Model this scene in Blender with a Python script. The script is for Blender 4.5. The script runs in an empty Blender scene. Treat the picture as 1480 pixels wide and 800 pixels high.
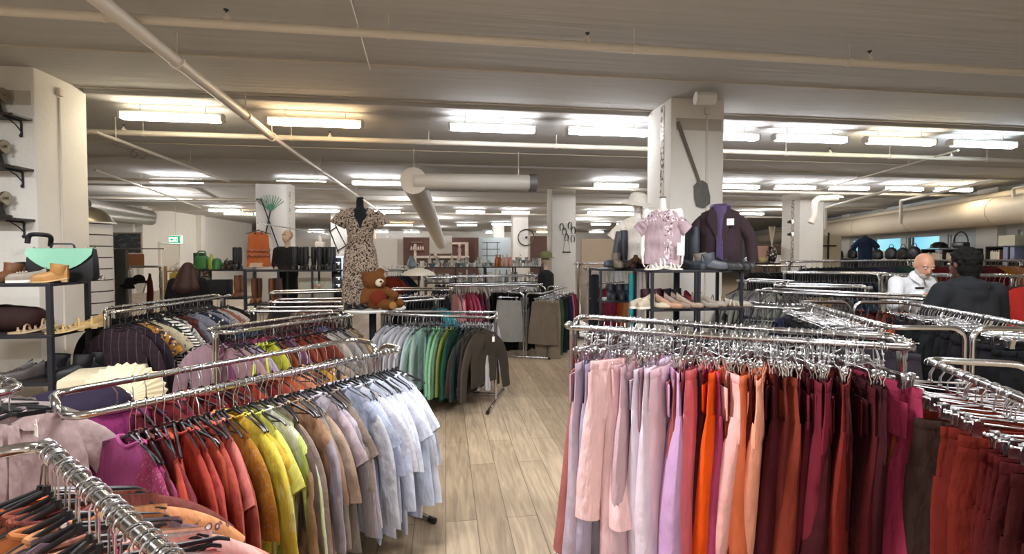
import bpy, bmesh, math, random
from mathutils import Vector, Matrix, Euler, noise

PI = math.pi
SC = bpy.context.scene
COL = SC.collection
rnd = random.Random(7)

# ------------------------------------------------------------------ camera model (metres; photo read as 1480x800)
FPX, CX, CY = 700.0, 740.0, 385.5
PITCH = math.radians(1.6)
YAW = math.atan(97 / 700.0)
EYE = 1.65
CEIL = 3.62
cP, sP, cY, sY = math.cos(PITCH), math.sin(PITCH), math.cos(YAW), math.sin(YAW)

def C(X, Z, z=0.0):
    """point X to the side and Z ahead of the standing point, z above the floor"""
    return Vector((X * cY + Z * sY, -X * sY + Z * cY, z))

def ray(px, py):
    x, y = (px - CX) / FPX, (CY - py) / FPX
    f, u = cP + y * sP, -sP + y * cP          # forward, up
    return C(x, f, u)

def at(px, py, h):
    """the place at height h that the photo shows at this pixel"""
    d = ray(px, py)
    t = (h - EYE) / d.z
    return Vector((d.x * t, d.y * t, h))

def atd(px, py, Z):
    """the place at distance Z that the photo shows at this pixel"""
    d = ray(px, py)
    f = d.x * sY + d.y * cY
    t = Z / f
    return Vector((d.x * t, d.y * t, EYE + d.z * t))

def lin(h):
    h = h.lstrip('#')
    out = []
    for i in (0, 2, 4):
        c = int(h[i:i + 2], 16) / 255
        out.append(c / 12.92 if c <= .04045 else ((c + .055) / 1.055) ** 2.4)
    return (*out, 1.0)

# ------------------------------------------------------------------ materials
MATS = {}
def _new(name):
    m = bpy.data.materials.new(name); m.use_nodes = True
    nt = m.node_tree; b = nt.nodes['Principled BSDF']
    return m, nt, b
def N(nt, t, **kw):
    n = nt.nodes.new(t)
    for k, v in kw.items():
        if k.startswith('i_'): n.inputs[k[2:].replace('_', ' ')].default_value = v
        else: setattr(n, k, v)
    return n
def L(nt, a, b): nt.links.new(a, b)
def mixc(nt, fac, a, b, mode='MIX'):
    n = nt.nodes.new('ShaderNodeMix'); n.data_type = 'RGBA'; n.blend_type = mode
    for sock, v in ((0, fac), (6, a), (7, b)):
        if hasattr(v, 'links'): nt.links.new(v, n.inputs[sock])
        else: n.inputs[sock].default_value = v
    return n.outputs[2]

def mat(name, col, rough=.6, metal=0.0, var=.15, scale=8.0, bump=0.0, bscale=60.0, trans=0.0, alpha=1.0, emit=0.0, ecol=None, stretch=None, coat=0.0):
    if name in MATS: return MATS[name]
    m, nt, b = _new(name)
    c = lin(col)
    tc = N(nt, 'ShaderNodeTexCoord')
    vec = tc.outputs['Object']
    if stretch:
        mp = N(nt, 'ShaderNodeMapping'); mp.inputs['Scale'].default_value = stretch
        L(nt, vec, mp.inputs['Vector']); vec = mp.outputs[0]
    nz = N(nt, 'ShaderNodeTexNoise'); nz.inputs['Scale'].default_value = scale; nz.inputs['Detail'].default_value = 4
    L(nt, vec, nz.inputs['Vector'])
    dark = tuple(x * (1 - var) for x in c[:3]) + (1,)
    lite = tuple(min(1, x * (1 + var)) for x in c[:3]) + (1,)
    L(nt, mixc(nt, nz.outputs['Fac'], dark, lite), b.inputs['Base Color'])
    b.inputs['Roughness'].default_value = rough
    b.inputs['Metallic'].default_value = metal
    b.inputs['Transmission Weight'].default_value = trans
    b.inputs['Alpha'].default_value = alpha
    b.inputs['Coat Weight'].default_value = coat
    if rough >= .75 and not metal: b.inputs['Specular IOR Level'].default_value = .2
    if emit:
        b.inputs['Emission Color'].default_value = lin(ecol or col); b.inputs['Emission Strength'].default_value = emit
    if bump:
        n2 = N(nt, 'ShaderNodeTexNoise'); n2.inputs['Scale'].default_value = bscale; n2.inputs['Detail'].default_value = 3
        L(nt, vec, n2.inputs['Vector'])
        bp = N(nt, 'ShaderNodeBump'); bp.inputs['Strength'].default_value = bump; bp.inputs['Distance'].default_value = .01
        L(nt, n2.outputs['Fac'], bp.inputs['Height']); L(nt, bp.outputs[0], b.inputs['Normal'])
    MATS[name] = m
    return m

def fabric(kind):
    """cloth that takes its colour from the object; kind sets weave or print"""
    key = 'fabric_' + kind
    if key in MATS: return MATS[key]
    m, nt, b = _new(key)
    oi = N(nt, 'ShaderNodeObjectInfo'); base = oi.outputs['Color']
    tc = N(nt, 'ShaderNodeTexCoord'); vec = tc.outputs['Object']
    off = N(nt, 'ShaderNodeVectorMath', operation='MULTIPLY_ADD')
    L(nt, vec, off.inputs[0]); off.inputs[1].default_value = (1, 1, 1)
    rv = N(nt, 'ShaderNodeCombineXYZ'); L(nt, oi.outputs['Random'], rv.inputs[0]); L(nt, oi.outputs['Random'], rv.inputs[1])
    L(nt, rv.outputs[0], off.inputs[2]); vec = off.outputs[0]
    nz = N(nt, 'ShaderNodeTexNoise'); nz.inputs['Scale'].default_value = 9; nz.inputs['Detail'].default_value = 5
    L(nt, vec, nz.inputs['Vector'])
    mr = N(nt, 'ShaderNodeMapRange'); mr.inputs['To Min'].default_value = .8; mr.inputs['To Max'].default_value = 1.12
    L(nt, nz.outputs['Fac'], mr.inputs['Value'])
    col = mixc(nt, 1.0, base, mr.outputs[0], 'MULTIPLY')
    def ramp(fac, p0, p1):
        r = N(nt, 'ShaderNodeMapRange'); r.inputs['From Min'].default_value = p0; r.inputs['From Max'].default_value = p1
        L(nt, fac, r.inputs['Value']); return r.outputs[0]
    if kind in ('stripe', 'pinstripe'):
        w = N(nt, 'ShaderNodeTexWave', bands_direction='Z' if kind == 'stripe' else 'Y'); w.inputs['Scale'].default_value = 11 if kind == 'stripe' else 22
        w.inputs['Distortion'].default_value = .6
        L(nt, vec, w.inputs['Vector'])
        col = mixc(nt, ramp(w.outputs['Fac'], .45, .55), col, lin('#e4ddd0') if kind == 'stripe' else lin('#4b4348'))
    elif kind == 'print':
        v = N(nt, 'ShaderNodeTexVoronoi'); v.inputs['Scale'].default_value = 26; v.inputs['Randomness'].default_value = 1
        L(nt, vec, v.inputs['Vector'])
        col = mixc(nt, ramp(v.outputs['Distance'], .28, .33), lin('#d9cdb8'), col)
        n3 = N(nt, 'ShaderNodeTexNoise'); n3.inputs['Scale'].default_value = 17; L(nt, vec, n3.inputs['Vector'])
        col = mixc(nt, ramp(n3.outputs['Fac'], .54, .6), col, lin('#2b2a33'))
    elif kind == 'floral':
        v = N(nt, 'ShaderNodeTexVoronoi'); v.inputs['Scale'].default_value = 32; L(nt, vec, v.inputs['Vector'])
        n3 = N(nt, 'ShaderNodeTexNoise'); n3.inputs['Scale'].default_value = 9; L(nt, vec, n3.inputs['Vector'])
        f = N(nt, 'ShaderNodeMath', operation='MULTIPLY'); L(nt, ramp(v.outputs['Distance'], .42, .3), f.inputs[0]); L(nt, ramp(n3.outputs['Fac'], .48, .56), f.inputs[1])
        col = mixc(nt, f.outputs[0], col, lin('#5b3d4a'))
        f2 = N(nt, 'ShaderNodeMath', operation='MULTIPLY'); L(nt, ramp(v.outputs['Distance'], .25, .15), f2.inputs[0]); L(nt, ramp(n3.outputs['Fac'], .5, .56), f2.inputs[1])
        col = mixc(nt, f2.outputs[0], col, lin('#e8dcd4'))
    elif kind == 'blossom':
        sp = N(nt, 'ShaderNodeSeparateXYZ'); L(nt, tc.outputs['Object'], sp.inputs[0])
        band = N(nt, 'ShaderNodeMath', operation='COMPARE'); band.inputs[1].default_value = .075; band.inputs[2].default_value = .05; L(nt, sp.outputs[1], band.inputs[0])
        yoke = N(nt, 'ShaderNodeMath', operation='GREATER_THAN'); yoke.inputs[1].default_value = -.225; L(nt, sp.outputs[2], yoke.inputs[0])
        mx = N(nt, 'ShaderNodeMath', operation='MAXIMUM'); L(nt, band.outputs[0], mx.inputs[0]); L(nt, yoke.outputs[0], mx.inputs[1])
        n3 = N(nt, 'ShaderNodeTexNoise'); n3.inputs['Scale'].default_value = 26; n3.inputs['Detail'].default_value = 1; L(nt, vec, n3.inputs['Vector'])
        n4 = N(nt, 'ShaderNodeTexNoise'); n4.inputs['Scale'].default_value = 34; n4.inputs['Detail'].default_value = 1; L(nt, tc.outputs['Object'], n4.inputs['Vector'])
        f = N(nt, 'ShaderNodeMath', operation='MULTIPLY'); L(nt, ramp(n3.outputs['Fac'], .55, .6), f.inputs[0]); L(nt, mx.outputs[0], f.inputs[1])
        col = mixc(nt, f.outputs[0], col, lin('#d6c8cc'))
        f2 = N(nt, 'ShaderNodeMath', operation='MULTIPLY'); L(nt, ramp(n4.outputs['Fac'], .6, .64), f2.inputs[0]); L(nt, mx.outputs[0], f2.inputs[1])
        col = mixc(nt, f2.outputs[0], col, lin('#56424e'))
    elif kind == 'leopard':
        v = N(nt, 'ShaderNodeTexVoronoi'); v.inputs['Scale'].default_value = 30
        n3 = N(nt, 'ShaderNodeTexNoise'); n3.inputs['Scale'].default_value = 14; L(nt, vec, n3.inputs['Vector'])
        wv = mixc(nt, .25, vec, n3.outputs['Color'], 'ADD'); L(nt, wv, v.inputs['Vector'])
        col = mixc(nt, ramp(v.outputs['Distance'], .50, .40), col, lin('#1d1716'))
        col = mixc(nt, ramp(v.outputs['Distance'], .20, .12), col, lin('#6d5038'))
    elif kind == 'plaid':
        for ax, s in (('Z', 5), ('Y', 5)):
            w = N(nt, 'ShaderNodeTexWave', bands_direction=ax); w.inputs['Scale'].default_value = s; L(nt, vec, w.inputs['Vector'])
            f = N(nt, 'ShaderNodeMath', operation='MULTIPLY'); f.inputs[1].default_value = .55; L(nt, ramp(w.outputs['Fac'], .6, .75), f.inputs[0])
            col = mixc(nt, f.outputs[0], col, lin('#221a22'))
        w = N(nt, 'ShaderNodeTexWave', bands_direction='Y'); w.inputs['Scale'].default_value = 4.2; L(nt, vec, w.inputs['Vector'])
        col = mixc(nt, ramp(w.outputs['Fac'], .985, .995), col, lin('#4e434a'))
    elif kind == 'lace':
        v = N(nt, 'ShaderNodeTexVoronoi'); v.inputs['Scale'].default_value = 60; L(nt, vec, v.inputs['Vector'])
        f = N(nt, 'ShaderNodeMath', operation='MULTIPLY'); f.inputs[1].default_value = .45; L(nt, ramp(v.outputs['Distance'], .3, .2), f.inputs[0])
        col = mixc(nt, f.outputs[0], col, lin('#8f8583'))
    elif kind == 'denim':
        n3 = N(nt, 'ShaderNodeTexNoise'); n3.inputs['Scale'].default_value = 4; L(nt, vec, n3.inputs['Vector'])
        col = mixc(nt, ramp(n3.outputs['Fac'], .55, .8), col, lin('#8a93a5'))
    L(nt, col, b.inputs['Base Color'])
    b.inputs['Roughness'].default_value = .85
    b.inputs['Specular IOR Level'].default_value = .18
    # weave and wrinkles
    mp = N(nt, 'ShaderNodeMapping'); mp.inputs['Scale'].default_value = (1, 1, .45); L(nt, vec, mp.inputs['Vector'])
    n1 = N(nt, 'ShaderNodeTexNoise'); n1.inputs['Scale'].default_value = 16; n1.inputs['Detail'].default_value = 3; L(nt, mp.outputs[0], n1.inputs['Vector'])
    h = n1.outputs['Fac']
    if kind == 'knit':
        w = N(nt, 'ShaderNodeTexWave', bands_direction='Y'); w.inputs['Scale'].default_value = 45; L(nt, vec, w.inputs['Vector'])
        a = N(nt, 'ShaderNodeMath', operation='MULTIPLY_ADD'); a.inputs[1].default_value = .18; L(nt, w.outputs['Fac'], a.inputs[0]); L(nt, h, a.inputs[2]); h = a.outputs[0]
    bp = N(nt, 'ShaderNodeBump'); bp.inputs['Strength'].default_value = .8; bp.inputs['Distance'].default_value = .026
    L(nt, h, bp.inputs['Height']); L(nt, bp.outputs[0], b.inputs['Normal'])
    MATS[key] = m
    return m

CHROME = mat('chrome', '#cfcfd0', .14, 1.0, .05, 3)
STEEL = mat('hook_steel', '#d6d6d8', .22, 1.0, .08, 20)
BLACKPL = mat('black_plastic', '#141416', .38, 0, .2, 12)
BLACKMET = mat('black_powdercoat', '#24242a', .5, .2, .15, 14, .15, 180)
PAINT = mat('white_painted_concrete', '#e9e5dd', .8, 0, .05, 3, .35, 26)
PIPEW = mat('white_pipe_paint', '#ded6c8', .45, 0, .06, 4)
WHITEMET = mat('white_enamel', '#e6e4de', .35, 0, .04, 5)
WOODD = mat('dark_board', '#2a211d', .55, 0, .3, 4, .2, 60, stretch=(1, 8, 8))
WOODL = mat('pale_wood', '#b08d62', .6, 0, .25, 4, .2, 50, stretch=(1, 9, 9))

# ------------------------------------------------------------------ mesh builder
class MB:
    def __init__(s): s.bm = bmesh.new()
    def loft(s, rings, closed=True, cap0=False, cap1=False):
        vs = [[s.bm.verts.new(p) for p in r] for r in rings]
        n = len(vs[0]); m = n if closed else n - 1
        for a, b in zip(vs, vs[1:]):
            for j in range(m):
                k = (j + 1) % n
                s.bm.faces.new((a[j], a[k], b[k], b[j]))
        if cap0: s.bm.faces.new(list(reversed(vs[0])))
        if cap1: s.bm.faces.new(vs[-1])
        return s
    def box(s, c, d, rz=0.0, M=None, bev=0.0):
        T = Matrix.Translation(Vector(c)) @ Matrix.Rotation(rz, 4, 'Z')
        if M is not None: T = M @ T
        r = bmesh.ops.create_cube(s.bm, size=1, matrix=T @ Matrix.Diagonal((*d, 1)))
        if bev:
            es = list({e for v in r['verts'] for e in v.link_edges})
            bmesh.ops.bevel(s.bm, geom=es, offset=bev, segments=2, affect='EDGES', profile=.5)
        return s
    def tube(s, pts, r, seg=8, cap=True):
        pts = [Vector(p) for p in pts]
        rs = r if isinstance(r, (list, tuple)) else [r] * len(pts)
        rings = []; u = None
        for i, p in enumerate(pts):
            a = pts[max(0, i - 1)]; b = pts[min(len(pts) - 1, i + 1)]
            t = (b - a)
            if t.length < 1e-9: t = Vector((0, 0, 1))
            t.normalize()
            if u is None:
                u = t.orthogonal().normalized()
            u = (u - t * u.dot(t))
            if u.length < 1e-6: u = t.orthogonal()
            u.normalize(); w = t.cross(u)
            rings.append([p + (u * math.cos(2 * PI * k / seg) + w * math.sin(2 * PI * k / seg)) * rs[i] for k in range(seg)])
        return s.loft(rings, True, cap, cap)
    def lathe(s, prof, c=(0, 0, 0), seg=20, M=None, cap0=True, cap1=True):
        T = Matrix.Translation(Vector(c))
        if M is not None: T = M @ T
        rings = [[T @ Vector((r * math.cos(2 * PI * k / seg), r * math.sin(2 * PI * k / seg), z)) for k in range(seg)] for r, z in prof]
        return s.loft(rings, True, cap0, cap1)
    def ell(s, c, r, rot=(0, 0, 0), seg=16, M=None):
        T = Matrix.Translation(Vector(c)) @ Euler(rot).to_matrix().to_4x4() @ Matrix.Diagonal((*r, 1))
        if M is not None: T = M @ T
        bmesh.ops.create_uvsphere(s.bm, u_segments=seg, v_segments=max(6, seg // 2 + 2), radius=1, matrix=T)
        return s
    def cap(s, a, ra, b, rb, seg=12):
        a, b = Vector(a), Vector(b); d = b - a; n = 4
        t = d.normalized(); pts = []; rs = []
        for i in range(n + 1):
            q = PI / 2 * i / n; pts.append(a - t * ra * math.cos(q)); rs.append(max(1e-4, ra * math.sin(q)))
        for i in range(n + 1):
            q = PI / 2 * i / n; pts.append(b + t * rb * math.sin(q)); rs.append(max(1e-4, rb * math.cos(q)))
        return s.tube(pts, rs, seg)
    def prism(s, pts, t, M=None):
        """outline in x,z extruded t along y"""
        T = M if M is not None else Matrix.Identity(4)
        f = [s.bm.verts.new(T @ Vector((x, -t / 2, z))) for x, z in pts]
        b = [s.bm.verts.new(T @ Vector((x, t / 2, z))) for x, z in pts]
        s.bm.faces.new(f); s.bm.faces.new(list(reversed(b)))
        n = len(pts)
        for i in range(n):
            k = (i + 1) % n
            s.bm.faces.new((f[k], f[i], b[i], b[k]))
        return s
    def mesh(s, name, m=None, smooth=True, angle=40):
        bmesh.ops.recalc_face_normals(s.bm, faces=s.bm.faces[:])
        me = bpy.data.meshes.new(name); s.bm.to_mesh(me); s.bm.free()
        if smooth:
            me.shade_smooth()
            try: me.set_sharp_from_angle(angle=math.radians(angle))
            except Exception: pass
        if m: me.materials.append(m)
        return me
    def build(s, name, m=None, parent=None, smooth=True, loc=None, rz=0, color=None, angle=40):
        return link(name, s.mesh(name, m, smooth, angle), parent, loc, rz, color)

def link(name, me, parent=None, loc=None, rz=0.0, color=None):
    o = bpy.data.objects.new(name, me); COL.objects.link(o)
    if parent is not None: o.parent = parent
    if loc is not None: o.location = loc
    if rz: o.rotation_euler = (0, 0, rz)
    if color: o.color = color
    return o

LABELS = {}
def tag(o, label, cat, group=None):
    o['label'] = label; o['category'] = cat
    if group: o['group'] = group
    w = len(label.split())
    if w < 4 or w > 16: print('LABEL WORDS', w, label)
    if label in LABELS and (not group or LABELS[label] != group): print('DUP LABEL', label)
    LABELS[label] = group
    return o
def empty(name, loc, label, cat, rz=0.0, group=None):
    o = bpy.data.objects.new(name, None); COL.objects.link(o)
    o.empty_display_size = .1
    o.location = loc; o.rotation_euler = (0, 0, rz)
    return tag(o, label, cat, group)
def struct(o):
    o['kind'] = 'structure'; return o

def round_path(pts, r, n=5):
    pts = [Vector(p) for p in pts]; out = [pts[0]]
    for a, p, b in zip(pts, pts[1:], pts[2:]):
        d1 = (a - p); d2 = (b - p); rr = min(r, d1.length * .49, d2.length * .49)
        p1 = p + d1.normalized() * rr; p2 = p + d2.normalized() * rr
        for i in range(n + 1):
            t = i / n
            out.append(p1 * (1 - t) ** 2 + p * 2 * t * (1 - t) + p2 * t * t)
    out.append(pts[-1]); return out

def blob(name, fill, voxel, m, parent=None, smooth_it=4, color=None):
    """one continuous skin over overlapping solids"""
    b = MB(); fill(b)
    bmesh.ops.recalc_face_normals(b.bm, faces=b.bm.faces[:])
    me = bpy.data.meshes.new(name); b.bm.to_mesh(me); b.bm.free()
    o = bpy.data.objects.new('tmp', me); COL.objects.link(o)
    r = o.modifiers.new('r', 'REMESH'); r.mode = 'VOXEL'; r.voxel_size = voxel
    s = o.modifiers.new('s', 'SMOOTH'); s.iterations = smooth_it; s.factor = .5
    dg = bpy.context.evaluated_depsgraph_get(); dg.update()
    me2 = bpy.data.meshes.new_from_object(o.evaluated_get(dg))
    bpy.data.objects.remove(o); bpy.data.meshes.remove(me)
    me2.name = name; me2.shade_smooth(); me2.materials.clear(); me2.materials.append(m)
    return link(name, me2, parent, color=color)

ONES = 'zeroth first second third fourth fifth sixth seventh eighth ninth tenth eleventh twelfth thirteenth fourteenth fifteenth sixteenth seventeenth eighteenth nineteenth'.split()
TENS = {2: ('twentieth', 'twenty'), 3: ('thirtieth', 'thirty'), 4: ('fortieth', 'forty'), 5: ('fiftieth', 'fifty'), 6: ('sixtieth', 'sixty')}
def nth(i):
    if i < 20: return ONES[i]
    t, o = divmod(i, 10)
    return TENS[t][0] if o == 0 else TENS[t][1] + '-' + ONES[o]

# ------------------------------------------------------------------ camera and render look
cam = bpy.data.cameras.new('camera'); co = bpy.data.objects.new('camera', cam); COL.objects.link(co)
co.location = (0, 0, EYE); co.rotation_euler = (PI / 2 - PITCH, 0, -YAW)
cam.sensor_width = 36; cam.lens = FPX / 1480 * 36; cam.shift_y = (CY - 400) / 1480; cam.clip_start = .05; cam.clip_end = 300
SC.camera = co
SC.view_settings.view_transform = 'Standard'
SC.view_settings.look = 'None'
SC.view_settings.exposure = 0.12
SC.view_settings.gamma = 1.0
SC.cycles.max_bounces = 7
SC.cycles.sample_clamp_indirect = 6

w = bpy.data.worlds.new('world'); SC.world = w; w.use_nodes = True
nt = w.node_tree; bg = nt.nodes['Background']
tc = N(nt, 'ShaderNodeTexCoord'); sx = N(nt, 'ShaderNodeSeparateXYZ'); L(nt, tc.outputs['Generated'], sx.inputs[0])
nz = N(nt, 'ShaderNodeTexNoise'); nz.inputs['Scale'].default_value = 7; L(nt, tc.outputs['Generated'], nz.inputs['Vector'])
mr = N(nt, 'ShaderNodeMapRange'); mr.inputs['From Min'].default_value = .42; mr.inputs['From Max'].default_value = .62
L(nt, nz.outputs['Fac'], mr.inputs['Value'])
L(nt, mixc(nt, mr.outputs[0], lin('#6fb2c8'), lin('#b9dde2')), bg.inputs['Color'])
bg.inputs['Strength'].default_value = 1.9

# ------------------------------------------------------------------ the room
def floor_mat():
    m, nt, b = _new('oak_laminate')
    tc = N(nt, 'ShaderNodeTexCoord')
    mp = N(nt, 'ShaderNodeMapping'); mp.inputs['Rotation'].default_value = (0, 0, PI / 2)
    L(nt, tc.outputs['Object'], mp.inputs['Vector'])
    br = N(nt, 'ShaderNodeTexBrick'); br.offset = .37
    br.inputs['Scale'].default_value = 1; br.inputs['Brick Width'].default_value = 1.25; br.inputs['Row Height'].default_value = .19
    br.inputs['Mortar Size'].default_value = .0026; br.inputs['Mortar Smooth'].default_value = .3; br.inputs['Bias'].default_value = 0
    br.inputs['Color1'].default_value = lin('#b09c82'); br.inputs['Color2'].default_value = lin('#96836a'); br.inputs['Mortar'].default_value = lin('#5c4e3c')
    L(nt, mp.outputs[0], br.inputs['Vector'])
    m2 = N(nt, 'ShaderNodeMapping'); m2.inputs['Scale'].default_value = (9, .8, 1); L(nt, tc.outputs['Object'], m2.inputs['Vector'])
    n1 = N(nt, 'ShaderNodeTexNoise'); n1.inputs['Scale'].default_value = 3; n1.inputs['Detail'].default_value = 7; n1.inputs['Distortion'].default_value = 1.2
    L(nt, m2.outputs[0], n1.inputs['Vector'])
    mr = N(nt, 'ShaderNodeMapRange'); mr.inputs['From Min'].default_value = .3; mr.inputs['From Max'].default_value = .7; mr.inputs['To Min'].default_value = .66; mr.inputs['To Max'].default_value = 1.16
    L(nt, n1.outputs['Fac'], mr.inputs['Value'])
    c = mixc(nt, 1.0, br.outputs['Color'], mr.outputs[0], 'MULTIPLY')
    L(nt, c, b.inputs['Base Color'])
    b.inputs['Roughness'].default_value = .38
    return m
def ceil_mat():
    m, nt, b = _new('board_marked_concrete')
    tc = N(nt, 'ShaderNodeTexCoord')
    mp = N(nt, 'ShaderNodeMapping'); mp.inputs['Scale'].default_value = (.25, 5, 1); L(nt, tc.outputs['Object'], mp.inputs['Vector'])
    n1 = N(nt, 'ShaderNodeTexNoise'); n1.inputs['Scale'].default_value = 3; n1.inputs['Detail'].default_value = 6; L(nt, mp.outputs[0], n1.inputs['Vector'])
    n2 = N(nt, 'ShaderNodeTexNoise'); n2.inputs['Scale'].default_value = .6; n2.inputs['Detail'].default_value = 3; L(nt, tc.outputs['Object'], n2.inputs['Vector'])
    c = mixc(nt, n1.outputs['Fac'], lin('#a9a8a5'), lin('#cdccc9'))
    c = mixc(nt, n2.outputs['Fac'], c, lin('#bcbab7'))
    L(nt, c, b.inputs['Base Color']); b.inputs['Roughness'].default_value = .85
    bp = N(nt, 'ShaderNodeBump'); bp.inputs['Strength'].default_value = .3; bp.inputs['Distance'].default_value = .02
    L(nt, n1.outputs['Fac'], bp.inputs['Height']); L(nt, bp.outputs[0], b.inputs['Normal'])
    return m

struct(MB().box((8, 18, -.05), (64, 60, .1)).build('floor', floor_mat(), smooth=False))
CM = ceil_mat()
struct(MB().box((8, 18, CEIL + .1), (64, 60, .2)).build('ceiling', CM, smooth=False))
BACKY = 44.0
struct(MB().box((8, BACKY + .1, CEIL / 2), (64, .2, CEIL)).build('wall_back', PAINT, smooth=False))
struct(MB().box((2, -7.1, CEIL / 2), (44, .2, CEIL)).build('wall_front', PAINT, smooth=False))
struct(MB().box((-19.1, 18, CEIL / 2), (.2, 52, CEIL)).build('wall_left', PAINT, smooth=False))
# joints between the ceiling slabs, pale beads of filler
JM = mat('joint_filler', '#c9c1b2', .8, 0, .1, 10)
k = 1
for y, xr in ((5.25, (-14, 19)), (6.42, (-14, 19)), (9.5, (-14, 19)), (14.0, (-14, 20)), (18.5, (-14, 20))):
    struct(MB().box(((xr[0] + xr[1]) / 2, y, CEIL - .006), (xr[1] - xr[0], .022, .012)).build('trim_%d' % k, JM, smooth=False)); k += 1
for y in (6.55, 10.9, 15.3, 19.8, 24):   # step where the slab thickens over the beam line
    struct(MB().box((3, y, CEIL - .02), (34, .05, .05), bev=.008).build('trim_%d' % k, CM, smooth=False)); k += 1
struct(MB().tube([at(490, -60, CEIL - .01), at(535, 100, CEIL - .01)], .006, 6).build('trim_%d' % k, PIPEW)); k += 1

# columns on their 8.3 m grid
def column(x, y, s, name='column'):
    b = MB(); b.box((x, y, CEIL / 2), (s, s, CEIL), bev=.012)
    return struct(b.build(name, PAINT))
c_near = column(-4.68, 6.2, .76)
c_mid = column(3.2, 6.2, .72)
column(-4.75, 14.6, .8); column(3.5, 14.4, .72); column(11.8, 14.7, .85)
column(-4.7, 23.0, .72); column(3.55, 23.0, .72); column(3.45, 31.5, .72); column(-4.7, 31.5, .72)
# grey painted band high on the two near columns
BAND = mat('grey_band_paint', '#bab3a6', .8, 0, .05, 4)
for x, y, s in ((-4.68, 6.2, .76), (3.2, 6.2, .72)):
    struct(MB().box((x + .02, y - s / 2 - .002, CEIL - .33), (s - .1, .006, .15)).build('trim_%d' % k, BAND, smooth=False)); k += 1
# window wall at the far side, running at its own slant
wa, wb = C(14.4, 13.66), C(18.2, 29.0)
wd = (wb - wa).normalized(); wn = Vector((wd.y, -wd.x, 0))
WRZ = math.atan2(wd.y, wd.x)
def wallseg(name, t0, t1, z0, z1, th=.25, off=0.0, m=PAINT):
    c = wa + wd * ((t0 + t1) / 2) + wn * (th / 2 + off); c.z = (z0 + z1) / 2
    return struct(MB().box(c, (t1 - t0, th, z1 - z0), WRZ).build(name, m, smooth=False))
def wt(px):     # metres along the window wall at a photo column
    d = ray(px, 366); d = Vector((d.x, d.y, 0))
    den = d.x * wd.y - d.y * wd.x
    s = (wa.x * wd.y - wa.y * wd.x) / den
    return (d * s - wa).dot(wd)
SILL, HEAD = 1.72, 2.33
GREYW = mat('grey_wall_paint', '#c8ccce', .8, 0, .05, 3, .2, 20)  # even pale grey paint for the window wall
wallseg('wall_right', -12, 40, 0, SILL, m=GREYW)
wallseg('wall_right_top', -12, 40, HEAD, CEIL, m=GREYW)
wins = [(1405 + 95, 1470), (1420, 1369), (1357, 1309), (1301, 1257), (1250, 1222)]
edges = []
for a, b in wins: edges.append((wt(a), wt(b)))
prev = -12
FRW = mat('window_frame_paint', '#d4d8da', .5, 0, .05, 6)
GLASS = mat('window_glass', '#e8f6fa', .02, 0, .02, 2, trans=1.0)
FROST = mat('frosted_glass', '#c3ccd0', .5, 0, .1, 6)
for i, (a, b) in enumerate(edges):
    wallseg('wall_right_pier_%d' % (i + 1), prev, a, SILL, HEAD, m=GREYW)
    prev = b
    f = MB(); z0, z1 = SILL, HEAD
    for (t0, t1, y0, y1) in ((a, b, z0, z0 + .05), (a, b, z1 - .05, z1), (a, a + .06, z0, z1), (b - .06, b, z0, z1), ((a + b) / 2 + .35 * (b - a) - .03, (a + b) / 2 + .35 * (b - a) + .03, z0, z1)):
        c = wa + wd * ((t0 + t1) / 2) + wn * .08; c.z = (y0 + y1) / 2
        f.box(c, (t1 - t0, .08, y1 - y0), WRZ)
    fo = struct(f.build('window_%d' % (i + 1), FRW, smooth=False))
    c = wa + wd * ((a + b) / 2) + wn * .09; c.z = (z0 + z1) / 2
    struct(MB().box(c, (b - a, .008, z1 - z0), WRZ).build('window_pane', FROST if i == 1 else GLASS, fo, smooth=False))
wallseg('wall_right_pier_9', prev, 40, SILL, HEAD, m=GREYW)
# pilaster beside the windows
for px in (1436, 1228):
    t = wt(px)
    wallseg('wall_right_pilaster', t - .45, t + .45, 0, CEIL, .2, -.2, PAINT)
# inner wall with the exit door, left of the far columns
wx = -12.7
struct(MB().box((wx - .1, 28.2, CEIL / 2), (.2, 12.2, CEIL)).build('wall_inner_left', PAINT, smooth=False))
struct(MB().box((wx - 2, 22.0, CEIL / 2), (4, .2, CEIL)).build('wall_inner_front', PAINT, smooth=False))
for yy in (22.3, 27.2):
    struct(MB().box((wx + .12, yy, CEIL / 2), (.28, .42, CEIL)).build('wall_inner_pier', PAINT, smooth=False))
DOORW = mat('door_paint', '#d3cdc0', .5, 0, .04, 3)
dr = struct(MB().box((wx + .03, 24.5, 1.02), (.06, 1.5, 2.04), bev=.006).build('door_1', DOORW, smooth=False))
f = MB()
for y in (23.7, 25.3): f.box((wx + .04, y, 1.05), (.1, .1, 2.12))
f.box((wx + .04, 24.5, 2.12), (.1, 1.7, .1))
struct(f.build('door_frame', PAINT, dr, smooth=False))
struct(MB().tube([(wx + .1, 25.05, 1.05), (wx + .13, 25.05, 1.05), (wx + .13, 24.9, 1.05)], .012).build('door_handle', STEEL, dr))
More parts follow.
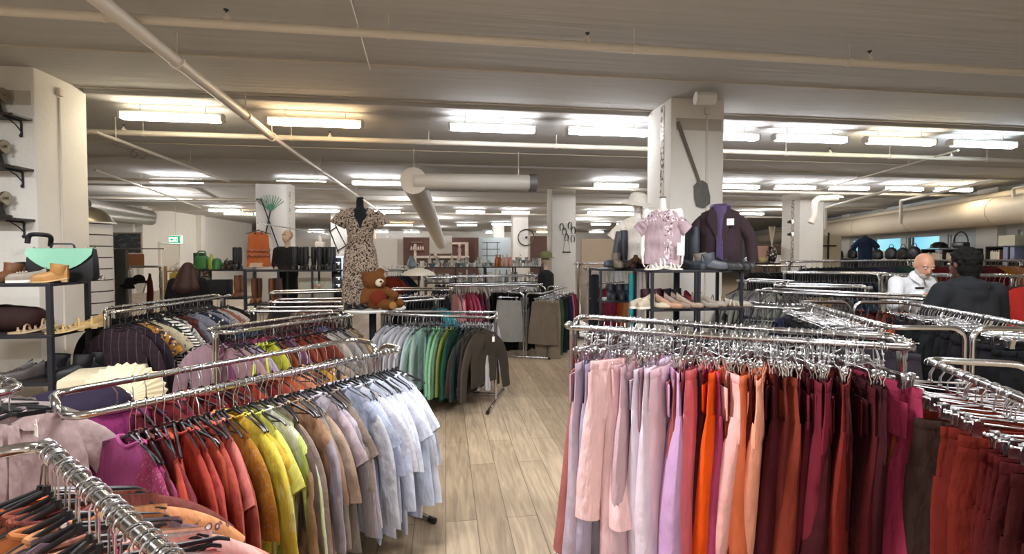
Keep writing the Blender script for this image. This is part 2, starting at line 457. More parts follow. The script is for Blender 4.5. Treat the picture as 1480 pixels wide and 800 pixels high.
# ------------------------------------------------------------------ ceiling services
def pipe_run(label, y, x0, x1, r, z, name='sprinkler_pipe', heads=(), coup=2.1, m=PIPEW):
    e = empty(name, (x0, y, z), label, 'pipe')
    b = MB(); b.tube([(0, 0, 0), (x1 - x0, 0, 0)], r, 12)
    b.build('pipe', m, e)
    n = int((x1 - x0) / coup)
    for i in range(n):
        x = coup * (i + .5)
        b = MB(); b.tube([(x, 0, r), (x, 0, CEIL - z)], .006, 6); b.tube([(x - .015, 0, 0), (x + .015, 0, 0)], r * 1.18, 12)
        b.build('pipe_hanger', m, e)
    for x in heads:
        x -= x0
        b = MB(); b.lathe([(r * .8, 0), (r * .8, r + .02), (.012, r + .025), (.012, r + .05)], (x, 0, 0), 10)
        h = b.build('sprinkler_head', m, e)
        b = MB(); b.lathe([(.006, r + .05), (.006, r + .07), (.02, r + .072), (.02, r + .078)], (x, 0, 0), 10)
        b.build('deflector', BLACKMET, h)
    return e
pz = 3.44
y1 = at(740, 60, pz).y
p = pipe_run('long white sprinkler pipe just under the ceiling, closest to the camera', y1, -12, 12, .035, pz, heads=(at(330, 38, pz).x, at(848, 68, pz).x, at(1255, 92, pz).x))
pipe_run('white sprinkler pipe in front of the second row of tube lights', at(740, 209, pz).y, -16, 14, .04, pz, heads=(at(180, 192, pz).x, at(480, 204, pz).x, at(1220, 218, pz).x, at(1400, 224, pz).x))
pipe_run('thin white sprinkler pipe crossing behind the grey duct end', 13.0, -19, 16.5, .04, pz, coup=4)
pipe_run('thin white sprinkler pipe crossing above the glassware shelves', 17.2, -19, 17.5, .04, pz, coup=4)
pipe_run('distant white pipe crossing between the columns with the bicycle wheel', 22.0, -12, 18, .04, pz, coup=6)
# oblique pipes that run back into the shop
def slant_pipe(label, p, q, r, name='ceiling_pipe', collars=(), m=PIPEW):
    e = empty(name, p, label, 'pipe')
    q = Vector(q) - Vector(p)
    MB().tube([(0, 0, 0), q], r, 14).build('pipe', m, e)
    for t in collars:
        MB().tube([q * (t - .02 / q.length), q * (t + .02 / q.length)], r * 1.22, 14).build('pipe_collar', m, e)
        MB().tube([q * t, q * t + Vector((0, 0, CEIL - p[2]))], .008, 6).build('pipe_hanger', m, e)
    return e
ph = 3.5
A = at(118, -20, 3.36); A2 = at(395, 199, 3.36); A3 = at(522, 288, 3.36)
dirp = (A3 - A2); dirp.z = 0
slant_pipe('thick white pipe running back from the top left to the leopard dress', A, (A2.x, A2.y, 3.36), .055, collars=(.3, .72, .985))
slant_pipe('thinner white pipe continuing the thick one towards the leopard dress', (A2.x, A2.y, 3.36), (A3.x, A3.y + 6, 3.36), .036, collars=(.2, .5))
B0, B1 = at(137, 190, 3.3), at(330, 262, 3.3)
slant_pipe('slim white pipe behind the left column running back past the tube lights', B0, B1, .025, collars=(.1, .6))
B0, B1 = at(137, 245, 3.3), at(290, 300, 3.3)
slant_pipe('slim white pipe running back to the exit sign wall', B0, B1, .025, collars=(.3,))
D0 = at(1330, 238, 3.4); D1 = at(960, 330, 3.4)
slant_pipe('slim white pipe slanting over the right column towards the windows', at(1385, 217, 3.45), at(1180, 275, 3.45), .018, collars=(.25, .6))
for i, (px, py, q) in enumerate(((1302, 290, 323), (1465, 272, 304), (1193, 300, 330))):
    a = atd(px, py, 12.4); bb = atd(px, q, 12.4)
    e = empty('duct_bracket', a, 'white post hanging in front of the beige window duct, %s' % ('at the window side' , 'at the frame edge', 'by the column')[i], 'bracket')
    b = MB(); b.tube([(0, 0, 0), bb - a], .035, 8); b.build('post', PIPEW, e)
    MB().tube([(0, 0, 0), wd * -3.2 + Vector((0, 0, .05))], .03, 8).build('arm', PIPEW, e)
# ducts
DUCTW = mat('duct_paint', '#cfcac0', .5, .1, .06, 3)
DUCTD = mat('duct_dark_band', '#6c6a68', .5, .3, .1, 6)
zd = 3.02
ca = atd(598, 262, 9.2)
e = empty('ventilation_duct', ca, 'round grey duct end above the leopard dress with a branch to the right', 'duct')
dd = Vector((.9905, -.02, 0)); dep = Vector((.05, 1, 0)).normalized()
cr = atd(773, 264, 9.55) - ca
MB().tube([(0, 0, 0), cr], .155, 24).build('branch', DUCTW, e)
MB().tube([cr - cr.normalized() * .12, cr + cr.normalized() * .02], .175, 24).build('end_band', DUCTD, e)
b = MB(); b.tube([Vector((0, -.1, 0)), Vector((0, .12, 0))], .25, 28); b.build('end_cap', DUCTW, e)
far = atd(637, 352, 24) - ca
MB().tube([Vector((0, .1, 0)), far], .24, 28).build('duct_run', DUCTW, e)
MB().tube([(0, 0, .25), (0, 0, CEIL - ca.z)], .012, 6).build('duct_hanger', PIPEW, e)
MB().tube([cr * .86 + Vector((0, 0, .15)), cr * .86 + Vector((0, 0, CEIL - ca.z))], .01, 6).build('duct_hanger', PIPEW, e)
b = MB(); b.box(far + Vector((0, .1, -.05)), (1.1, .5, .9), bev=.05); b.build('end_box', DUCTW, e)
BEIGE = mat('beige_duct_paint', '#d2c4ae', .55, 0, .08, 2)
for nm, off, z, r, lab in (('ventilation_duct', -1.0, 2.80, .38, 'large beige round duct running above the windows'), ('heating_pipe', -.75, 3.27, .1, 'thinner beige pipe above the large window duct')):
    a = wa + wn * off - wd * 9; bq = wa + wn * off + wd * 24
    a.z = bq.z = z
    e = empty(nm, a, lab, 'duct')
    MB().tube([(0, 0, 0), bq - a], r, 28).build('duct_run', BEIGE, e)
    for t in range(1, 8):
        p = (bq - a) * (t / 8); u = (bq - a).normalized()
        MB().tube([p - u * .03, p + u * .03], r * 1.03, 28).build('seam_band', BEIGE, e)
# grey ducts far left
GREYD = mat('galvanised_duct', '#8d8a84', .4, .4, .1, 3)
for i, (py0, py1, r) in enumerate(((300, 312, .22), (314, 318, .2))):
    a = atd(120, py0 - 5, 15); q = atd(218, py1, 20)
    e = empty('ventilation_duct', a, ('upper', 'lower')[i] + ' grey metal duct behind the slatted half-round display', 'duct')
    MB().tube([(0, 0, 0), q - a], r, 18).build('duct_run', GREYD, e)
# waste pipe with elbow on the right column
o = MB()
P = [atd(1172, 322, 14.0), atd(1176, 315, 14.0), atd(1177, 292, 14.0), atd(1182, 287, 14.0), atd(1213, 286, 13.7)]
o.tube(round_path(P, .12), .09, 14)
o.lathe([(.1, 0), (.1, .05)], P[-1], 12)
o = o.build('drain_pipe', PIPEW); tag(o, 'white elbow drain pipe on the right column', 'pipe')

# ------------------------------------------------------------------ tube lights
HOUSE = mat('light_housing', '#d8d6d0', .5, 0, .03, 4)
def emitm(name, c, s):
    return mat(name, c, .4, 0, .02, 2, emit=s, ecol=c)
EMIT = 38
LITW = emitm('diffuser_neutral', '#fafaff', EMIT); LITP = emitm('diffuser_warm', '#ffd9a8', EMIT * .8); LITC = emitm('diffuser_cool', '#e4f4ff', EMIT)
LITY = emitm('diffuser_cream', '#fff0d2', EMIT)
def light_proto(mm, l=1.22):
    hb = MB(); hb.box((0, 0, .055), (l + .06, .07, .04), bev=.01); hm = hb.mesh('housing', HOUSE)
    db = MB()
    ring = [[Vector((x, .062 * s * math.cos(a), .045 * s * math.sin(a))) for a in [2 * PI * j / 16 for j in range(16)]] for x, s in ((-l / 2, .3), (-l / 2 + .03, 1), (l / 2 - .03, 1), (l / 2, .3))]
    db.loft(ring, closed=True, cap0=True, cap1=True); dm = db.mesh('diffuser', mm)
    eb = MB(); eb.box((-l / 2 - .015, 0, .01), (.035, .12, .1), bev=.01)
    return hm, dm, eb.mesh('end_cap', HOUSE)
LP = {k: light_proto(v) for k, v in (('w', LITW), ('p', LITP), ('c', LITC), ('y', LITY))}
def tube_light(p, kind, label, group=None, rz=0):
    e = empty('tube_light', p, label, 'ceiling light', rz, group)
    for nm, me in zip(('housing', 'diffuser', 'end_cap'), LP[kind]): link(nm, me, e)
    c2 = link('end_cap', LP[kind][2], e); c2.location = (1.25, 0, 0)
    for x in (-.4, .4): MB().tube([(x, 0, .06), (x, 0, CEIL - p[2] + .006)], .006, 6).build('suspension_rod', PIPEW, e)
hz = 3.45
row1 = [(253, 172, 'y', 'cream tube light over the left column side'), (458, 180, 'p', 'warm orange tube light beside the slanting ceiling pipe'),
        (712, 187, 'w', 'white tube light above the grey branch duct'), (879, 191, 'w', 'white tube light just left of the spade column'),
        (1040, 198, 'w', 'white tube light partly hidden by the spade column'), (1172, 201, 'w', 'white tube light second from the spade column, front row'),
        (1305, 204, 'y', 'cream tube light beside the bluish one, front row'), (1426, 208, 'c', 'bluish tube light at the end of the front row')]
yr1 = sum(at(a, b, hz).y for a, b, *_ in row1) / len(row1)
for a, b, kd, lb in row1:
    q = at(a, b, hz); tube_light((q.x, .5 * q.y + .5 * yr1, hz), kd, lb)
row2 = [(257, 262, 'w', 'second row tube light next to the pink-lit ceiling patch'), (437, 264, 'w', 'second row tube light above the rake column'), (545, 265, 'w', 'second row tube light left of the round duct end'),
        (890, 268, 'w', 'second row tube light above the hanging bicycle parts'), (1066, 270, 'w', 'second row tube light above the dark blazer'), (1148, 271, 'w', 'second row tube light at the drain pipe column'),
        (1226, 272, 'w', 'second row tube light just beyond the drain pipe'), (1305, 273, 'w', 'second row tube light above the bald man'), (1376, 274, 'y', 'last tube light of the second row by the windows')]
for a, b, kd, lb in row2:
    q = at(a, b, hz); tube_light((q.x, q.y, hz), kd, lb)
row3 = [(325, 304, 'w'), (345, 309, 'p'), (450, 305, 'w'), (470, 305, 'w'), (558, 306, 'w'), (680, 306, 'w'), (745, 307, 'w'), (868, 308, 'w'), (905, 309, 'w'), (1085, 309, 'w'), (457, 339, 'w'), (565, 325, 'p'), (582, 325, 'p'), (675, 325, 'w'), (725, 324, 'w'), (868, 324, 'w'), (905, 324, 'w'),
        (550, 337, 'w'), (595, 337, 'w'), (712, 336, 'c'), (786, 335, 'p'), (862, 335, 'w')]
for a, b, kd in row3:
    q = at(a, b, hz)
    if q.y > 42: q = q * (42 / q.y)
    tube_light((q.x, q.y, hz), kd, 'distant lit tube light in the rear rows of the ceiling', 'distant rear tube lights')
# cables and cable reel of the ceiling
cbm = mat('grey_cable', '#8f8a82', .6, 0, .05, 5)
q = [at(165, 208, 3.5), at(190, 216, 3.5), at(200, 222, 3.46), at(195, 228, 3.44), at(188, 222, 3.45), at(196, 214, 3.5), at(212, 222, 3.48), at(208, 230, 3.46), at(203, 228, 3.47)]
tag(MB().tube(round_path(q, .1), .008, 6).build('ceiling_cable', cbm), 'looped cable hanging from the ceiling near the left column', 'cable')

# real lamps over the standing point, where the rows of fixtures continue behind the photograph
for i, (x, y) in enumerate(((-4, 2.2), (-.5, 2.2), (3, 2.2), (-4, -3.2), (0, -3.2), (4, -3.2))):
    l = bpy.data.lights.new('tube_lamp', 'AREA'); l.shape = 'RECTANGLE'; l.size = 1.3; l.size_y = .2; l.energy = 165; l.color = (.97, .98, 1)
    o = bpy.data.objects.new('tube_lamp', l); COL.objects.link(o); o.location = (x, y, 3.42)

# added fill lamps, without fixtures, to brighten the far walls and ceiling
for i, (x, y) in enumerate(((-9, 17), (-9, 26), (-1, 18), (-.5, 27), (7.5, 19), (8, 27), (-1, 36), (-16, 15), (8, 36), (14.5, 19))):
    l = bpy.data.lights.new('shop_lamp', 'POINT'); l.shadow_soft_size = .03; l.energy = 150; l.color = (1, .98, .95)
    o = bpy.data.objects.new('shop_lamp', l); COL.objects.link(o); o.location = (x, y, 2.95)
# ------------------------------------------------------------------ garment racks
def rack(label, rails, posts=None, r=.0155, foot=.45, name='garment_rack', lower=True, group=None):
    """rails: list of (A, B, h); posts: the two end points (near A, near B)"""
    if posts is None:
        P0 = sum((Vector((a.x, a.y, 0)) for a, b, h in rails), Vector()) / len(rails)
        P1 = sum((Vector((b.x, b.y, 0)) for a, b, h in rails), Vector()) / len(rails)
    else: P0, P1 = [Vector((p.x, p.y, 0)) for p in posts]
    e = empty(name, P0, label, 'clothes rack', group=group)
    ax = (P1 - P0).normalized(); sd = Vector((ax.y, -ax.x, 0))
    for i, (a, b, h) in enumerate(rails):
        a = Vector((a.x, a.y, h)) - P0; b = Vector((b.x, b.y, h)) - P0
        s = 1 if (a).dot(sd) > 0 else -1
        q0 = sd * .02 * s; q1 = (P1 - P0) + sd * .02 * s
        up = Vector((0, 0, h))
        path = round_path([q0 + up * .72, q0 + up, a, b, q1 + up, q1 + up * .72], .085, 6)
        MB().tube(path, r, 12).build('rail', CHROME, e)
        for q in (q0, q1):
            b_ = MB(); b_.tube([q + Vector((0, 0, .03)), q + up * .74], r * .8, 10)
            b_.build('post', CHROME, e)
            b_ = MB(); b_.tube([q + up * .715, q + up * .745], r * 1.25, 10); b_.tube([q + up * .5, q + up * .52], r * 1.1, 10)
            b_.build('post_collar', STEEL, e)
    for q in (Vector((0, 0, 0)), P1 - P0):
        b_ = MB(); b_.tube([q - sd * foot + Vector((0, 0, .02)), q + sd * foot + Vector((0, 0, .02))], .018, 10)
        ft = b_.build('foot', CHROME, e)
        for s in (-1, 1):
            MB().tube([q + sd * foot * s * .93 + Vector((0, 0, .02)), q + sd * (foot + .012) * s + Vector((0, 0, .02))], .0195, 10).build('foot_cap', BLACKPL, ft)
    if lower:
        MB().tube([(0, 0, .09), (P1 - P0) + Vector((0, 0, .09))], .012, 8).build('base_bar', CHROME, e)
    return e

# ------------------------------------------------------------------ hangers
def hook_pts():
    r = .021
    p = [Vector((0, r * math.cos(a) , -r + r * math.sin(a) + .018)) for a in [math.radians(x) for x in range(-20, 201, 20)]]
    p = [Vector((0, -q.y, q.z)) for q in p][::-1]
    return p
def plastic_hanger():
    hk = MB(); hp = hook_pts()
    hp = hp[::-1]                                   # ends at the stem side
    hk.tube(hp + [Vector((0, 0, -.05)), Vector((0, 0, -.11))], .0022, 6)
    b = MB()
    n = 9
    top = []
    for s in (-1, 1):
        rings = []
        for i in range(n + 1):
            t = i / n; y = s * .205 * t; z = -.09 - .068 * t - .008 * (t > .95)
            h = .014 * (1 - .35 * t); th = .005
            rings.append([Vector((th * math.cos(a), y, z + h * math.sin(a) * .6)) for a in [2 * PI * k / 8 for k in range(8)]])
        b.loft(rings, True, True, True)
    b.tube([(0, -.17, -.152), (0, 0, -.16), (0, .17, -.152)], .0035, 6)
    b.lathe([(.008, -.095), (.006, -.075)], seg=8)
    sb = b.mesh('shoulder_bar', BLACKPL); sb.transform(Matrix.Translation((0, 0, -.024)))
    return [('shoulder_bar', sb), ('hook', hk.mesh('hook', STEEL))]
def clip_hanger():
    hk = MB(); hp = hook_pts()[::-1]
    hk.tube(hp + [Vector((0, 0, -.05)), Vector((0, 0, -.088))], .0022, 6)
    bar = MB(); bar.tube([(0, -.165, -.088), (0, .165, -.088)], .0026, 6)
    bar.lathe([(.005, -.094), (.007, -.086), (.005, -.078)], seg=8)
    for s in (-1, 1): bar.ell((0, s * .166, -.088), (.006, .006, .006), seg=8)
    out = [('hook', hk.mesh('hook', STEEL)), ('bar', bar.mesh('bar', STEEL))]
    for s in (-1, 1):
        c = MB()
        y = s * .135
        for q in (-1, 1):      # two jaws that close at the bottom
            c.loft([[Vector((q * x0, y + dy, z)) for dy, x0 in ((-.013, x), (.013, x), (.013, x + .003), (-.013, x + .003))] for x, z in ((.012, -.078), (.008, -.1), (.002, -.118), (.004, -.135))], True, True, True)
        c.tube([(0, y - .014, -.094), (0, y + .014, -.094)], .006, 8)
        c.ell((0, y, -.083), (.008, .008, .008), seg=8)
        out.append(('clip', c.mesh('clip', STEEL)))
    return out
HANG = {'plastic': plastic_hanger(), 'clip': clip_hanger()}
def join_meshes(parts, name):
    bm = bmesh.new(); mats = []
    for _, me in parts:
        for mt in me.materials:
            if mt not in mats: mats.append(mt)
        n0 = len(bm.faces); bm.from_mesh(me); bm.faces.ensure_lookup_table()
        for f in bm.faces[n0:]: f.material_index = mats.index(me.materials[0]); f.smooth = True
    me = bpy.data.meshes.new(name); bm.to_mesh(me); bm.free()
    for mt in mats: me.materials.append(mt)
    return me
HANG_FAR = {k: join_meshes(v, 'hanger') for k, v in HANG.items()}

# ------------------------------------------------------------------ garments
def wob(v, seed, s):  # smooth noise in -1..1
    return noise.noise(Vector((v[0] * s + seed * 3.1, v[1] * s - seed * 1.7, v[2] * s + seed)))
def sh_slope(y): return .33 * max(0, abs(y) - .055)
def torso(Ln, seed, hem=.25, chest=.225, thick=.026, neck=.02, fold=.013):
    r = random.Random(seed); k1 = r.uniform(22, 34); k2 = r.uniform(10, 16); p1, p2 = r.uniform(0, 6), r.uniform(0, 6)
    rings = []; m, n = 14, 30
    for i in range(m + 1):
        v = i / m; rg = []
        hw = .205 + (chest - .205) * min(1, v / .16) if v < .16 else chest + (hem - chest) * ((v - .16) / .84) ** 1.2
        t_0 = .007 if thick < .06 else thick * .62
        th = (t_0 + (thick - t_0) * min(1, v / .2)) * (1 - .15 * v)
        for j in range(n):
            a = 2 * PI * j / n; cy, sx = math.cos(a), math.sin(a)
            y = hw * (abs(cy) ** .8) * (1 if cy > 0 else -1)
            g = min(1, v * 1.6)
            x = th * sx * (1 + .35 * wob((y, v, sx * .2), seed, 6)) + fold * g * (math.sin(k1 * y + p1) * .6 + math.sin(k2 * y + p2 + v * 2)) + .012 * g * wob((y, v * .6, 0), seed + 5, 4)
            z = -.098 - Ln * v - sh_slope(y) * (1 - v) ** 2.5
            if v == 0 and abs(y) < .075: z -= neck * (1 + .8 * (sx > 0)) * (1 - (abs(y) / .075) ** 2)
            z -= .006 * v * math.sin(9 * y + p1)
            rg.append(Vector((x, y, z)))
        rings.append(rg)
    b = MB(); b.loft(rings); return b
def sleeve(s, length, seed, a0=.085, a1=.055, out=.06, thick=.02, cuff=True):
    fin = math.radians(84 if length > .25 else 62) - out * 1.2
    p = Vector((0, s * .155, -.216)); pts = []; M_ = 12; tot = length + .11
    for i in range(M_ + 1):
        v = i / M_; q = min(1, v * tot / .3); q = q ** .8; th_ = math.radians(26) + (fin - math.radians(26)) * q
        d_ = Vector((0, s * math.cos(th_), -math.sin(th_))); pts.append((p.copy(), d_)); p += d_ * tot / M_
    rings = []
    for i in range(M_ + 1):
        p, d = pts[i]
        nrm = Vector((0, -d.z, d.y)) * s
        v = i / M_; aw = a0 * .86 + (a1 - a0 * .86) * v
        th = thick * (.45 + .55 * min(1, v * 4)) * (1 - .25 * v)
        sx = .014 * v * wob((v, s, 0), seed, 2.5)
        ring = []
        for j in range(16):
            a = 2 * PI * j / 16
            q = p + nrm * aw * math.cos(a) + Vector((1, 0, 0)) * (th * math.sin(a) * (1 + .5 * wob((math.cos(a), v * 3, s), seed + 2, 2)) + sx)
            ring.append(q)
        rings.append(ring)
    b = MB(); b.loft(rings); return b
def collar_round(seed, w=.078):
    b = MB(); pts = []
    for i in range(21):
        a = 2 * PI * i / 20
        pts.append(Vector((.014 * math.sin(a) , w * math.cos(a), -.096 - .02 * (1 - abs(math.cos(a)) ** 2) * (1.6 if math.sin(a) > 0 else .6) - .33 * max(0, abs(w * math.cos(a)) - .055))))
    b.tube(pts, .0075, 7, False); return b
def collar_point(seed):
    b = MB()
    for s in (-1, 1):
        o = [(.0, s * .004, -.125), (.012, s * .055, -.10), (.01, s * .085, -.115), (.022, s * .062, -.165), (.024, s * .03, -.155)]
        f = [Vector(q) for q in o]; g = [Vector((q[0] - .006, q[1], q[2])) for q in o]
        b.loft([g, f], True, True, True)
    pts = [Vector((-.012 * math.cos(a), .07 * math.sin(a), -.097)) for a in [(-1 + 2 * i / 10) * PI / 2 for i in range(11)]]
    b.loft([[p + Vector((0, 0, -.018)) for p in pts], [p + Vector((.004, 0, .006)) for p in pts]], closed=False)
    return b
def placket(Ln):
    b = MB(); b.loft([[Vector((.029 + .004 * math.sin(z * 20), y, z)) for y in (-.016, -.012, .012, .016)] for z in [-.13 - Ln * .97 * i / 12 for i in range(13)]], closed=False)
    return b
def top_proto(style, seed):
    r = random.Random(seed); P = []
    if style == 'short': Ln = r.uniform(.54, .64); P = [('body', torso(Ln, seed, .25)), ('sleeve', sleeve(1, .17, seed, .088, .078, .07)), ('sleeve', sleeve(-1, .17, seed + 1, .088, .078, .07)), ('collar', collar_round(seed))]
    if style == 'long': Ln = r.uniform(.62, .73); P = [('body', torso(Ln, seed, .24)), ('sleeve', sleeve(1, .5, seed, .082, .05, .05)), ('sleeve', sleeve(-1, .5, seed + 1, .082, .05, .05)), ('collar', collar_round(seed))]
    if style == 'jumper': Ln = r.uniform(.56, .64); P = [('body', torso(Ln, seed, .235, .24, .034, fold=.008)), ('sleeve', sleeve(1, .52, seed, .09, .052, .05, .028)), ('sleeve', sleeve(-1, .52, seed + 1, .09, .052, .05, .028)), ('collar', collar_round(seed, .08))]
    if style == 'shirt': Ln = r.uniform(.7, .8); P = [('body', torso(Ln, seed, .25)), ('sleeve', sleeve(1, .52, seed, .08, .055, .045)), ('sleeve', sleeve(-1, .52, seed + 1, .08, .055, .045)), ('collar', collar_point(seed)), ('button_placket', placket(Ln))]
    if style == 'tunic': Ln = r.uniform(.78, .87); P = [('body', torso(Ln, seed, .29, .23, .03, fold=.016)), ('sleeve', sleeve(1, .3, seed, .085, .08, .06)), ('sleeve', sleeve(-1, .3, seed + 1, .085, .08, .06)), ('collar', collar_round(seed))]
    if style == 'vest': Ln = r.uniform(.54, .62); P = [('body', torso(Ln, seed, .25, .215, .022, neck=.06)), ('collar', collar_round(seed, .085))]
    out = [(n, b.mesh(n)) for n, b in P]
    for n, me in out: me.transform(Matrix.Translation((0, 0, -.024)))
    return out
TOPS = {}
for st in ('short', 'long', 'jumper', 'shirt', 'tunic', 'vest'):
    TOPS[st] = [top_proto(st, 10 * i + hash_) for i, hash_ in enumerate((3, 8, 5))]

def leg_ring(cx, cy, hw, th, z, ph, k, amp, n=18):
    out = []
    for j in range(n):
        a = 2 * PI * j / n
        y = cy + hw * (abs(math.cos(a)) ** .85) * (1 if math.cos(a) > 0 else -1)
        x = cx + th * math.sin(a) + amp * math.sin(k * (y - cy) + ph) + amp * .45 * math.sin(z * 7 + ph * 2 + y * 11)
        out.append(Vector((x, y, z)))
    return out
def trouser_proto(seed, kind='straight'):
    r = random.Random(seed)
    wst = r.uniform(.185, .2); ln = r.uniform(1.07, 1.16)
    lw = {'straight': (.112, .1), 'slim': (.108, .066), 'wide': (.115, .17), 'crop': (.115, .11)}[kind]
    if kind == 'crop': ln = .9
    ph = r.uniform(0, 6); k = r.uniform(16, 26)
    wb = MB(); wb.loft([leg_ring(0, 0, wst + d, .011 + d, z, ph, k, .001, 28) for z, d in ((-.128, 0), (-.13, .002), (-.166, .003), (-.168, .001))])
    for s in (-.6, -.2, .25, .65):
        for q in (-1, 1): wb.box((q * .0145, s * wst, -.148), (.004, .009, .044))
    wbm = wb.mesh('waistband')
    b = MB(); rings = []
    tw = r.uniform(-.06, .06)
    for i in range(7):
        v = i / 6; z = -.166 - .25 * v
        rings.append(leg_ring(.02 * v * tw * 10, 0, wst + .028 * v ** .8 - .012 * (i == 6), .012 + .019 * v - .008 * (i == 6), z, ph, k, .006 * math.sin(PI * v), 28))
    b.loft(rings)
    off = r.uniform(-.03, .03)
    for s in (-1, 1):
        rings = []; a0 = r.uniform(.6, 1.4)
        for i in range(13):
            v = i / 12; z = -.31 - (ln - .31) * v + .01 * math.sin(s * 2 + ph) * v; q0 = min(1, .55 + v * 3.2)
            hw = lw[0] + (lw[1] - lw[0]) * v ** .8
            cy = s * (.11 - .01 * v) + off * v
            cx = .02 * tw * 10 + s * .05 * v * a0 + tw * v * .5 + .012 * v * math.sin(v * 4 + ph + s)
            rings.append(leg_ring(cx, cy, hw * (.8 + .2 * q0), (.031 + .026 * v) * q0, z, ph + s * 2, k * .8, .008 * min(1, v * 2)))
        b.loft(rings)
    fl = MB(); fl.loft([[Vector((x, y, z)) for x, y in ((.036 + .01 * v, -.012), (.04 + .01 * v, 0), (.036 + .01 * v, .012))] for v, z in ((-1.6, -.17), (-.6, -.23), (.0, -.29))], closed=False)
    bt = MB(); bt.lathe([(.008, .012), (.009, .0145), (.004, .017)], (0, 0, 0), 10, M=Matrix.Translation((0, .012, -.147)) @ Matrix.Rotation(PI / 2, 4, 'Y'))
    pk = MB()
    for s in (-1, 1):
        pk.box((-.036, s * .1, -.26), (.006, .13, .14), bev=.002)
    return [('legs', b.mesh('legs')), ('waistband', wbm), ('fly', fl.mesh('fly')), ('button', bt.mesh('button', STEEL)), ('back_pockets', pk.mesh('back_pockets'))]
TROU = {k: [trouser_proto(s + i, k) for i in range(3)] for k, s in (('straight', 100), ('slim', 130), ('wide', 160), ('crop', 190))}
def skirt_proto(seed):
    r = random.Random(seed); b = MB(); rings = []; ph = r.uniform(0, 6)
    for i in range(11):
        v = i / 10; rings.append(leg_ring(0, 0, .19 + .06 * v, .012 + .022 * min(1, v * 2), -.168 - .62 * v, ph, 30, .002 + .012 * v, 34))
    b.loft(rings)
    wb = MB(); wb.loft([leg_ring(0, 0, .185 + d, .011 + d, z, ph, 20, .001, 28) for z, d in ((-.128, 0), (-.13, .002), (-.168, .003), (-.17, .001))])
    return [('skirt_body', b.mesh('skirt_body')), ('waistband', wb.mesh('waistband'))]
TROU['skirt'] = [skirt_proto(s) for s in (1, 2)]

FARCACHE = {}
def with_mat(me, m):
    key = (me.name, m.name)
    if key not in FARCACHE:
        if len(me.materials): FARCACHE[key] = me
        else:
            c = me.copy(); c.materials.clear(); c.materials.append(m); FARCACHE[key] = c
    return FARCACHE[key]
def far_mesh(parts, m, tagname):
    key = (tagname, m.name)
    if key not in FARCACHE:
        FARCACHE[key] = join_meshes([(n, with_mat(me, m)) for n, me in parts if n != 'button'], tagname)
    return FARCACHE[key]

def garment(style, var, fab, loc, rz, col, label, cat, name, near=True, group=None, tilt=0.0):
    pool = TOPS.get(style) or TROU[style]
    parts = pool[var % len(pool)]; m = fabric(fab)
    if near:
        e = empty(name, loc, label, cat, rz, group); e.rotation_euler = (tilt, 0, rz)
        for n, me in parts: link(n, with_mat(me, m), e, color=col)
        return e
    o = link(name, far_mesh(parts, m, '%s_%d' % (style, var % len(pool))), None, loc, rz, col)
    o.rotation_euler = (tilt, 0, rz)
    return tag(o, label, cat, group)
def hanger(kind, loc, rz, label, group, near=True, tilt=0.0):
    nm = {'plastic': 'clothes_hanger', 'clip': 'clip_hanger'}[kind]
    if near:
        e = empty(nm, loc, label, 'clothes hanger', rz, group); e.rotation_euler = (tilt, 0, rz)
        for n, me in HANG[kind]: link(n, me, e)
        return e
    FARH[kind].append(Matrix.Translation(loc) @ Euler((tilt, 0, rz)).to_matrix().to_4x4())
FARH = {'plastic': [], 'clip': []}
def far_hangers():
    for kind, nm, lab in (('plastic', 'clothes_hangers', 'many small black hangers along the more distant racks'), ('clip', 'clip_hangers', 'many small chrome clip hangers along the more distant racks')):
        bm = bmesh.new()
        for T in FARH[kind]:
            n0 = len(bm.verts); bm.from_mesh(HANG_FAR[kind]); bm.verts.ensure_lookup_table()
            bmesh.ops.transform(bm, matrix=T, verts=bm.verts[n0:])
        me = bpy.data.meshes.new(nm); bm.to_mesh(me); bm.free()
        for mt in HANG_FAR[kind].materials: me.materials.append(mt)
        o = link(nm, me); o['kind'] = 'stuff'; tag(o, lab, 'clothes hangers')
NAMES = {'short': ('t_shirt', 'top'), 'long': ('long_sleeved_top', 'top'), 'jumper': ('jumper', 'jumper'), 'shirt': ('shirt', 'shirt'), 'tunic': ('blouse', 'blouse'), 'vest': ('vest_top', 'top'),
         'straight': ('trousers', 'trousers'), 'slim': ('trousers', 'trousers'), 'wide': ('trousers', 'trousers'), 'crop': ('cropped_trousers', 'trousers'), 'skirt': ('skirt', 'skirt')}
WORDS = {'short': 't-shirt', 'long': 'long-sleeved top', 'jumper': 'jumper', 'shirt': 'collared shirt', 'tunic': 'blouse', 'vest': 'vest top', 'straight': 'trousers', 'slim': 'slim trousers', 'wide': 'wide trousers', 'crop': 'cropped trousers', 'skirt': 'skirt'}
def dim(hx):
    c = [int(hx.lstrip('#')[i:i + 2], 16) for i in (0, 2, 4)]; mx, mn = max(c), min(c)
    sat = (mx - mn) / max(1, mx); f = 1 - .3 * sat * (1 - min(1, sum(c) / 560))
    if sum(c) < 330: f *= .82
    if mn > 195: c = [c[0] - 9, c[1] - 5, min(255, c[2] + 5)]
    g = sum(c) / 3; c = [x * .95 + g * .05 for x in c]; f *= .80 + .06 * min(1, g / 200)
    return '#' + ''.join('%02x' % max(0, min(255, int(x * f))) for x in c)
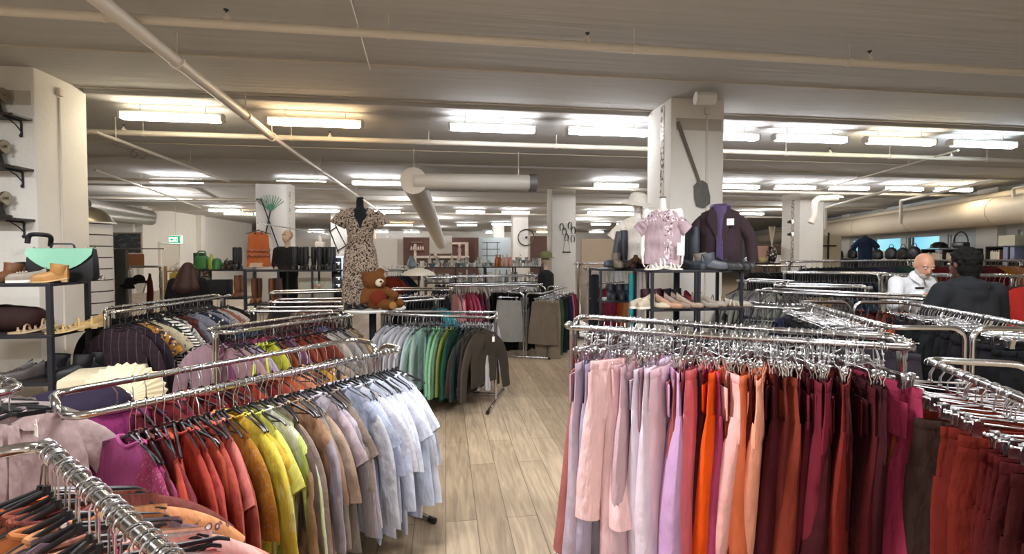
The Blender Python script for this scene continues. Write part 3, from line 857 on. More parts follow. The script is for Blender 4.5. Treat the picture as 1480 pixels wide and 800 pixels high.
def hang(A, B, h, items, rname, ename, t0=.06, t1=.94, face=1, near=True, jit=.3, yawj=7, drop=.0155, hk=None, seed=1, extra=0, gap=None, lit=False):
    """items: (style, colour hex, colour words, fabric, [opts]); hung from A to B under the rail"""
    r = random.Random(seed)
    A = Vector((A.x, A.y, h)); B = Vector((B.x, B.y, h)); d = B - A; ang = math.atan2(d.y, d.x)
    n = len(items)
    for i, it in enumerate(items):
        style, cx, cw, fb = it[:4]; o = it[4] if len(it) > 4 else {}
        t = o.get('t', t0 + (t1 - t0) * (i + .5 + r.uniform(-jit, jit)) / n)
        p = A + d * t + Vector((0, 0, drop - .0))
        p.z = h + drop - .0155
        sd = Vector((-d.y, d.x, 0)).normalized(); pg = p + sd * (o.get('off', r.gauss(0, .018) if style in TROU else r.gauss(0, .008))) + Vector((0, 0, o.get('dz', -abs(r.gauss(0, .008)))))
        rz = ang + (PI if face < 0 else 0) + math.radians(o.get('yaw', r.gauss(0, yawj)))
        if o.get('flip'): rz += PI
        tl = r.gauss(0, .02)
        kind = 'clip' if style in TROU else 'plastic'
        nm, cat = NAMES[style]
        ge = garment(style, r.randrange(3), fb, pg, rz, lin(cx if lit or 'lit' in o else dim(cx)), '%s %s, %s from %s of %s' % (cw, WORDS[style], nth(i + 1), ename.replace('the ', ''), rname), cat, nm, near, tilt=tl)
        if 'sy' in o: ge.scale = (1, o['sy'], 1)
        g = 'hangers on ' + rname
        hanger(kind, p, rz, ('chrome clip hanger on ' if kind == 'clip' else 'black clothes hanger on ') + rname, g, near, tl)
    for i in range(extra):
        t = t0 + (t1 - t0) * r.random(); p = A + d * t; p.z = h
        hanger('clip' if items[0][0] in TROU else 'plastic', p, ang + r.gauss(0, .22), ('chrome clip hanger on ' if items[0][0] in TROU else 'black clothes hanger on ') + rname, 'hangers on ' + rname, near, r.gauss(0, .05))
def jc(hexs, r, a=.1):
    c = hexs.lstrip('#'); v = [int(c[i:i + 2], 16) for i in (0, 2, 4)]; f = 1 + r.uniform(-a, a)
    return '#' + ''.join('%02x' % max(0, min(255, int(x * f + r.uniform(-6, 6)))) for x in v)
def fill(spec, styles, fabs=('plain',), seed=0):
    """spec: (count, hex, words) runs in hanging order"""
    r = random.Random(seed); out = []
    for n, hx, wds in spec:
        for i in range(n): out.append((r.choice(styles), jc(hx, r), wds, r.choice(fabs)))
    return out
# ------------------------------------------------------------------ racks and what hangs on them
def V2(p): return Vector((p.x, p.y, 0))
def ext(a, b, l):
    return a + (b - a).normalized() * l
# --- front right rack: pink to red trousers
h = 1.26
a1, b1 = V2(at(815, 472, h)), V2(at(1325, 503, h)); a2, b2 = V2(at(840, 457, h)), V2(at(1285, 488, h))
rack('chrome twin-rail clothes rack with pink to red trousers beside the aisle', [(a1, b1, h), (a2, b2, h)])
tr = [('slim', '#c4726c', 'salmon pink', 'plain', dict(t=.075, yaw=4)), ('straight', '#b3a2b0', 'greyish lilac', 'plain'), ('straight', '#a498ab', 'lilac grey', 'plain'), ('slim', '#aca2b4', 'pale lilac grey', 'plain'),
      ('straight', '#9c92a2', 'grey mauve', 'plain'), ('crop', '#ecc4c4', 'large pale pink', 'plain', dict(t=.19, yaw=-42, off=-.2, dz=.02, sy=.56, lit=1)), ('slim', '#8f858f', 'dark grey mauve', 'plain'), ('straight', '#bfa2a8', 'dusty mauve', 'plain'),
      ('straight', '#d8b2b4', 'pink beige', 'plain', dict(yaw=-25)), ('straight', '#dcb6bc', 'light rose pink', 'plain', dict(yaw=-30)), ('slim', '#b68a92', 'old rose', 'plain'), ('slim', '#ddd0e0', 'pale lavender', 'plain', dict(yaw=-18)), ('slim', '#d6c6d2', 'off-white lilac', 'plain'),
      ('straight', '#e0c2ca', 'powder pink', 'plain', dict(yaw=-22)), ('straight', '#bb94ba', 'soft violet', 'plain', dict(yaw=12)), ('slim', '#bc5c50', 'coral red', 'plain'), ('slim', '#c87e84', 'rose', 'plain'), ('straight', '#6d2730', 'deep burgundy', 'plain'),
      ('straight', '#cc6670', 'warm pink', 'plain', dict(yaw=-20)), ('straight', '#cf4878', 'hot pink', 'plain', dict(yaw=10)), ('slim', '#e2a8a2', 'light peach', 'plain'), ('straight', '#e0510e', 'bright orange', 'plain', dict(yaw=-18)),
      ('slim', '#b8431e', 'rust orange', 'plain'), ('slim', '#8c2a18', 'dark brick', 'plain'), ('slim', '#9a2c26', 'brick red', 'plain'), ('straight', '#e0764e', 'coral orange', 'plain', dict(yaw=-24)), ('slim', '#f0a488', 'pale peach', 'plain'), ('straight', '#c44a30', 'tomato red', 'plain'),
      ('straight', '#a83a34', 'faded red', 'plain'), ('straight', '#7e1c26', 'dark red', 'plain'), ('slim', '#9a2034', 'crimson', 'plain'), ('straight', '#6e1622', 'wine red', 'plain', dict(yaw=15)), ('slim', '#ac2840', 'raspberry', 'plain'), ('straight', '#8a1c30', 'deep crimson', 'plain', dict(yaw=-20)),
      ('slim', '#bc2c48', 'bright raspberry', 'plain'), ('straight', '#70161e', 'maroon', 'plain'), ('straight', '#c03428', 'scarlet', 'plain', dict(yaw=-15)), ('slim', '#5c1520', 'dark wine', 'plain'), ('straight', '#841a24', 'cherry red', 'plain'), ('slim', '#661824', 'oxblood', 'plain'), ('straight', '#c83a62', 'fuchsia', 'plain')]
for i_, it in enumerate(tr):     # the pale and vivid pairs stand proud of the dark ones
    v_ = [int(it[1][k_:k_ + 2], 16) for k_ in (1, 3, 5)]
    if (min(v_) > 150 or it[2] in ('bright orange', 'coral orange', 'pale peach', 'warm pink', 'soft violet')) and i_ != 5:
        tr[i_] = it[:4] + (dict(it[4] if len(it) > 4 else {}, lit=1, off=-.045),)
hang(a1, b1, h, tr, 'the front pink-to-red rail', 'the aisle end', .07, .93, face=1, yawj=12, seed=11, extra=34)
tb = fill([(6, '#7a6456', 'taupe'), (8, '#8c8078', 'grey beige'), (8, '#4c4a52', 'charcoal'), (8, '#b0a496', 'stone'), (6, '#5c4a42', 'brown')], ('straight', 'slim'), seed=2)
hang(a2, b2, h, tb, 'the rear pink-rack rail', 'the aisle end', .06, .95, face=1, yawj=9, seed=12, extra=26)

# --- right edge rack: rust and red trousers
h = 1.165
ra, rb = V2(at(1335, 519, h)), V2(at(1480, 577, h)); rb = ext(rb, ra, -.75); dr_ = (rb - ra).normalized(); sd_ = Vector((-dr_.y, dr_.x, 0))
if sd_.x < 0: sd_ = -sd_
rack('chrome rack with rust and dark red trousers at the right edge', [(ra, rb, h), (ra + sd_ * .84, rb + sd_ * .84, h)], posts=(ra + sd_ * .42, rb + sd_ * .42))
rt = [('straight', '#c8456e', 'raspberry pink', 'plain', dict(yaw=20)), ('straight', '#b8401c', 'rust orange', 'plain', dict(yaw=-8)), ('straight', '#c2441a', 'orange rust', 'plain'), ('slim', '#a8301a', 'brick', 'plain'), ('straight', '#c04a1e', 'burnt orange', 'plain'), ('straight', '#c8501f', 'vivid orange', 'plain'), ('straight', '#b04020', 'copper', 'plain', dict(yaw=-12)),
      ('straight', '#58382f', 'dark brown', 'plain'), ('straight', '#c03822', 'orange red', 'plain'), ('straight', '#ae2e1e', 'tomato red', 'plain'), ('slim', '#b83420', 'bright rust', 'plain'), ('straight', '#9a2420', 'red', 'plain'), ('straight', '#941e20', 'cherry red', 'plain', dict(yaw=8)), ('straight', '#8a1c1c', 'deep red', 'plain'), ('straight', '#7a181c', 'dark red', 'plain'), ('straight', '#6e1418', 'maroon', 'plain'), ('straight', '#64141a', 'wine', 'plain'), ('straight', '#7c1c1e', 'brick maroon', 'plain')]
hang(ra, rb, h, rt, 'the rust and red trousers rack', 'the far end', .035, .8, face=1, yawj=9, seed=13, extra=14)

# --- wide black-trouser rack behind it
h = 1.21
r3a, r3b = V2(at(1157, 436, h)), V2(at(1284, 473, h)); r3c = V2(at(1307, 437, h)); r3d = r3c + (r3b - r3a)
pa, pb = (r3a + r3c) / 2, (r3b + r3d) / 2
rack('wide chrome rack crammed with black trousers on clip hangers', [(r3a, r3b, h), (r3c, r3d, h)], posts=(pa, pb))
sp = fill([(4, '#3a3f6a', 'navy'), (28, '#1d1c20', 'black'), (4, '#46454c', 'charcoal')], ('straight', 'slim'), seed=4)
hang(r3a, r3b, h, sp, 'the black trousers rail near the shoes', 'the far end', .03, .97, yawj=10, seed=14, extra=20)
sp = fill([(36, '#1b1a1e', 'black')], ('straight', 'slim'), seed=5)
hang(r3c, r3d, h, sp, 'the black trousers rail beside the person', 'the far end', .03, .97, yawj=10, seed=15, extra=12)
# --- rack running on from it at the right edge of the frame
h = 1.2
q0 = V2(at(1425, 490, h)); 

# --- bottom left rack seen from above
h = 1.15
l1a, l1b = V2(at(60, 640, h)), V2(at(235, 800, h)); l1b = ext(l1b, l1a, -.55); dd_ = (l1b - l1a).normalized(); sd_ = Vector((dd_.y, -dd_.x, 0))
if sd_.x > 0: sd_ = -sd_
rack('chrome rack in the bottom left corner crowded with orange and pink tops', [(l1a, l1b, h), (l1a + sd_ * .6, l1b + sd_ * .6, h)], posts=(l1a + sd_ * .3, l1b + sd_ * .3))
sp = [('long', '#c8622e', 'orange', 'plain'), ('long', '#7a3f30', 'brown', 'plain'), ('long', '#864a3a', 'reddish brown', 'knit'), ('short', '#6c3a34', 'chocolate', 'plain'), ('long', '#a3643a', 'caramel', 'plain'), ('short', '#c58a5e', 'tan', 'floral'), ('shirt', '#6e5a62', 'mauve grey', 'plain'), ('long', '#8a5a48', 'brown floral', 'floral'),
      ('long', '#c79a80', 'beige pink', 'plain'), ('shirt', '#d2aaa0', 'pale pink', 'plain'), ('short', '#cc8e80', 'dusty coral', 'plain'), ('long', '#c28878', 'rose beige', 'plain'), ('long', '#b4505c', 'deep rose', 'plain'), ('short', '#c0407c', 'magenta', 'plain'), ('long', '#c4386e', 'hot pink', 'plain'), ('long', '#b43a52', 'raspberry', 'plain'), ('shirt', '#241e22', 'black', 'plain'),
      ('long', '#1e1b1e', 'black knitted', 'knit'), ('long', '#caa0a0', 'pink', 'plain'), ('short', '#7c5a56', 'mauve brown', 'plain'), ('long', '#b07a5a', 'cinnamon', 'plain'), ('long', '#3a3034', 'dark grey', 'plain')]
hang(l1a, l1b, h, sp, 'the bottom left corner rack', 'the far end', .02, .72, yawj=8, seed=21, extra=8, lit=True)

# --- rack cut by the left edge, mauve cardigan facing out
h = 1.18
l0a = V2(at(36, 561, h)); l0b = l0a + C(-1.15, .62) - C(0, 0); dd_ = (l0b - l0a).normalized(); sd_ = Vector((dd_.y, -dd_.x, 0))
if sd_.y > 0: sd_ = -sd_
rack('chrome rack at the left edge with a mauve top facing out', [(l0a, l0b, h), (l0a + sd_ * .5, l0b + sd_ * .5, h)], posts=(l0a + sd_ * .25, l0b + sd_ * .25))
hang(l0a, l0b, h, [('shirt', '#b59c9a', 'mauve beige', 'plain', dict(yaw=4)), ('long', '#a89090', 'greyish pink', 'plain'), ('long', '#7d6c70', 'grey mauve', 'plain'), ('short', '#c0b0ac', 'pale grey', 'plain'), ('long', '#5b4a55', 'plum grey', 'plain'), ('long', '#94807c', 'taupe', 'plain'), ('long', '#8a7672', 'mushroom', 'plain')],
     'the rack at the left edge', 'the open end', .05, .6, face=-1, yawj=3, seed=22, extra=10)

# --- white shirt rack with the corals behind
h = 1.05
l2a, l2b = V2(at(98, 605, h)), V2(at(584, 504, h)); l2c, l2d = V2(at(74, 569, h)), V2(at(512, 490, h))
rack('chrome rack with white blouses and coral tops, long rails across the lower left', [(l2a, l2b, h), (l2c, l2d, h)], foot=.5)
fr = [('long', '#b04a86', 'magenta', 'plain'), ('tunic', '#b23c6e', 'deep pink', 'lace'), ('long', '#8a3a34', 'maroon brown', 'plain'), ('long', '#a83e48', 'dark rose', 'plain'), ('long', '#d05038', 'coral red', 'plain'), ('shirt', '#d4563c', 'coral', 'plain'), ('long', '#c84a38', 'tomato', 'plain'), ('long', '#c85048', 'salmon red', 'plain'), ('shirt', '#d66448', 'light coral', 'plain'), ('long', '#cc5a4a', 'burnt coral', 'plain'), ('long', '#c4604e', 'terracotta', 'plain'), ('short', '#dc7c72', 'pink coral', 'plain'),
      ('tunic', '#c98a2c', 'mustard', 'lace'), ('short', '#e0b83c', 'golden yellow', 'plain'), ('long', '#e6d24a', 'lemon yellow', 'plain'), ('tunic', '#ebe08a', 'pale yellow', 'plain'), ('short', '#dfe06a', 'lime yellow', 'plain'), ('long', '#e8e2c4', 'cream', 'plain'), ('shirt', '#cfe07c', 'bright lime', 'plain'),
      ('long', '#a08c80', 'taupe', 'plain'), ('long', '#7e6a60', 'mushroom brown', 'plain'), ('long', '#c09a78', 'camel', 'plain'), ('tunic', '#b58c6a', 'tan', 'plain'), ('long', '#948478', 'grey brown', 'plain'), ('tunic', '#b59c86', 'sand', 'plain'), ('long', '#a89ca4', 'mauve grey', 'plain'), ('long', '#c4bac4', 'pale lilac', 'plain'), ('short', '#b6a4aa', 'dusty lilac', 'plain'), ('long', '#b8b0b4', 'silver grey', 'knit'), ('short', '#8c7c6e', 'glittering brown', 'lace'), ('tunic', '#a3968a', 'beige lace', 'lace'),
      ('short', '#a4abc0', 'blue grey', 'plain'), ('tunic', '#c4c8d8', 'ice blue', 'plain'), ('shirt', '#d4d0d0', 'pearl', 'plain'), ('tunic', '#e0dcdc', 'off-white', 'lace'), ('shirt', '#dfe0e8', 'cool white', 'plain'), ('tunic', '#d9e0ea', 'bluish white', 'plain'), ('long', '#e4e6ec', 'white', 'plain'), ('tunic', '#e9e8ea', 'bright white', 'lace'), ('shirt', '#dce4f0', 'pale blue white', 'plain'), ('tunic', '#e6e6ea', 'soft white', 'plain'), ('short', '#ecebee', 'plain white', 'plain'), ('shirt', '#e8e8ee', 'crisp white', 'plain'), ('tunic', '#d2d4ea', 'pale periwinkle', 'plain'), ('short', '#eeeeee', 'snow white', 'plain'), ('tunic', '#e8e6e6', 'embroidered white', 'lace')]
hang(l2a, l2b, h, fr, 'the long coral-to-white rail', 'the left end', .10, .97, face=-1, yawj=8, seed=23, extra=8)
bk = [('long', '#b03a80', 'magenta', 'plain', dict(yaw=70)), ('long', '#b2324c', 'cranberry', 'plain'), ('long', '#a62c38', 'dark red', 'plain'), ('jumper', '#b83234', 'red', 'plain'), ('long', '#b2405a', 'rose red', 'plain'), ('long', '#c43a30', 'poppy red', 'plain'), ('jumper', '#b42a2c', 'crimson', 'plain'), ('long', '#9e2428', 'deep red', 'plain'), ('long', '#c23a30', 'bright red', 'plain'), ('jumper', '#c63c34', 'vermilion', 'plain'), ('long', '#cf4a34', 'orange red', 'plain'), ('long', '#b0302c', 'brick red', 'plain'), ('long', '#c8503c', 'coral red', 'plain'),
      ('long', '#d8683c', 'orange', 'plain'), ('jumper', '#dc8a62', 'peach', 'plain', dict(yaw=25)), ('long', '#e09a70', 'light peach', 'plain'), ('long', '#d89468', 'apricot', 'plain'), ('long', '#e2a83c', 'amber yellow', 'plain'), ('short', '#c48c54', 'caramel', 'print'), ('long', '#a89a88', 'beige', 'plain'), ('long', '#8c8078', 'taupe', 'plain')]
hang(l2c, l2d, h, bk, 'the red-to-peach rail behind', 'the left end', .12, .95, face=1, yawj=8, seed=24, extra=10)

# --- next rack back: neon, rust and beige tops
h = 1.03
l3a, l3b = V2(at(326, 481, h)), V2(at(514, 455, h)); l3c, l3d = V2(at(297, 476, h)), V2(at(478, 452, h))
rack('chrome rack with neon yellow, rust and beige tops', [(l3a, l3b, h), (l3c, l3d, h)], foot=.4)
fr = [('jumper', '#a07a7e', 'dusty mauve', 'plain'), ('long', '#a98a9a', 'mauve', 'plain'), ('long', '#b5a2c4', 'lilac', 'plain'), ('short', '#d6de5e', 'neon yellow', 'plain', dict(yaw=-35)), ('long', '#dce458', 'lime neon', 'plain', dict(yaw=-30)), ('long', '#c9c43c', 'acid yellow', 'plain'), ('long', '#b05226', 'dark orange', 'plain'), ('long', '#6a3a44', 'plum', 'plain'), ('long', '#8a5a72', 'dusky purple', 'plain'), ('long', '#a4688c', 'orchid', 'plain'), ('long', '#b44a2c', 'rust', 'plain'), ('jumper', '#b8502e', 'burnt orange', 'plain'), ('long', '#b04a30', 'terracotta', 'plain'), ('long', '#a84430', 'brick', 'plain'), ('long', '#b25a44', 'light brick', 'plain'),
      ('long', '#b0a496', 'beige', 'plain'), ('shirt', '#a89e94', 'grey beige', 'plain'), ('long', '#9e9690', 'warm grey', 'plain'), ('long', '#a8a09a', 'stone grey', 'knit'), ('jumper', '#948a80', 'mushroom', 'knit'), ('long', '#b49e80', 'sand', 'plain'), ('long', '#a88c6a', 'tan', 'plain')]
hang(l3a, l3b, h, fr, 'the neon, rust and beige rail', 'the left end', .06, .97, face=-1, yawj=8, seed=25, extra=6)
bk = [('jumper', '#a88690', 'dusty pink', 'plain', dict(yaw=20))] + fill([(5, '#8e4a6e', 'plum pink'), (6, '#a04060', 'berry'), (8, '#7a3444', 'dark berry'), (4, '#6a5a86', 'violet')], ('long', 'jumper', 'short'), seed=9)
hang(l3c, l3d, h, bk, 'the berry rail behind the neon tops', 'the left end', .04, .95, face=-1, yawj=8, seed=26)

# --- printed shirts rack
h = 1.12
l5a, l5b = V2(at(160, 452, h)), V2(at(336, 427, h)); l5c, l5d = V2(at(150, 446, h)), V2(at(308, 426, h))
rack('chrome rack with patterned shirts beside the slatted half-round display', [(l5a, l5b, h), (l5c, l5d, h)], foot=.4)
pr = [('long', '#4a3038', 'dark checked', 'plaid'), ('shirt', '#3c2a34', 'purple plaid', 'plaid'), ('shirt', '#2e2a30', 'black checked', 'plaid'), ('short', '#d08a32', 'orange patterned', 'print'), ('short', '#cda768', 'mustard printed', 'print'), ('short', '#cabd9a', 'cream printed', 'floral'), ('long', '#2c4038', 'green zigzag', 'print'), ('short', '#3a3a3c', 'black and white striped', 'stripe'), ('short', '#8a8a82', 'grey striped', 'stripe'), ('shirt', '#c0bcb4', 'pale printed', 'print'), ('long', '#8c3026', 'brick red', 'plain'), ('shirt', '#a04a34', 'rust checked', 'plaid'), ('short', '#7e7e88', 'grey floral', 'floral'), ('long', '#8a8894', 'lavender grey floral', 'floral'), ('short', '#1f1e22', 'black', 'plain'), ('short', '#38445a', 'blue printed', 'print'), ('short', '#aab0bc', 'pale blue', 'pinstripe'), ('long', '#26303e', 'navy', 'print'), ('short', '#3c5066', 'denim blue', 'denim'), ('short', '#b8b0aa', 'white printed', 'floral'), ('short', '#b46a4a', 'orange floral', 'floral'), ('short', '#d0c4b6', 'cream floral', 'floral'), ('long', '#1c1b1e', 'plain black', 'plain'), ('long', '#2a282c', 'charcoal', 'plain')]
hang(l5a, l5b, h, pr, 'the patterned shirts rail', 'the display end', .03, .97, face=-1, yawj=8, seed=27)
hang(l5c, l5d, h, fill([(14, '#2c2a30', 'dark'), (8, '#5a5056', 'grey')], ('long', 'short'), ('plain', 'print'), 31), 'the dark rail behind patterned shirts', 'the display end', .05, .95, near=False, seed=28)

# --- mid green rack
h = .97
g1a, g1b = V2(at(548, 453, h)), V2(at(713, 459, h)); g2a, g2b = V2(at(577, 450, h)), V2(at(720, 451, h))
gp0 = (g1a + g2a) / 2; gp1 = (g1b + g2b) / 2
rack('chrome rack with white, green and brown jumpers beside the aisle', [(g1a, g1b, h), (g2a, g2b, h)], foot=.42)
fr = [('shirt', '#e0dcd8', 'white', 'plain'), ('long', '#dedad6', 'off-white', 'knit'), ('long', '#d4cec8', 'cream', 'knit'), ('shirt', '#dcd8d4', 'ivory', 'lace'), ('jumper', '#e2deda', 'milk white', 'knit'), ('shirt', '#d6d0cc', 'pale cream', 'plain'), ('long', '#dfdbd7', 'soft white', 'plain'), ('long', '#ccd6d0', 'ice mint', 'plain'), ('jumper', '#b4ccc0', 'pale mint', 'knit'), ('long', '#9cc0b0', 'mint', 'plain'), ('long', '#7fa89c', 'sea green', 'plain'), ('jumper', '#7c9a98', 'grey teal', 'plain'), ('long', '#8cc896', 'light green', 'plain'), ('jumper', '#98d4a0', 'pastel green', 'knit'), ('long', '#6e8a6c', 'sage', 'plain'), ('long', '#8a9a3e', 'olive green', 'plain'), ('long', '#2e7258', 'emerald', 'plain'), ('jumper', '#1f5648', 'bottle green', 'knit'), ('long', '#1c4440', 'dark teal', 'plain'), ('long', '#4a4440', 'dark olive', 'plain'), ('jumper', '#585048', 'olive brown', 'knit'), ('long', '#4c4640', 'dark taupe', 'plain'), ('jumper', '#6a5c4c', 'khaki brown', 'knit'), ('jumper', '#64584a', 'brown', 'knit', dict(yaw=-34, t=.885))]
hang(g1a, g1b, h, fr, 'the white-to-brown jumper rail', 'the left end', .04, .95, face=1, yawj=10, seed=29)
hang(g2a, g2b, h, fill([(10, '#8c8a86', 'grey'), (6, '#4aa0b0', 'turquoise'), (10, '#d0ccc8', 'pale grey')], ('long', 'jumper'), seed=41), 'the rail behind the green jumpers', 'the left end', .05, .98, face=1, near=False, seed=30)

# --- small skirt rack further along the aisle: two rails running back
h = 1.03
s1a = V2(at(785, 424, h)); s1b = s1a + C(.55, 1.55) - C(0, 0); s2a = V2(at(733, 422, h)); s2b = s2a + C(.35, 1.55) - C(0, 0)
rack('chrome rack with grey and taupe skirts facing the aisle', [(s2a, s2b, h), (s1a, s1b, h)], foot=.4)
hang(s1a, s1b, h, [('skirt', '#8c7c6c', 'taupe', 'plain', dict(t=.03)), ('straight', '#a08e78', 'beige', 'plain'), ('straight', '#b0a48e', 'sand', 'plain'), ('straight', '#5e7a58', 'sage green', 'plain'), ('straight', '#3e6a4c', 'green', 'plain'), ('straight', '#2a3c38', 'dark green', 'plain'), ('straight', '#1e2028', 'black', 'plain'), ('straight', '#23253a', 'navy', 'plain'), ('straight', '#1c1b24', 'blue-black', 'plain'), ('straight', '#4c2c6c', 'purple', 'plain'), ('straight', '#c07a80', 'pink', 'plain'), ('straight', '#b43c50', 'rose red', 'plain'), ('straight', '#8e2438', 'crimson', 'plain')],
     'the taupe-to-crimson skirt rail', 'the aisle end', .03, .97, face=-1, near=True, yawj=4, seed=32)
hang(s2a, s2b, h, [('skirt', '#a8a4a0', 'pale grey', 'plain', dict(t=.03)), ('skirt', '#9a9894', 'silver grey', 'lace', dict(t=.07)), ('straight', '#76726e', 'grey', 'plain'), ('straight', '#5c5a5a', 'dark grey', 'plain'), ('straight', '#3c3a3c', 'charcoal', 'plain'), ('straight', '#4a4648', 'slate', 'plain')],
     'the pale grey skirt rail', 'the aisle end', .03, .9, face=-1, near=True, yawj=4, seed=33)

# --- racks of the middle distance: (front rail pixels, height, second-rail offset, label, items)
def simple(p, q, h, off, label, items, rname, ename, styles, fabs=('plain',), near=False, face=-1, seed=0, items2=None, rname2=None, yawj=8, foot=.35, extra=0, t0=.04, t1=.96):
    a, b = V2(at(*p, h)), V2(at(*q, h))
    d = (b - a).normalized(); s = Vector((-d.y, d.x, 0))
    if s.y < 0: s = -s
    s = s * off
    rack(label, [(a, b, h), (a + s, b + s, h)], foot=foot)
    hang(a, b, h, fill(items, styles, fabs, seed), rname, ename, t0, t1, face=face, near=near, seed=seed + 50, yawj=yawj, extra=extra)
    if items2: hang(a + s, b + s, h, fill(items2, styles, fabs, seed + 1), rname2, ename, .04, .96, face=face, near=near, seed=seed + 51, yawj=yawj, extra=extra)
simple((352, 450), (487, 449), 1.0, .42, 'chrome rack with dark berry tops behind the neon rack', [(6, '#3a5a78', 'blue'), (8, '#6a3040', 'dark berry'), (10, '#8a3a46', 'red brown')], 'the berry rack behind neon tops', 'the left end', ('long', 'short'), seed=61)
simple((385, 437), (498, 436), 1.05, .45, 'chrome rack with pale and rust tops left of the teddy bear', [(8, '#5a565c', 'grey'), (6, '#c8a894', 'pale peach'), (8, '#b06a58', 'rust'), (4, '#d0c0b4', 'cream')], 'the rack beside the teddy', 'the left end', ('long', 'short'), ('plain', 'print'), seed=63)
simple((388, 424), (500, 421), 1.1, .45, 'chrome rack with grey tops below the row of black boots', [(22, '#4e4a50', 'grey')], 'the rack below the black boots', 'the left end', ('long', 'short'), seed=65)
simple((570, 437), (645, 431), 1.03, .45, 'chrome rack with dark tops just right of the teddy bear', [(12, '#3a3840', 'dark grey'), (5, '#3aa0b0', 'turquoise')], 'the dark rack past the teddy', 'the left end', ('long', 'jumper'), seed=67)
simple((560, 419), (650, 419), 1.08, .45, 'chrome rack with black trousers behind the teddy bear', [(18, '#1c1b20', 'black')], 'the black rack behind the teddy', 'the left end', ('straight', 'slim'), seed=69)
simple((652, 413), (785, 411), 1.1, .5, 'chrome rack with pink blouses and black trousers across the aisle', [(4, '#e0a4a4', 'pale pink'), (4, '#d85a78', 'bright pink'), (4, '#c83a5c', 'raspberry'), (2, '#7a2c52', 'plum')], 'the pink blouse rail across the aisle', 'the left end', ('tunic', 'long'), seed=71, t1=.36)
h = 1.1
a_, b_ = V2(at(652, 413, h)), V2(at(785, 411, h))
hang(a_, b_, h, fill([(18, '#18171b', 'black')], ('straight', 'slim'), seed=8), 'the black rail beside pink blouses', 'the pink end', .42, .95, near=False, seed=73)
simple((618, 401), (790, 398), 1.2, .5, 'long chrome rack with cream and white tops before the glassware', [(4, '#3a3440', 'dark plum'), (22, '#d8d0c4', 'cream')], 'the cream rack before the glassware', 'the left end', ('long', 'short'), seed=75)
simple((560, 391), (590, 390), 1.3, .4, 'short rack with red and blue clothes left of the white lampshade', [(4, '#c8452c', 'orange red'), (3, '#3a6a98', 'blue'), (3, '#2a3a4c', 'dark blue')], 'the short red and blue rack', 'the left end', ('long', 'short'), seed=77)
simple((868, 409), (905, 407), 1.1, .4, 'small rack with crimson and orange clothes left of the shoe shelf', [(3, '#a82c44', 'crimson'), (3, '#d8521c', 'orange'), (3, '#c8784c', 'terracotta'), (2, '#c8a888', 'beige')], 'the small crimson-orange rack', 'the left end', ('straight', 'slim'), seed=79)
simple((845, 381), (925, 380), 1.45, .4, 'high rack with cream curtains behind the tall boots', [(22, '#ddd4c4', 'cream')], 'the cream rack behind the boots', 'the left end', ('straight', 'wide'), seed=81)
# right side
simple((1082, 384), (1166, 384), 1.42, .4, 'black clothes rack in front of the right column', [(24, '#1a191d', 'black')], 'the black rack before the column', 'the left end', ('long', 'jumper'), seed=83)
simple((1137, 394), (1292, 396), 1.36, .45, 'chrome rack with dark blue and black jumpers before the man in white', [(4, '#6e767c', 'grey blue'), (20, '#1c1c22', 'black'), (6, '#2a3c58', 'navy'), (4, '#7e7a6c', 'olive grey')], 'the navy rack before the man', 'the left end', ('long', 'jumper'), seed=85)
simple((1155, 378), (1330, 376), 1.5, .4, 'long rack of dark to green clothes below the windows', [(14, '#24232c', 'charcoal'), (4, '#26304e', 'navy'), (3, '#4c3c60', 'violet'), (3, '#1f4a4c', 'dark teal'), (4, '#2f6a4e', 'green'), (3, '#9cc8a4', 'mint')], 'the green-ended rack below windows', 'the left end', ('long', 'jumper'), seed=87)
simple((1332, 376), (1420, 376), 1.5, .4, 'long rack of red clothes below the bookshelf', [(14, '#9a2c28', 'red'), (4, '#7a2428', 'dark red')], 'the red rack below the bookshelf', 'the left end', ('long', 'jumper'), seed=89)
simple((1420, 376), (1490, 376), 1.5, .4, 'rack of orange and yellow clothes at the right edge', [(3, '#8a2420', 'dark red'), (4, '#c8862c', 'amber'), (3, '#d08a5c', 'apricot'), (4, '#a8564a', 'brick')], 'the amber rack at the right edge', 'the left end', ('long', 'jumper'), seed=91)
simple((1290, 398), (1490, 399), 1.38, .45, 'chrome rack of pale and red tops behind the person in grey', [(8, '#c8c2b8', 'pale grey'), (6, '#b8b0a0', 'stone'), (14, '#a8382c', 'red')], 'the pale-to-red rack', 'the left end', ('long', 'short'), seed=93)
simple((1125, 413), (1262, 416), 1.27, .45, 'chrome rack with beige and mixed tops left of the man in white', [(8, '#8a8078', 'taupe'), (6, '#c0a070', 'tan'), (6, '#7c6c68', 'brown grey'), (6, '#3c5a74', 'blue')], 'the beige rack before the man', 'the left end', ('long', 'short'), seed=95)
simple((1062, 405), (1122, 408), 1.3, .45, 'chrome rack just behind the right end of the shoe shelf', [(16, '#a8a29c', 'grey')], 'the grey rack behind the shoes', 'the left end', ('long', 'short'), seed=97)
simple((1090, 420), (1345, 433), 1.25, .42, 'long chrome rack with grey tops and orange ones before the man in white', [(8, '#7e7c78', 'grey'), (4, '#98948c', 'light grey'), (5, '#5c5a58', 'dark grey'), (6, '#8a3028', 'red'), (6, '#b8502e', 'orange')], 'the grey-to-orange rack', 'the left end', ('long', 'jumper'), near=False, seed=99)
simple((1062, 441), (1160, 447), 1.12, .4, 'chrome rack with grey jumpers beside the shoe shelf', [(10, '#7c7a76', 'grey'), (4, '#8e8a84', 'light grey'), (5, '#2a3260', 'navy blue'), (4, '#222226', 'black')], 'the grey jumper rack', 'the left end', ('jumper', 'long'), near=True, seed=101)
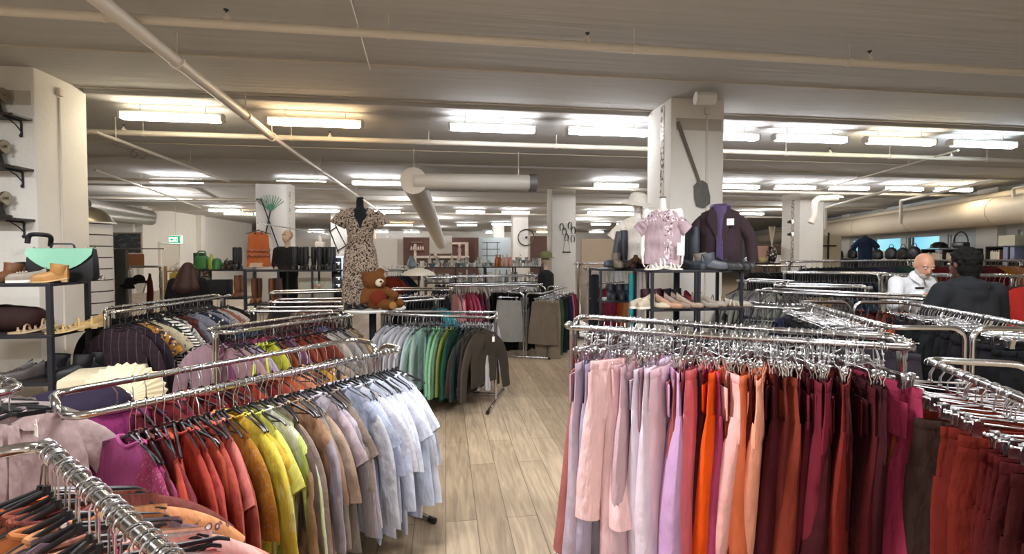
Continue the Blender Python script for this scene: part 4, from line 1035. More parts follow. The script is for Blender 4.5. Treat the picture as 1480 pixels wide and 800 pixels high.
# loose red coat at the right edge
garment('jumper', 1, 'plain', atd(1508, 393, 4.7), .5, lin('#a02820'), 'red jumper hanging alone at the right edge behind the person in grey', 'jumper', 'jumper')

# paper labels that hang on the clothes
TAG = mat('paper_tag', '#f0ece2', .7, 0, .03, 8)
def price_tag(p, rz, label, w=.035, hgt=.055, m=TAG):
    e = empty('price_tag', p, label, 'tag', rz)
    MB().box((0, 0, -hgt / 2 - .02), (.002, w, hgt)).build('card', m, e, smooth=False)
    MB().tube([(0, 0, 0), (0, 0, -.022)], .0012, 5).build('string', TAG, e)
tgp = g1a.lerp(g1b, .9) + Vector((.12, -.1, .80))
price_tag(tgp, -.9, 'white paper tag on the brown jumper at the aisle end')
# ------------------------------------------------------------------ shoes
def leather():
    if 'leather' in MATS: return MATS['leather']
    m, nt, b = _new('leather')
    oi = N(nt, 'ShaderNodeObjectInfo'); tc = N(nt, 'ShaderNodeTexCoord')
    nz = N(nt, 'ShaderNodeTexNoise'); nz.inputs['Scale'].default_value = 30; nz.inputs['Detail'].default_value = 3; L(nt, tc.outputs['Object'], nz.inputs['Vector'])
    mr = N(nt, 'ShaderNodeMapRange'); mr.inputs['To Min'].default_value = .75; mr.inputs['To Max'].default_value = 1.2; L(nt, nz.outputs['Fac'], mr.inputs['Value'])
    L(nt, mixc(nt, 1.0, oi.outputs['Color'], mr.outputs[0], 'MULTIPLY'), b.inputs['Base Color'])
    b.inputs['Roughness'].default_value = .5
    bp = N(nt, 'ShaderNodeBump'); bp.inputs['Strength'].default_value = .15; bp.inputs['Distance'].default_value = .005; L(nt, nz.outputs['Fac'], bp.inputs['Height']); L(nt, bp.outputs[0], b.inputs['Normal'])
    MATS['leather'] = m; return m
LEA = leather()
SHOES = {}
def shoe_parts(style):
    if style in SHOES: return SHOES[style]
    Ln = .25; heel = {'pump': .065, 'wedge': .06, 'ankle': .03, 'tall': .03, 'flat': .008, 'sneaker': .012, 'sandal': .03, 'lace': .02}[style]
    st = .022 if style in ('sneaker',) else .012
    def w(u): return .031 + .016 * math.sin(min(1, max(0, (u - .15) / .75)) * PI) ** .8 if u < .9 else .036 * math.sqrt(max(0.02, 1 - ((u - .88) / .125) ** 2))
    def zs(u): return st + heel * (1 - min(1, u / .62)) ** 1.3 if u < .62 else st
    us = [i / 14 for i in range(15)]
    X = lambda u: -Ln / 2 + Ln * u
    sole = MB(); rings = []
    for u in us:
        ww = w(u) * 1.06; z1 = zs(u); z0 = (0 if style in ('wedge', 'sneaker', 'flat', 'lace') or u > .55 else z1 - .01)
        if style in ('ankle', 'tall', 'sandal', 'pump') and u < .6: z0 = max(0, z1 - .012)
        rings.append([Vector((X(u), y, z)) for y, z in ((-ww, z0), (ww, z0), (ww, z1), (0, z1 + .002), (-ww, z1))])
    sole.loft(rings, True, True, True)
    if style in ('pump', 'ankle', 'tall', 'sandal'):
        hw = .02 if style == 'pump' else .03
        sole.loft([[Vector((X(.02) + dx, dy, z)) for dx, dy in ((0, -hw * f), (hw * 1.7 * f, -hw * f), (hw * 1.7 * f, hw * f), (0, hw * f))] for z, f in ((0, .75 if style != 'pump' else .5), (zs(.08), 1))], True, True, True)
    out = [('sole', sole.mesh('sole', None, angle=50))]
    if style == 'sandal':
        for k_, (u0, u1, hh) in enumerate(((.82, .7, .035), (.66, .56, .045), (.5, .6, .055), (.12, .18, .075))):
            s_ = MB(); pts = []
            for i in range(9):
                a = PI * i / 8
                uu = u0 + (u1 - u0) * i / 8
                pts.append(Vector((X(uu), -w(uu) * math.cos(a) * 1.02, zs(uu) + hh * math.sin(a))))
            rings = [[p + Vector((-.006, 0, 0)), p + Vector((.006, 0, 0)), p + Vector((.006, 0, .003)), p + Vector((-.006, 0, .003))] for p in pts]
            s_.loft(rings, True, True, True); out.append(('strap', s_.mesh('strap')))
        SHOES[style] = out; return out
    hgt = {'pump': .045, 'flat': .045, 'wedge': .05, 'sneaker': .06, 'ankle': .07, 'tall': .07, 'lace': .065}[style]
    up = MB(); rings = []
    for u in us:
        ww = w(u); z0 = zs(u)
        h = hgt * (1.25 - .55 * u) if u < .85 else hgt * .78 * math.sqrt(max(.04, 1 - ((u - .83) / .19) ** 2))
        if u < .12: h = hgt * 1.35
        op = {'pump': .62, 'flat': .6, 'wedge': .58, 'sneaker': .5, 'ankle': .1, 'tall': .1, 'lace': .46}[style]
        op = 1 if (.04 < u < op) else 0
        lft = [(-ww, 0), (-ww * 1.03, .35 * h), (-ww * .97, .7 * h), (-ww * .82, h)]
        if op: top = [(-ww * .74, h * .97), (-ww * .66, .012), (0, .01), (ww * .66, .012), (ww * .74, h * .97)]
        else: top = [(-ww * .62, h * 1.1), (-ww * .32, h * 1.19), (0, h * 1.22), (ww * .32, h * 1.19), (ww * .62, h * 1.1)]
        prof = lft + top + [(-y, z) for y, z in lft[::-1]]
        rings.append([Vector((X(u), y, z0 + z)) for y, z in prof])
    up.loft(rings, False)
    for r_ in (rings[0], rings[-1]): up.bm.faces.new([up.bm.verts.new(p) for p in r_])
    out.append(('upper', up.mesh('upper', None, angle=60)))
    if style in ('ankle', 'tall'):
        T = .13 if style == 'ankle' else .38; sh = MB(); rings = []
        for i in range(9):
            v = i / 8; z = zs(.2) + .03 + (T - .03) * v; rx = .058 + (.008 * v if style == 'ankle' else .012 * math.sin(v * 2.4)); ry = .04 + (.012 * math.sin(v * 2.4))
            cx = X(.24) + .004 * math.sin(v * 5)
            rings.append([Vector((cx + rx * math.cos(a), ry * math.sin(a), z + (.012 * math.cos(a) if i == 8 else 0))) for a in [2 * PI * k_ / 18 for k_ in range(18)]])
        rings.append([Vector((X(.24) + (p.x - X(.24)) * .9, p.y * .9, p.z - .004)) for p in rings[-1]])
        rings.append([Vector((X(.24) + (p.x - X(.24)) * .9, p.y * .9, p.z - .1)) for p in rings[-1]])
        sh.loft(rings, True, False, True); out.append(('shaft', sh.mesh('shaft')))
    if style in ('sneaker', 'lace'):
        for i in range(4):
            u = .5 + .07 * i; lc = MB(); zz = zs(u) + hgt * (1.25 - .55 * u) * 1.2
            lc.tube([(X(u) - .006, -.018, zz - .004), (X(u) + .004, 0, zz + .004), (X(u) - .006, .018, zz - .004)], .003, 5); out.append(('lace', lc.mesh('lace')))
    SHOES[style] = out; return out
SN = {'pump': ('pump_shoe', 'shoe'), 'flat': ('flat_shoe', 'shoe'), 'wedge': ('wedge_shoe', 'shoe'), 'sneaker': ('sneaker', 'shoe'), 'ankle': ('ankle_boot', 'boot'), 'tall': ('tall_boot', 'boot'), 'sandal': ('sandal', 'sandal'), 'lace': ('lace_up_shoe', 'shoe')}
def shoe(style, p, rz, cx, label, sole='#2a2220', sc=1.0, lean=(0, 0), far=False):
    nm, cat = SN[style]
    if far:
        key = ('farshoe', style)
        if key not in FARCACHE: FARCACHE[key] = join_meshes([(n, with_mat(me, LEA)) for n, me in shoe_parts(style)], nm)
        o = link(nm, FARCACHE[key], None, p, rz, lin(cx)); o.scale = (sc,) * 3
        return tag(o, label, cat)
    e = empty(nm, p, label, cat); e.rotation_euler = (lean[0], lean[1], rz); e.scale = (sc,) * 3
    for n, me in shoe_parts(style):
        link(n, with_mat(me, LEA), e, color=lin(sole if n == 'sole' else ('#ddd6c8' if n == 'lace' and style == 'sneaker' else cx)))
    return e

# ------------------------------------------------------------------ shelving
def shelf_unit(label, p, wdt, dep_, levels, post=.03, name='metal_shelf', m=BLACKMET, bm_=None, rz=0.0, mids=(), top=None, th=.025, cat='shelf', deck=None):
    """p: front left foot; x to the side, y away"""
    e = empty(name, (p[0], p[1], 0), label, cat, rz)
    H = top or max(levels)
    for x in (post / 2, wdt - post / 2) + tuple(mids):
        for y in (post / 2, dep_ - post / 2):
            MB().box((x, y, H / 2), (post, post, H)).build('post', m, e, smooth=False)
    for z in levels:
        s = MB(); s.box((wdt / 2, dep_ / 2, z - th / 2), (wdt + .004, dep_ + .004, th), bev=.003)
        so = s.build('shelf_board', m, e, smooth=False)
        if deck:
            MB().box((wdt / 2, dep_ / 2, z + .002), (wdt - post * 2, dep_ - post * 2, .006)).build('wooden_deck', deck, so, smooth=False)
    return e
def onz(px, z, Z):     # point at photo column px, distance Z, height z
    return C((px - CX) / FPX * Z * 1.0, Z, z)

# left shoe shelf
FR = at(72, 409.5, 1.40); sx0 = FR.x - 1.35; sy0 = FR.y
shelf_unit('black metal shoe shelf in front of the left column', (sx0, sy0), 1.35, .47, [.14, .57, .97, 1.40], .035, deck=WOODD)
def s2(px, z, fy):  # on that shelf: photo column, level, how far back
    y = sy0 + fy; d = ray(px, 400); t = y / d.y
    return Vector((d.x * t, y, z))
shoe('ankle', s2(6, 1.405, .12), -2.0, '#6a4426', 'brown leather ankle boot at the far left of the top shelf', lean=(0, 0))
shoe('lace', s2(24, 1.405, .2), -1.9, '#5c3c26', 'brown shoe standing left of the white-soled sneaker')
shoe('ankle', s2(34, 1.405, .32), -.5, '#2c2420', 'dark brown ankle boot at the back of the top shelf', '#1a1614')
shoe('sneaker', s2(38, 1.405, .1), -2.6, '#8a8072', 'grey sneaker with white sole on the top shelf', '#e0dcd2')
shoe('ankle', s2(72, 1.405, .1), -2.75, '#a8783e', 'tan suede ankle boot in front of the mint handbag', '#c8a878', sc=.95)
# handbag
hb = empty('handbag', s2(92, 1.405, .3), 'black handbag with a mint green flap on the top shelf', 'bag', .1)
b = MB(); b.loft([[Vector((x * f, y * g, z)) for x, y in ((-.25, -.05), (.25, -.05), (.27, 0), (.25, .05), (-.25, .05), (-.27, 0))] for z, f, g in ((0, .93, .9), (.03, 1, 1), (.2, .98, .9), (.285, .94, .5))], True, True, True); b.build('body', mat('black_leather', '#121214', .45, 0, .2, 20), hb)
MINT = mat('mint_leather', '#7fb79c', .5, 0, .08, 12)
fl = []
for i in range(13):
    x = -.245 + .49 * i / 12; q = 1 - (abs(x) / .25) ** 2.2
    fl.append((x, .05 + .24 - .19 * (.25 + .75 * q) if True else 0))
b = MB(); b.loft([[Vector((x, -.062 + .02 * t, zb + (.29 - zb) * t)) for x, zb in fl] for t in (0, .5, 1)] + [[Vector((x, .01, .292)) for x, zb in fl]], closed=False); b.build('flap', MINT, hb)
MB().tube(round_path([(-.09, 0, .285), (-.08, 0, .33), (.08, 0, .33), (.09, 0, .285)], .04), .008, 8).build('handle', mat('black_leather', '#121214'), hb)
for x in (-.2, .2): MB().tube([(x, -.02, .28), (x, -.03, .3), (x + .02, -.02, .28)], .005, 6).build('buckle', STEEL, hb)
g = MB()
for i in range(5):
    a = -.25 + .12 * i; g.loft([[Vector((.05 * t + .02 * i * t, .0, .02 + .12 * math.sin(a + .5) * t)) + Vector((0, 0, s_ * .012 * math.sin(PI * min(1, t + .1)))) for s_ in (-1, 1)] for t in [q / 6 * 2.2 for q in range(7)]], closed=False)
o = g.build('green_feather', mat('green_feather', '#4f9a4c', .6, 0, .2, 12), loc=s2(120, 1.62, .34)); tag(o, 'small green feather stuck up behind the mint handbag', 'feather')
gb = MB(); gb.ell((0, 0, .03), (.03, .03, .03)); gb.ell((.05, .01, .022), (.022, .022, .022)); o = gb.build('clear_bauble', mat('clear_glass', '#f0f4f4', .03, 0, .02, 3, trans=1), loc=s2(138, 1.405, .4)); tag(o, 'small clear glass bauble right of the handbag', 'ornament')
for i, (px, fy, rz, c_) in enumerate(((40, .14, -2.7, '#a08468'), (54, .26, -2.5, '#9a7c5e'))):
    shoe('sandal', s2(px, .975, fy), rz, c_, ('front', 'rear')[i] + ' tan strappy sandal beside the brown bag', '#b09878', sc=1.05)
for i, (px, fy, rz, c_) in enumerate(((92, .12, -2.3, '#b89a5c'), (112, .26, -2.5, '#c0a468'), (128, .38, -2.2, '#b4925a'))):
    shoe('sandal' if i < 2 else 'wedge', s2(px, .975, fy), rz, c_, ('gold strappy sandal by the shelf post', 'gold strappy sandal in the middle of its shelf side', 'gold wedge shoe at the rear post')[i], '#c8ac78', sc=1.02)
bb = blob('slouchy_bag', lambda b: (b.ell((0, 0, .1), (.24, .13, .12)), b.ell((.12, 0, .13), (.12, .1, .08)), b.ell((-.1, .02, .16), (.12, .1, .07))), .02, mat('dark_brown_suede', '#2b1a18', .8, 0, .3, 14, .3, 60)); bb.location = s2(20, .98, .26)
tag(bb, 'dark brown slouchy bag on the middle shelf', 'bag')
for i, (px, fy, rz, sty) in enumerate(((102, .16, -2.2, 'ankle'), (124, .3, -2.3, 'ankle'), (66, .24, -2.6, 'ankle'), (48, .3, -2.6, 'lace'), (26, .1, -2.4, 'lace'), (10, .12, -2.5, 'pump'))):
    shoe(sty, s2(px, .575, fy), rz, '#17161a' if i < 4 else '#3a3230', ('black ankle boot at the shelf corner on the low level', 'black ankle boot by the rear post on the low level', 'black ankle boot behind the front post on the low level', 'black lace-up shoe at the back of the low level', 'dark shoe with pale lining on the low level', 'dark pump at the far left of the low level')[i], '#121212', sc=1.15)
# sewing machines on brackets
for i, (z, px) in enumerate(((3.06, 22), (2.53, 26), (2.0, 30))):
    yy = 6.2 - .38
    nm = ('topmost', 'middle', 'lowest')[i]
    e = empty('wall_shelf', (-4.56, yy - .12, z), nm + ' dark wall shelf with a sewing machine on the left column', 'shelf')
    b = MB(); b.box((-.15, 0, 0), (.78, .24, .022)); b.build('board', WOODD, e, smooth=False)
    b = MB(); b.tube(round_path([(.14, .11, -.16), (.14, .11, -.02), (.14, -.1, -.02)], .02), .01, 6); b.tube([(.14, .1, -.12), (.14, .04, -.07), (.14, -.06, -.025)], .006, 6); b.ell((.14, .1, -.17), (.015, .015, .02), seg=8); b.build('bracket', BLACKMET, e)
    s = empty('sewing_machine', (-4.56, yy - .12, z + .011), nm + ' old black sewing machine with metal handwheel on wall shelf', 'sewing machine')
    IRON = mat('black_japanned_iron', '#1b1a1b', .35, .3, .2, 20)
    b = MB(); b.box((-.16, 0, .02), (.44, .17, .04), bev=.008); b.build('wooden_base', WOODD, s)
    b = MB(); b.loft([[Vector((-.02 + dx * f, dy * f, z_)) for dx, dy in ((-.04, -.045), (.04, -.045), (.04, .045), (-.04, .045))] for z_, f in ((.04, 1.1), (.12, .8), (.24, .8))], True, True, True)
    b.cap((0, 0, .22), .045, (-.3, 0, .23), .032); b.cap((-.31, 0, .25), .035, (-.31, 0, .14), .03); b.tube([(-.31, 0, .14), (-.31, 0, .06)], .006, 6); b.build('arm', IRON, s)
    b = MB(); W = Matrix.Translation((.06, 0, .21)) @ Matrix.Rotation(PI / 2, 4, 'Y'); b.lathe([(.035, -.012), (.068, -.014), (.072, 0), (.068, .014), (.035, .012)], M=W, seg=20); b.tube([(0.03, 0, .21), (.1, 0, .21)], .014, 8); b.build('handwheel', mat('aged_nickel', '#a8a090', .3, .9, .3, 20), s)
# black bent pipe below the shelves
o = MB(); o.tube(round_path([s2(41, 1.75, .95), s2(43, 1.84, .95), s2(62, 1.84, .95), s2(76, 1.83, 1.05), s2(74, 1.73, 1.1)], .05), .022, 10); tag(o.build('bent_pipe', BLACKMET), 'black bent metal pipe fixed to the left column above the shoes', 'pipe')
# half-round slatted display with dome
cx_, cy_ = onz(117, 0, 6.9).x, onz(117, 0, 6.9).y
e = empty('slatwall_display', (cx_, cy_, 0), 'white half-round slatted display with a grey dome behind the left column', 'display stand'); e.scale = (.9, .9, .97)
b = MB(); z = .0
prof = []
while z < 2.0:
    prof += [(.40, z), (.40, z + .148), (.385, z + .149), (.385, z + .163), (.40, z + .164)]; z += .165
b.lathe([(.001, 0)] + prof + [(.001, z)], seg=40, cap0=False, cap1=False)
SLAT, nt_, bs_ = _new('slat_panel_white'); g_ = N(nt_, 'ShaderNodeNewGeometry')
tc_ = N(nt_, 'ShaderNodeTexCoord'); sp_ = N(nt_, 'ShaderNodeSeparateXYZ'); L(nt_, tc_.outputs['Object'], sp_.inputs[0])
md = N(nt_, 'ShaderNodeMath', operation='FRACT'); ml = N(nt_, 'ShaderNodeMath', operation='DIVIDE'); ml.inputs[1].default_value = .165; L(nt_, sp_.outputs[2], ml.inputs[0]); L(nt_, ml.outputs[0], md.inputs[0])
gt = N(nt_, 'ShaderNodeMath', operation='GREATER_THAN'); gt.inputs[1].default_value = .895; L(nt_, md.outputs[0], gt.inputs[0])
L(nt_, mixc(nt_, gt.outputs[0], lin('#d8d6d4'), lin('#2a2826')), bs_.inputs['Base Color']); bs_.inputs['Roughness'].default_value = .6
b.build('slatted_drum', SLAT, e, angle=20)
b = MB(); b.lathe([(.44, z), (.44, z + .02), (.41, z + .06), (.36, z + .14), (.26, z + .21), (.12, z + .25), (.002, z + .26)], seg=36); b.build('dome', mat('dull_metal_dome', '#8b8474', .3, .7, .15, 6), e)
b = MB(); b.lathe([(.455, z - .005), (.455, z + .012)], seg=36); b.build('rim', WHITEMET, e)
# conduits on the near columns
for x, y, lab in ((-4.68 + .385, 6.15, 'thin white conduit running up the left column side'), (3.32, 6.2 - .37, 'thin white conduit on the spade column front')):
    e = empty('conduit', (x, y, 0), lab, 'conduit'); MB().tube([(0, 0, 0), (0, 0, CEIL - .22)], .012, 8).build('tube', PIPEW, e)
    b = MB(); b.box((0, 0, CEIL - .16), (.07, .07, .09), bev=.015); b.build('junction_box', PIPEW, e)
o = MB(); o.tube([at(1005, 142, 3.5), at(1033, 142, 3.5)], .075, 20); tag(o.build('round_junction_box', WHITEMET), 'white drum-shaped box at the top of the spade column', 'box')
# paper border and spade on the middle column
STRIP, nt_, bs_ = _new('floral_paper'); tc_ = N(nt_, 'ShaderNodeTexCoord'); v_ = N(nt_, 'ShaderNodeTexNoise'); v_.inputs['Scale'].default_value = 22; L(nt_, tc_.outputs['Object'], v_.inputs['Vector'])
gt = N(nt_, 'ShaderNodeMapRange'); gt.inputs['From Min'].default_value = .52; gt.inputs['From Max'].default_value = .55; L(nt_, v_.outputs['Fac'], gt.inputs['Value'])
L(nt_, mixc(nt_, gt.outputs[0], lin('#d2c8ba'), lin('#4e4a40')), bs_.inputs['Base Color'])
xl = 3.2 - .36 - .004
o = MB(); o.box((xl, 6.08, 2.6), (.005, .1, 1.96)); tag(o.build('floral_border', STRIP, smooth=False), 'narrow floral paper border down the spade column corner', 'wall paper')
for (x, y, s_, lab) in ((-4.75 + .4 + .004, 14.5, 1, 'floral paper border down the rake column'), (11.8 - .425 - .004, 14.6, 1, 'floral paper border down the drain pipe column')):
    o = MB(); o.box((x, y, 2.3), (.006, .14, 2.2)); tag(o.build('floral_border', STRIP, smooth=False), lab + (' side' if 'drain' in lab else ' right side'), 'wall paper')
p0, p1 = atd(980, 176, 6.15), atd(1016, 268, 6.15); yy = 6.2 - .36 - .03
p0.y = p1.y = yy
e = empty('spade', p1, 'old grey spade hung head down on the middle column', 'spade')
MB().tube([(0, 0, 0), p0 - p1], [.018, .022], 10).build('handle', mat('weathered_wood', '#6e665a', .7, 0, .2, 12, stretch=(8, 8, 1)), e)
ang = math.atan2((p1 - p0).x, -(p1 - p0).z)
b = MB(); b.prism([(-.09, .02), (-.03, .07), (.03, .07), (.09, .02), (.105, -.15), (.09, -.24), (0, -.28), (-.09, -.24), (-.105, -.15)], .012, Matrix.Rotation(-ang * .4, 4, 'Y')); b.build('blade', mat('old_iron', '#6a6866', .55, .4, .2, 12), e)

# shoe shelf right of centre: two units side by side and one further left behind
A0 = C(1.327, 4.6)
shelf_unit('black metal shoe shelf with a girl-size lilac dress on top', (A0.x, A0.y), .47, .45, [.35, .75, 1.12, 1.49], .026)
shelf_unit('black metal shoe shelf below the dark blazer', (A0.x + .475, A0.y), .47, .45, [.35, .75, 1.12, 1.49], .026)
B0 = C(.95, 5.22)
shelf_unit('black metal shoe shelf holding tall grey boots', (B0.x, B0.y), .56, .42, [.35, .75, 1.14, 1.485], .024)
def s1(px, z, fy, base=A0):
    y = base.y + fy; d = ray(px, 380); t = y / d.y
    return Vector((d.x * t, y, z))
tz, mz = 1.492, 1.122
for i, (px, fy, rz, c_, sty, lab, bs) in enumerate((
    (884, .12, -2.6, '#3f444c', 'tall', 'dark grey tall boot leaning outward at the shelf end', B0), (896, .25, -1.9, '#4a4f56', 'tall', 'dark grey tall boot second from the shelf end', B0), (902, .12, -1.8, '#33353c', 'tall', 'near-black tall boot beside the white lace dress', B0),
    (893, .05, -1.6, '#7a7062', 'ankle', 'taupe ankle boot in front of the tall boots', B0), (921, .06, -2.7, '#4e3024', 'pump', 'dark brown pump lying before the white lace dress', B0), (931, .02, .3, '#5a3a2a', 'pump', 'brown pump with pointed toe before the lace dress', B0),
    (906, .03, -2.9, '#4a3a34', 'pump', 'greyish brown pump beside the taupe boot', B0),
    (948, .04, -2.9, '#e6e0d8', 'sandal', 'white sandal at the feet of the lilac dress', A0), (968, .05, -.2, '#ded8ce', 'sandal', 'white sandal at the hem of the lilac dress', A0),
    (998, .2, -1.4, '#22262e', 'tall', 'black tall boot beside the lilac dress', A0), (1008, .12, -1.5, '#2a3038', 'tall', 'navy black tall boot left of the blazer', A0), (1004, .32, -1.6, '#6a4a34', 'tall', 'brown-topped tall boot at the back', A0),
    (1022, .08, -.6, '#6e6458', 'ankle', 'taupe suede ankle boot before the blazer', A0), (1033, .04, -.3, '#4a4c54', 'ankle', 'slate grey ankle boot before the blazer', A0),
    (1046, .08, -.9, '#1d1b1e', 'lace', 'black shoe with pale lining left of its pair', A0), (1056, .05, -1.0, '#201e20', 'lace', 'black shoe with pale lining in the middle', A0), (1066, .06, -1.0, '#1a181b', 'lace', 'black shoe with white toe near the shelf end', A0), (1074, .12, -1.1, '#242224', 'lace', 'black shoe at the very end of the shelf top', A0))):
    shoe(sty, s1(px, tz if bs is A0 else 1.487, fy, bs), rz, c_, lab, '#1c1816' if c_ < '#8' else '#d8d0c4', lean=(0, -.22 if i == 0 else 0))
shelf_shoes = [(926, .1, '#a39684', 'sneaker', 'beige sneaker with white sole at the shelf corner', -2.8), (935, .06, '#ae9f8a', 'sneaker', 'beige sneaker second from the shelf corner', -2.6), (950, .07, '#b0a28c', 'flat', 'stone coloured loafer on the lower tier', -.6),
    (968, .04, '#9a7458', 'pump', 'tan pump with its toe to the aisle', -.5), (980, .06, '#7c6658', 'pump', 'taupe pump beside the tan one', -.6), (990, .1, '#6e5a50', 'pump', 'greyish brown pump on the lower tier', -.7), (998, .06, '#8a7462', 'pump', 'light brown pump near the thick post', -.6),
    (1006, .2, '#7a1c28', 'pump', 'dark red pump behind the thick post', -1.2), (1020, .06, '#7a7064', 'pump', 'khaki grey pump right of the thick post', -.6), (1032, .1, '#857a6c', 'pump', 'khaki grey pump second from the thick post', -.6), (1044, .14, '#94806c', 'sandal', 'tan slingback sandal on the lower tier', -.7), (1056, .08, '#a4937e', 'sandal', 'nude slingback sandal on the lower tier', -.6), (1068, .06, '#8c8478', 'flat', 'silver grey flat shoe near the end post', -.5)]
for px, fy, c_, sty, lab, rz in shelf_shoes: shoe(sty, s1(px, mz, fy), rz, c_, lab, '#d8d2c6' if sty == 'sneaker' else '#4a3a30')
for i, (px, c_) in enumerate(((938, '#3a1a22'), (955, '#4a1c28'), (970, '#1a191c'), (985, '#1c1b20'))):
    shoe('ankle', s1(px, mz, .32), -1.5 + .2 * i, c_, ('wine red ankle boot at the back of the lower tier', 'dark wine ankle boot at the back of the lower tier', 'black ankle boot at the back of the lower tier', 'black ankle boot at the back by the thick post')[i])
for i, px in enumerate((884, 897, 908)):
    shoe('ankle', s1(px, 1.142, .12, B0), -1.7, ('#22242c', '#2a2c34', '#26303f')[i], ('black ankle boot under the tall boots', 'dark grey ankle boot under the tall boots', 'dark blue ankle boot under the tall boots')[i])
o = MB(); o.tube([onz(913, 0, 5.0), onz(913, 1.44, 5.0)], .026, 12); tag(o.build('teal_pole', mat('teal_plastic', '#1f7f86', .4, 0, .1, 8)), 'teal tube standing at the left end of the shoe shelf', 'pole')
o = MB(); o.box((0, 0, .65), (.09, .05, 1.3), bev=.02); o = o.build('black_garment_bag', mat('black_cloth', '#17171a', .9, 0, .2, 9, .3, 30), loc=onz(860, .12, 5.35)); tag(o, 'narrow black garment bag upright left of the boot shelf', 'bag')

# ------------------------------------------------------------------ mannequins and people
SKIN_M = mat('mannequin_white', '#e2ddd6', .45, 0, .03, 6)
def hand(b, w_, d, n, s=1.0, curl=.5, thumb=1):
    """palm and five fingers from wrist w_, along d, palm facing n"""
    d = Vector(d).normalized(); n = Vector(n); n = (n - d * n.dot(d)).normalized(); sd = d.cross(n) * thumb
    M = Matrix((( *sd, 0), (*d, 0), (*n, 0), (0, 0, 0, 1))).transposed(); M.translation = Vector(w_)
    b.ell((0, .045 * s, 0), (.04 * s, .055 * s, .016 * s), M=M, seg=12)
    for k_, (x, l) in enumerate(((.03, .07), (.01, .08), (-.01, .075), (-.03, .058))):
        p = M @ Vector((x * s, .085 * s, 0)); q1 = p + (d * math.cos(curl * .5) + n * math.sin(curl * .5)) * l * .55 * s; q2 = q1 + (d * math.cos(curl * 1.5) + n * math.sin(curl * 1.5)) * l * .5 * s
        b.cap(p, .0095 * s, q1, .0085 * s, 8); b.cap(q1, .0085 * s, q2, .0075 * s, 8)
    p = M @ Vector((.035 * s, .025 * s, 0)); q1 = p + (sd * .75 + d * .6 + n * .2).normalized() * .04 * s; q2 = q1 + (sd * .2 + d * .8 + n * .4).normalized() * .035 * s
    b.cap(p, .012 * s, q1, .0105 * s, 8); b.cap(q1, .0105 * s, q2, .0085 * s, 8)
def head(b, c, R, s=1.0, ears=True, nose=True):
    """face looks along +y of R"""
    M = Matrix.Translation(c) @ R.to_4x4()
    b.ell((0, -.012 * s, .03 * s), (.076 * s, .095 * s, .09 * s), M=M); b.ell((0, .022 * s, -.03 * s), (.062 * s, .072 * s, .085 * s), M=M); b.ell((0, .05 * s, -.085 * s), (.035 * s, .035 * s, .03 * s), M=M)
    if nose: b.cap(M @ Vector((0, .09 * s, .015 * s)), .008 * s, M @ Vector((0, .108 * s, -.028 * s)), .013 * s, 8); b.ell((0, .088 * s, -.058 * s), (.024 * s, .01 * s, .009 * s), M=M)
    for q in (-1, 1):
        if ears: b.ell((q * .076 * s, -.005 * s, -.005 * s), (.012 * s, .02 * s, .032 * s), M=M)
        b.ell((q * .032 * s, .074 * s, .032 * s), (.026 * s, .014 * s, .009 * s), M=M)
def face_parts(c, R, s, parent, brow, iris='#2a2018', lip='#9a6058'):
    M = Matrix.Translation(c) @ R.to_4x4()
    for q in (-1, 1):
        b = MB(); b.ell((q * .032 * s, .083 * s, .012 * s), (.014 * s, .008 * s, .008 * s), M=M, seg=10); ey = b.build('eye', mat('eye_white', '#e8e2da', .2, 0, .03, 9), parent)
        b = MB(); b.ell((q * .032 * s, .0895 * s, .011 * s), (.006 * s, .003 * s, .006 * s), M=M, seg=8); b.build('iris', mat('iris', iris, .2, 0, .1, 9), ey)
        b = MB(); b.cap(M @ Vector((q * .018 * s, .09 * s, .034 * s)), .004 * s, M @ Vector((q * .05 * s, .078 * s, .036 * s)), .003 * s, 6); b.build('eyebrow', mat('brow_' + brow, brow, .9, 0, .2, 20), parent)
    b = MB(); b.ell((0, .094 * s, -.06 * s), (.022 * s, .005 * s, .007 * s), M=M, seg=10); b.build('mouth', mat('lips', lip, .5, 0, .1, 12), parent)

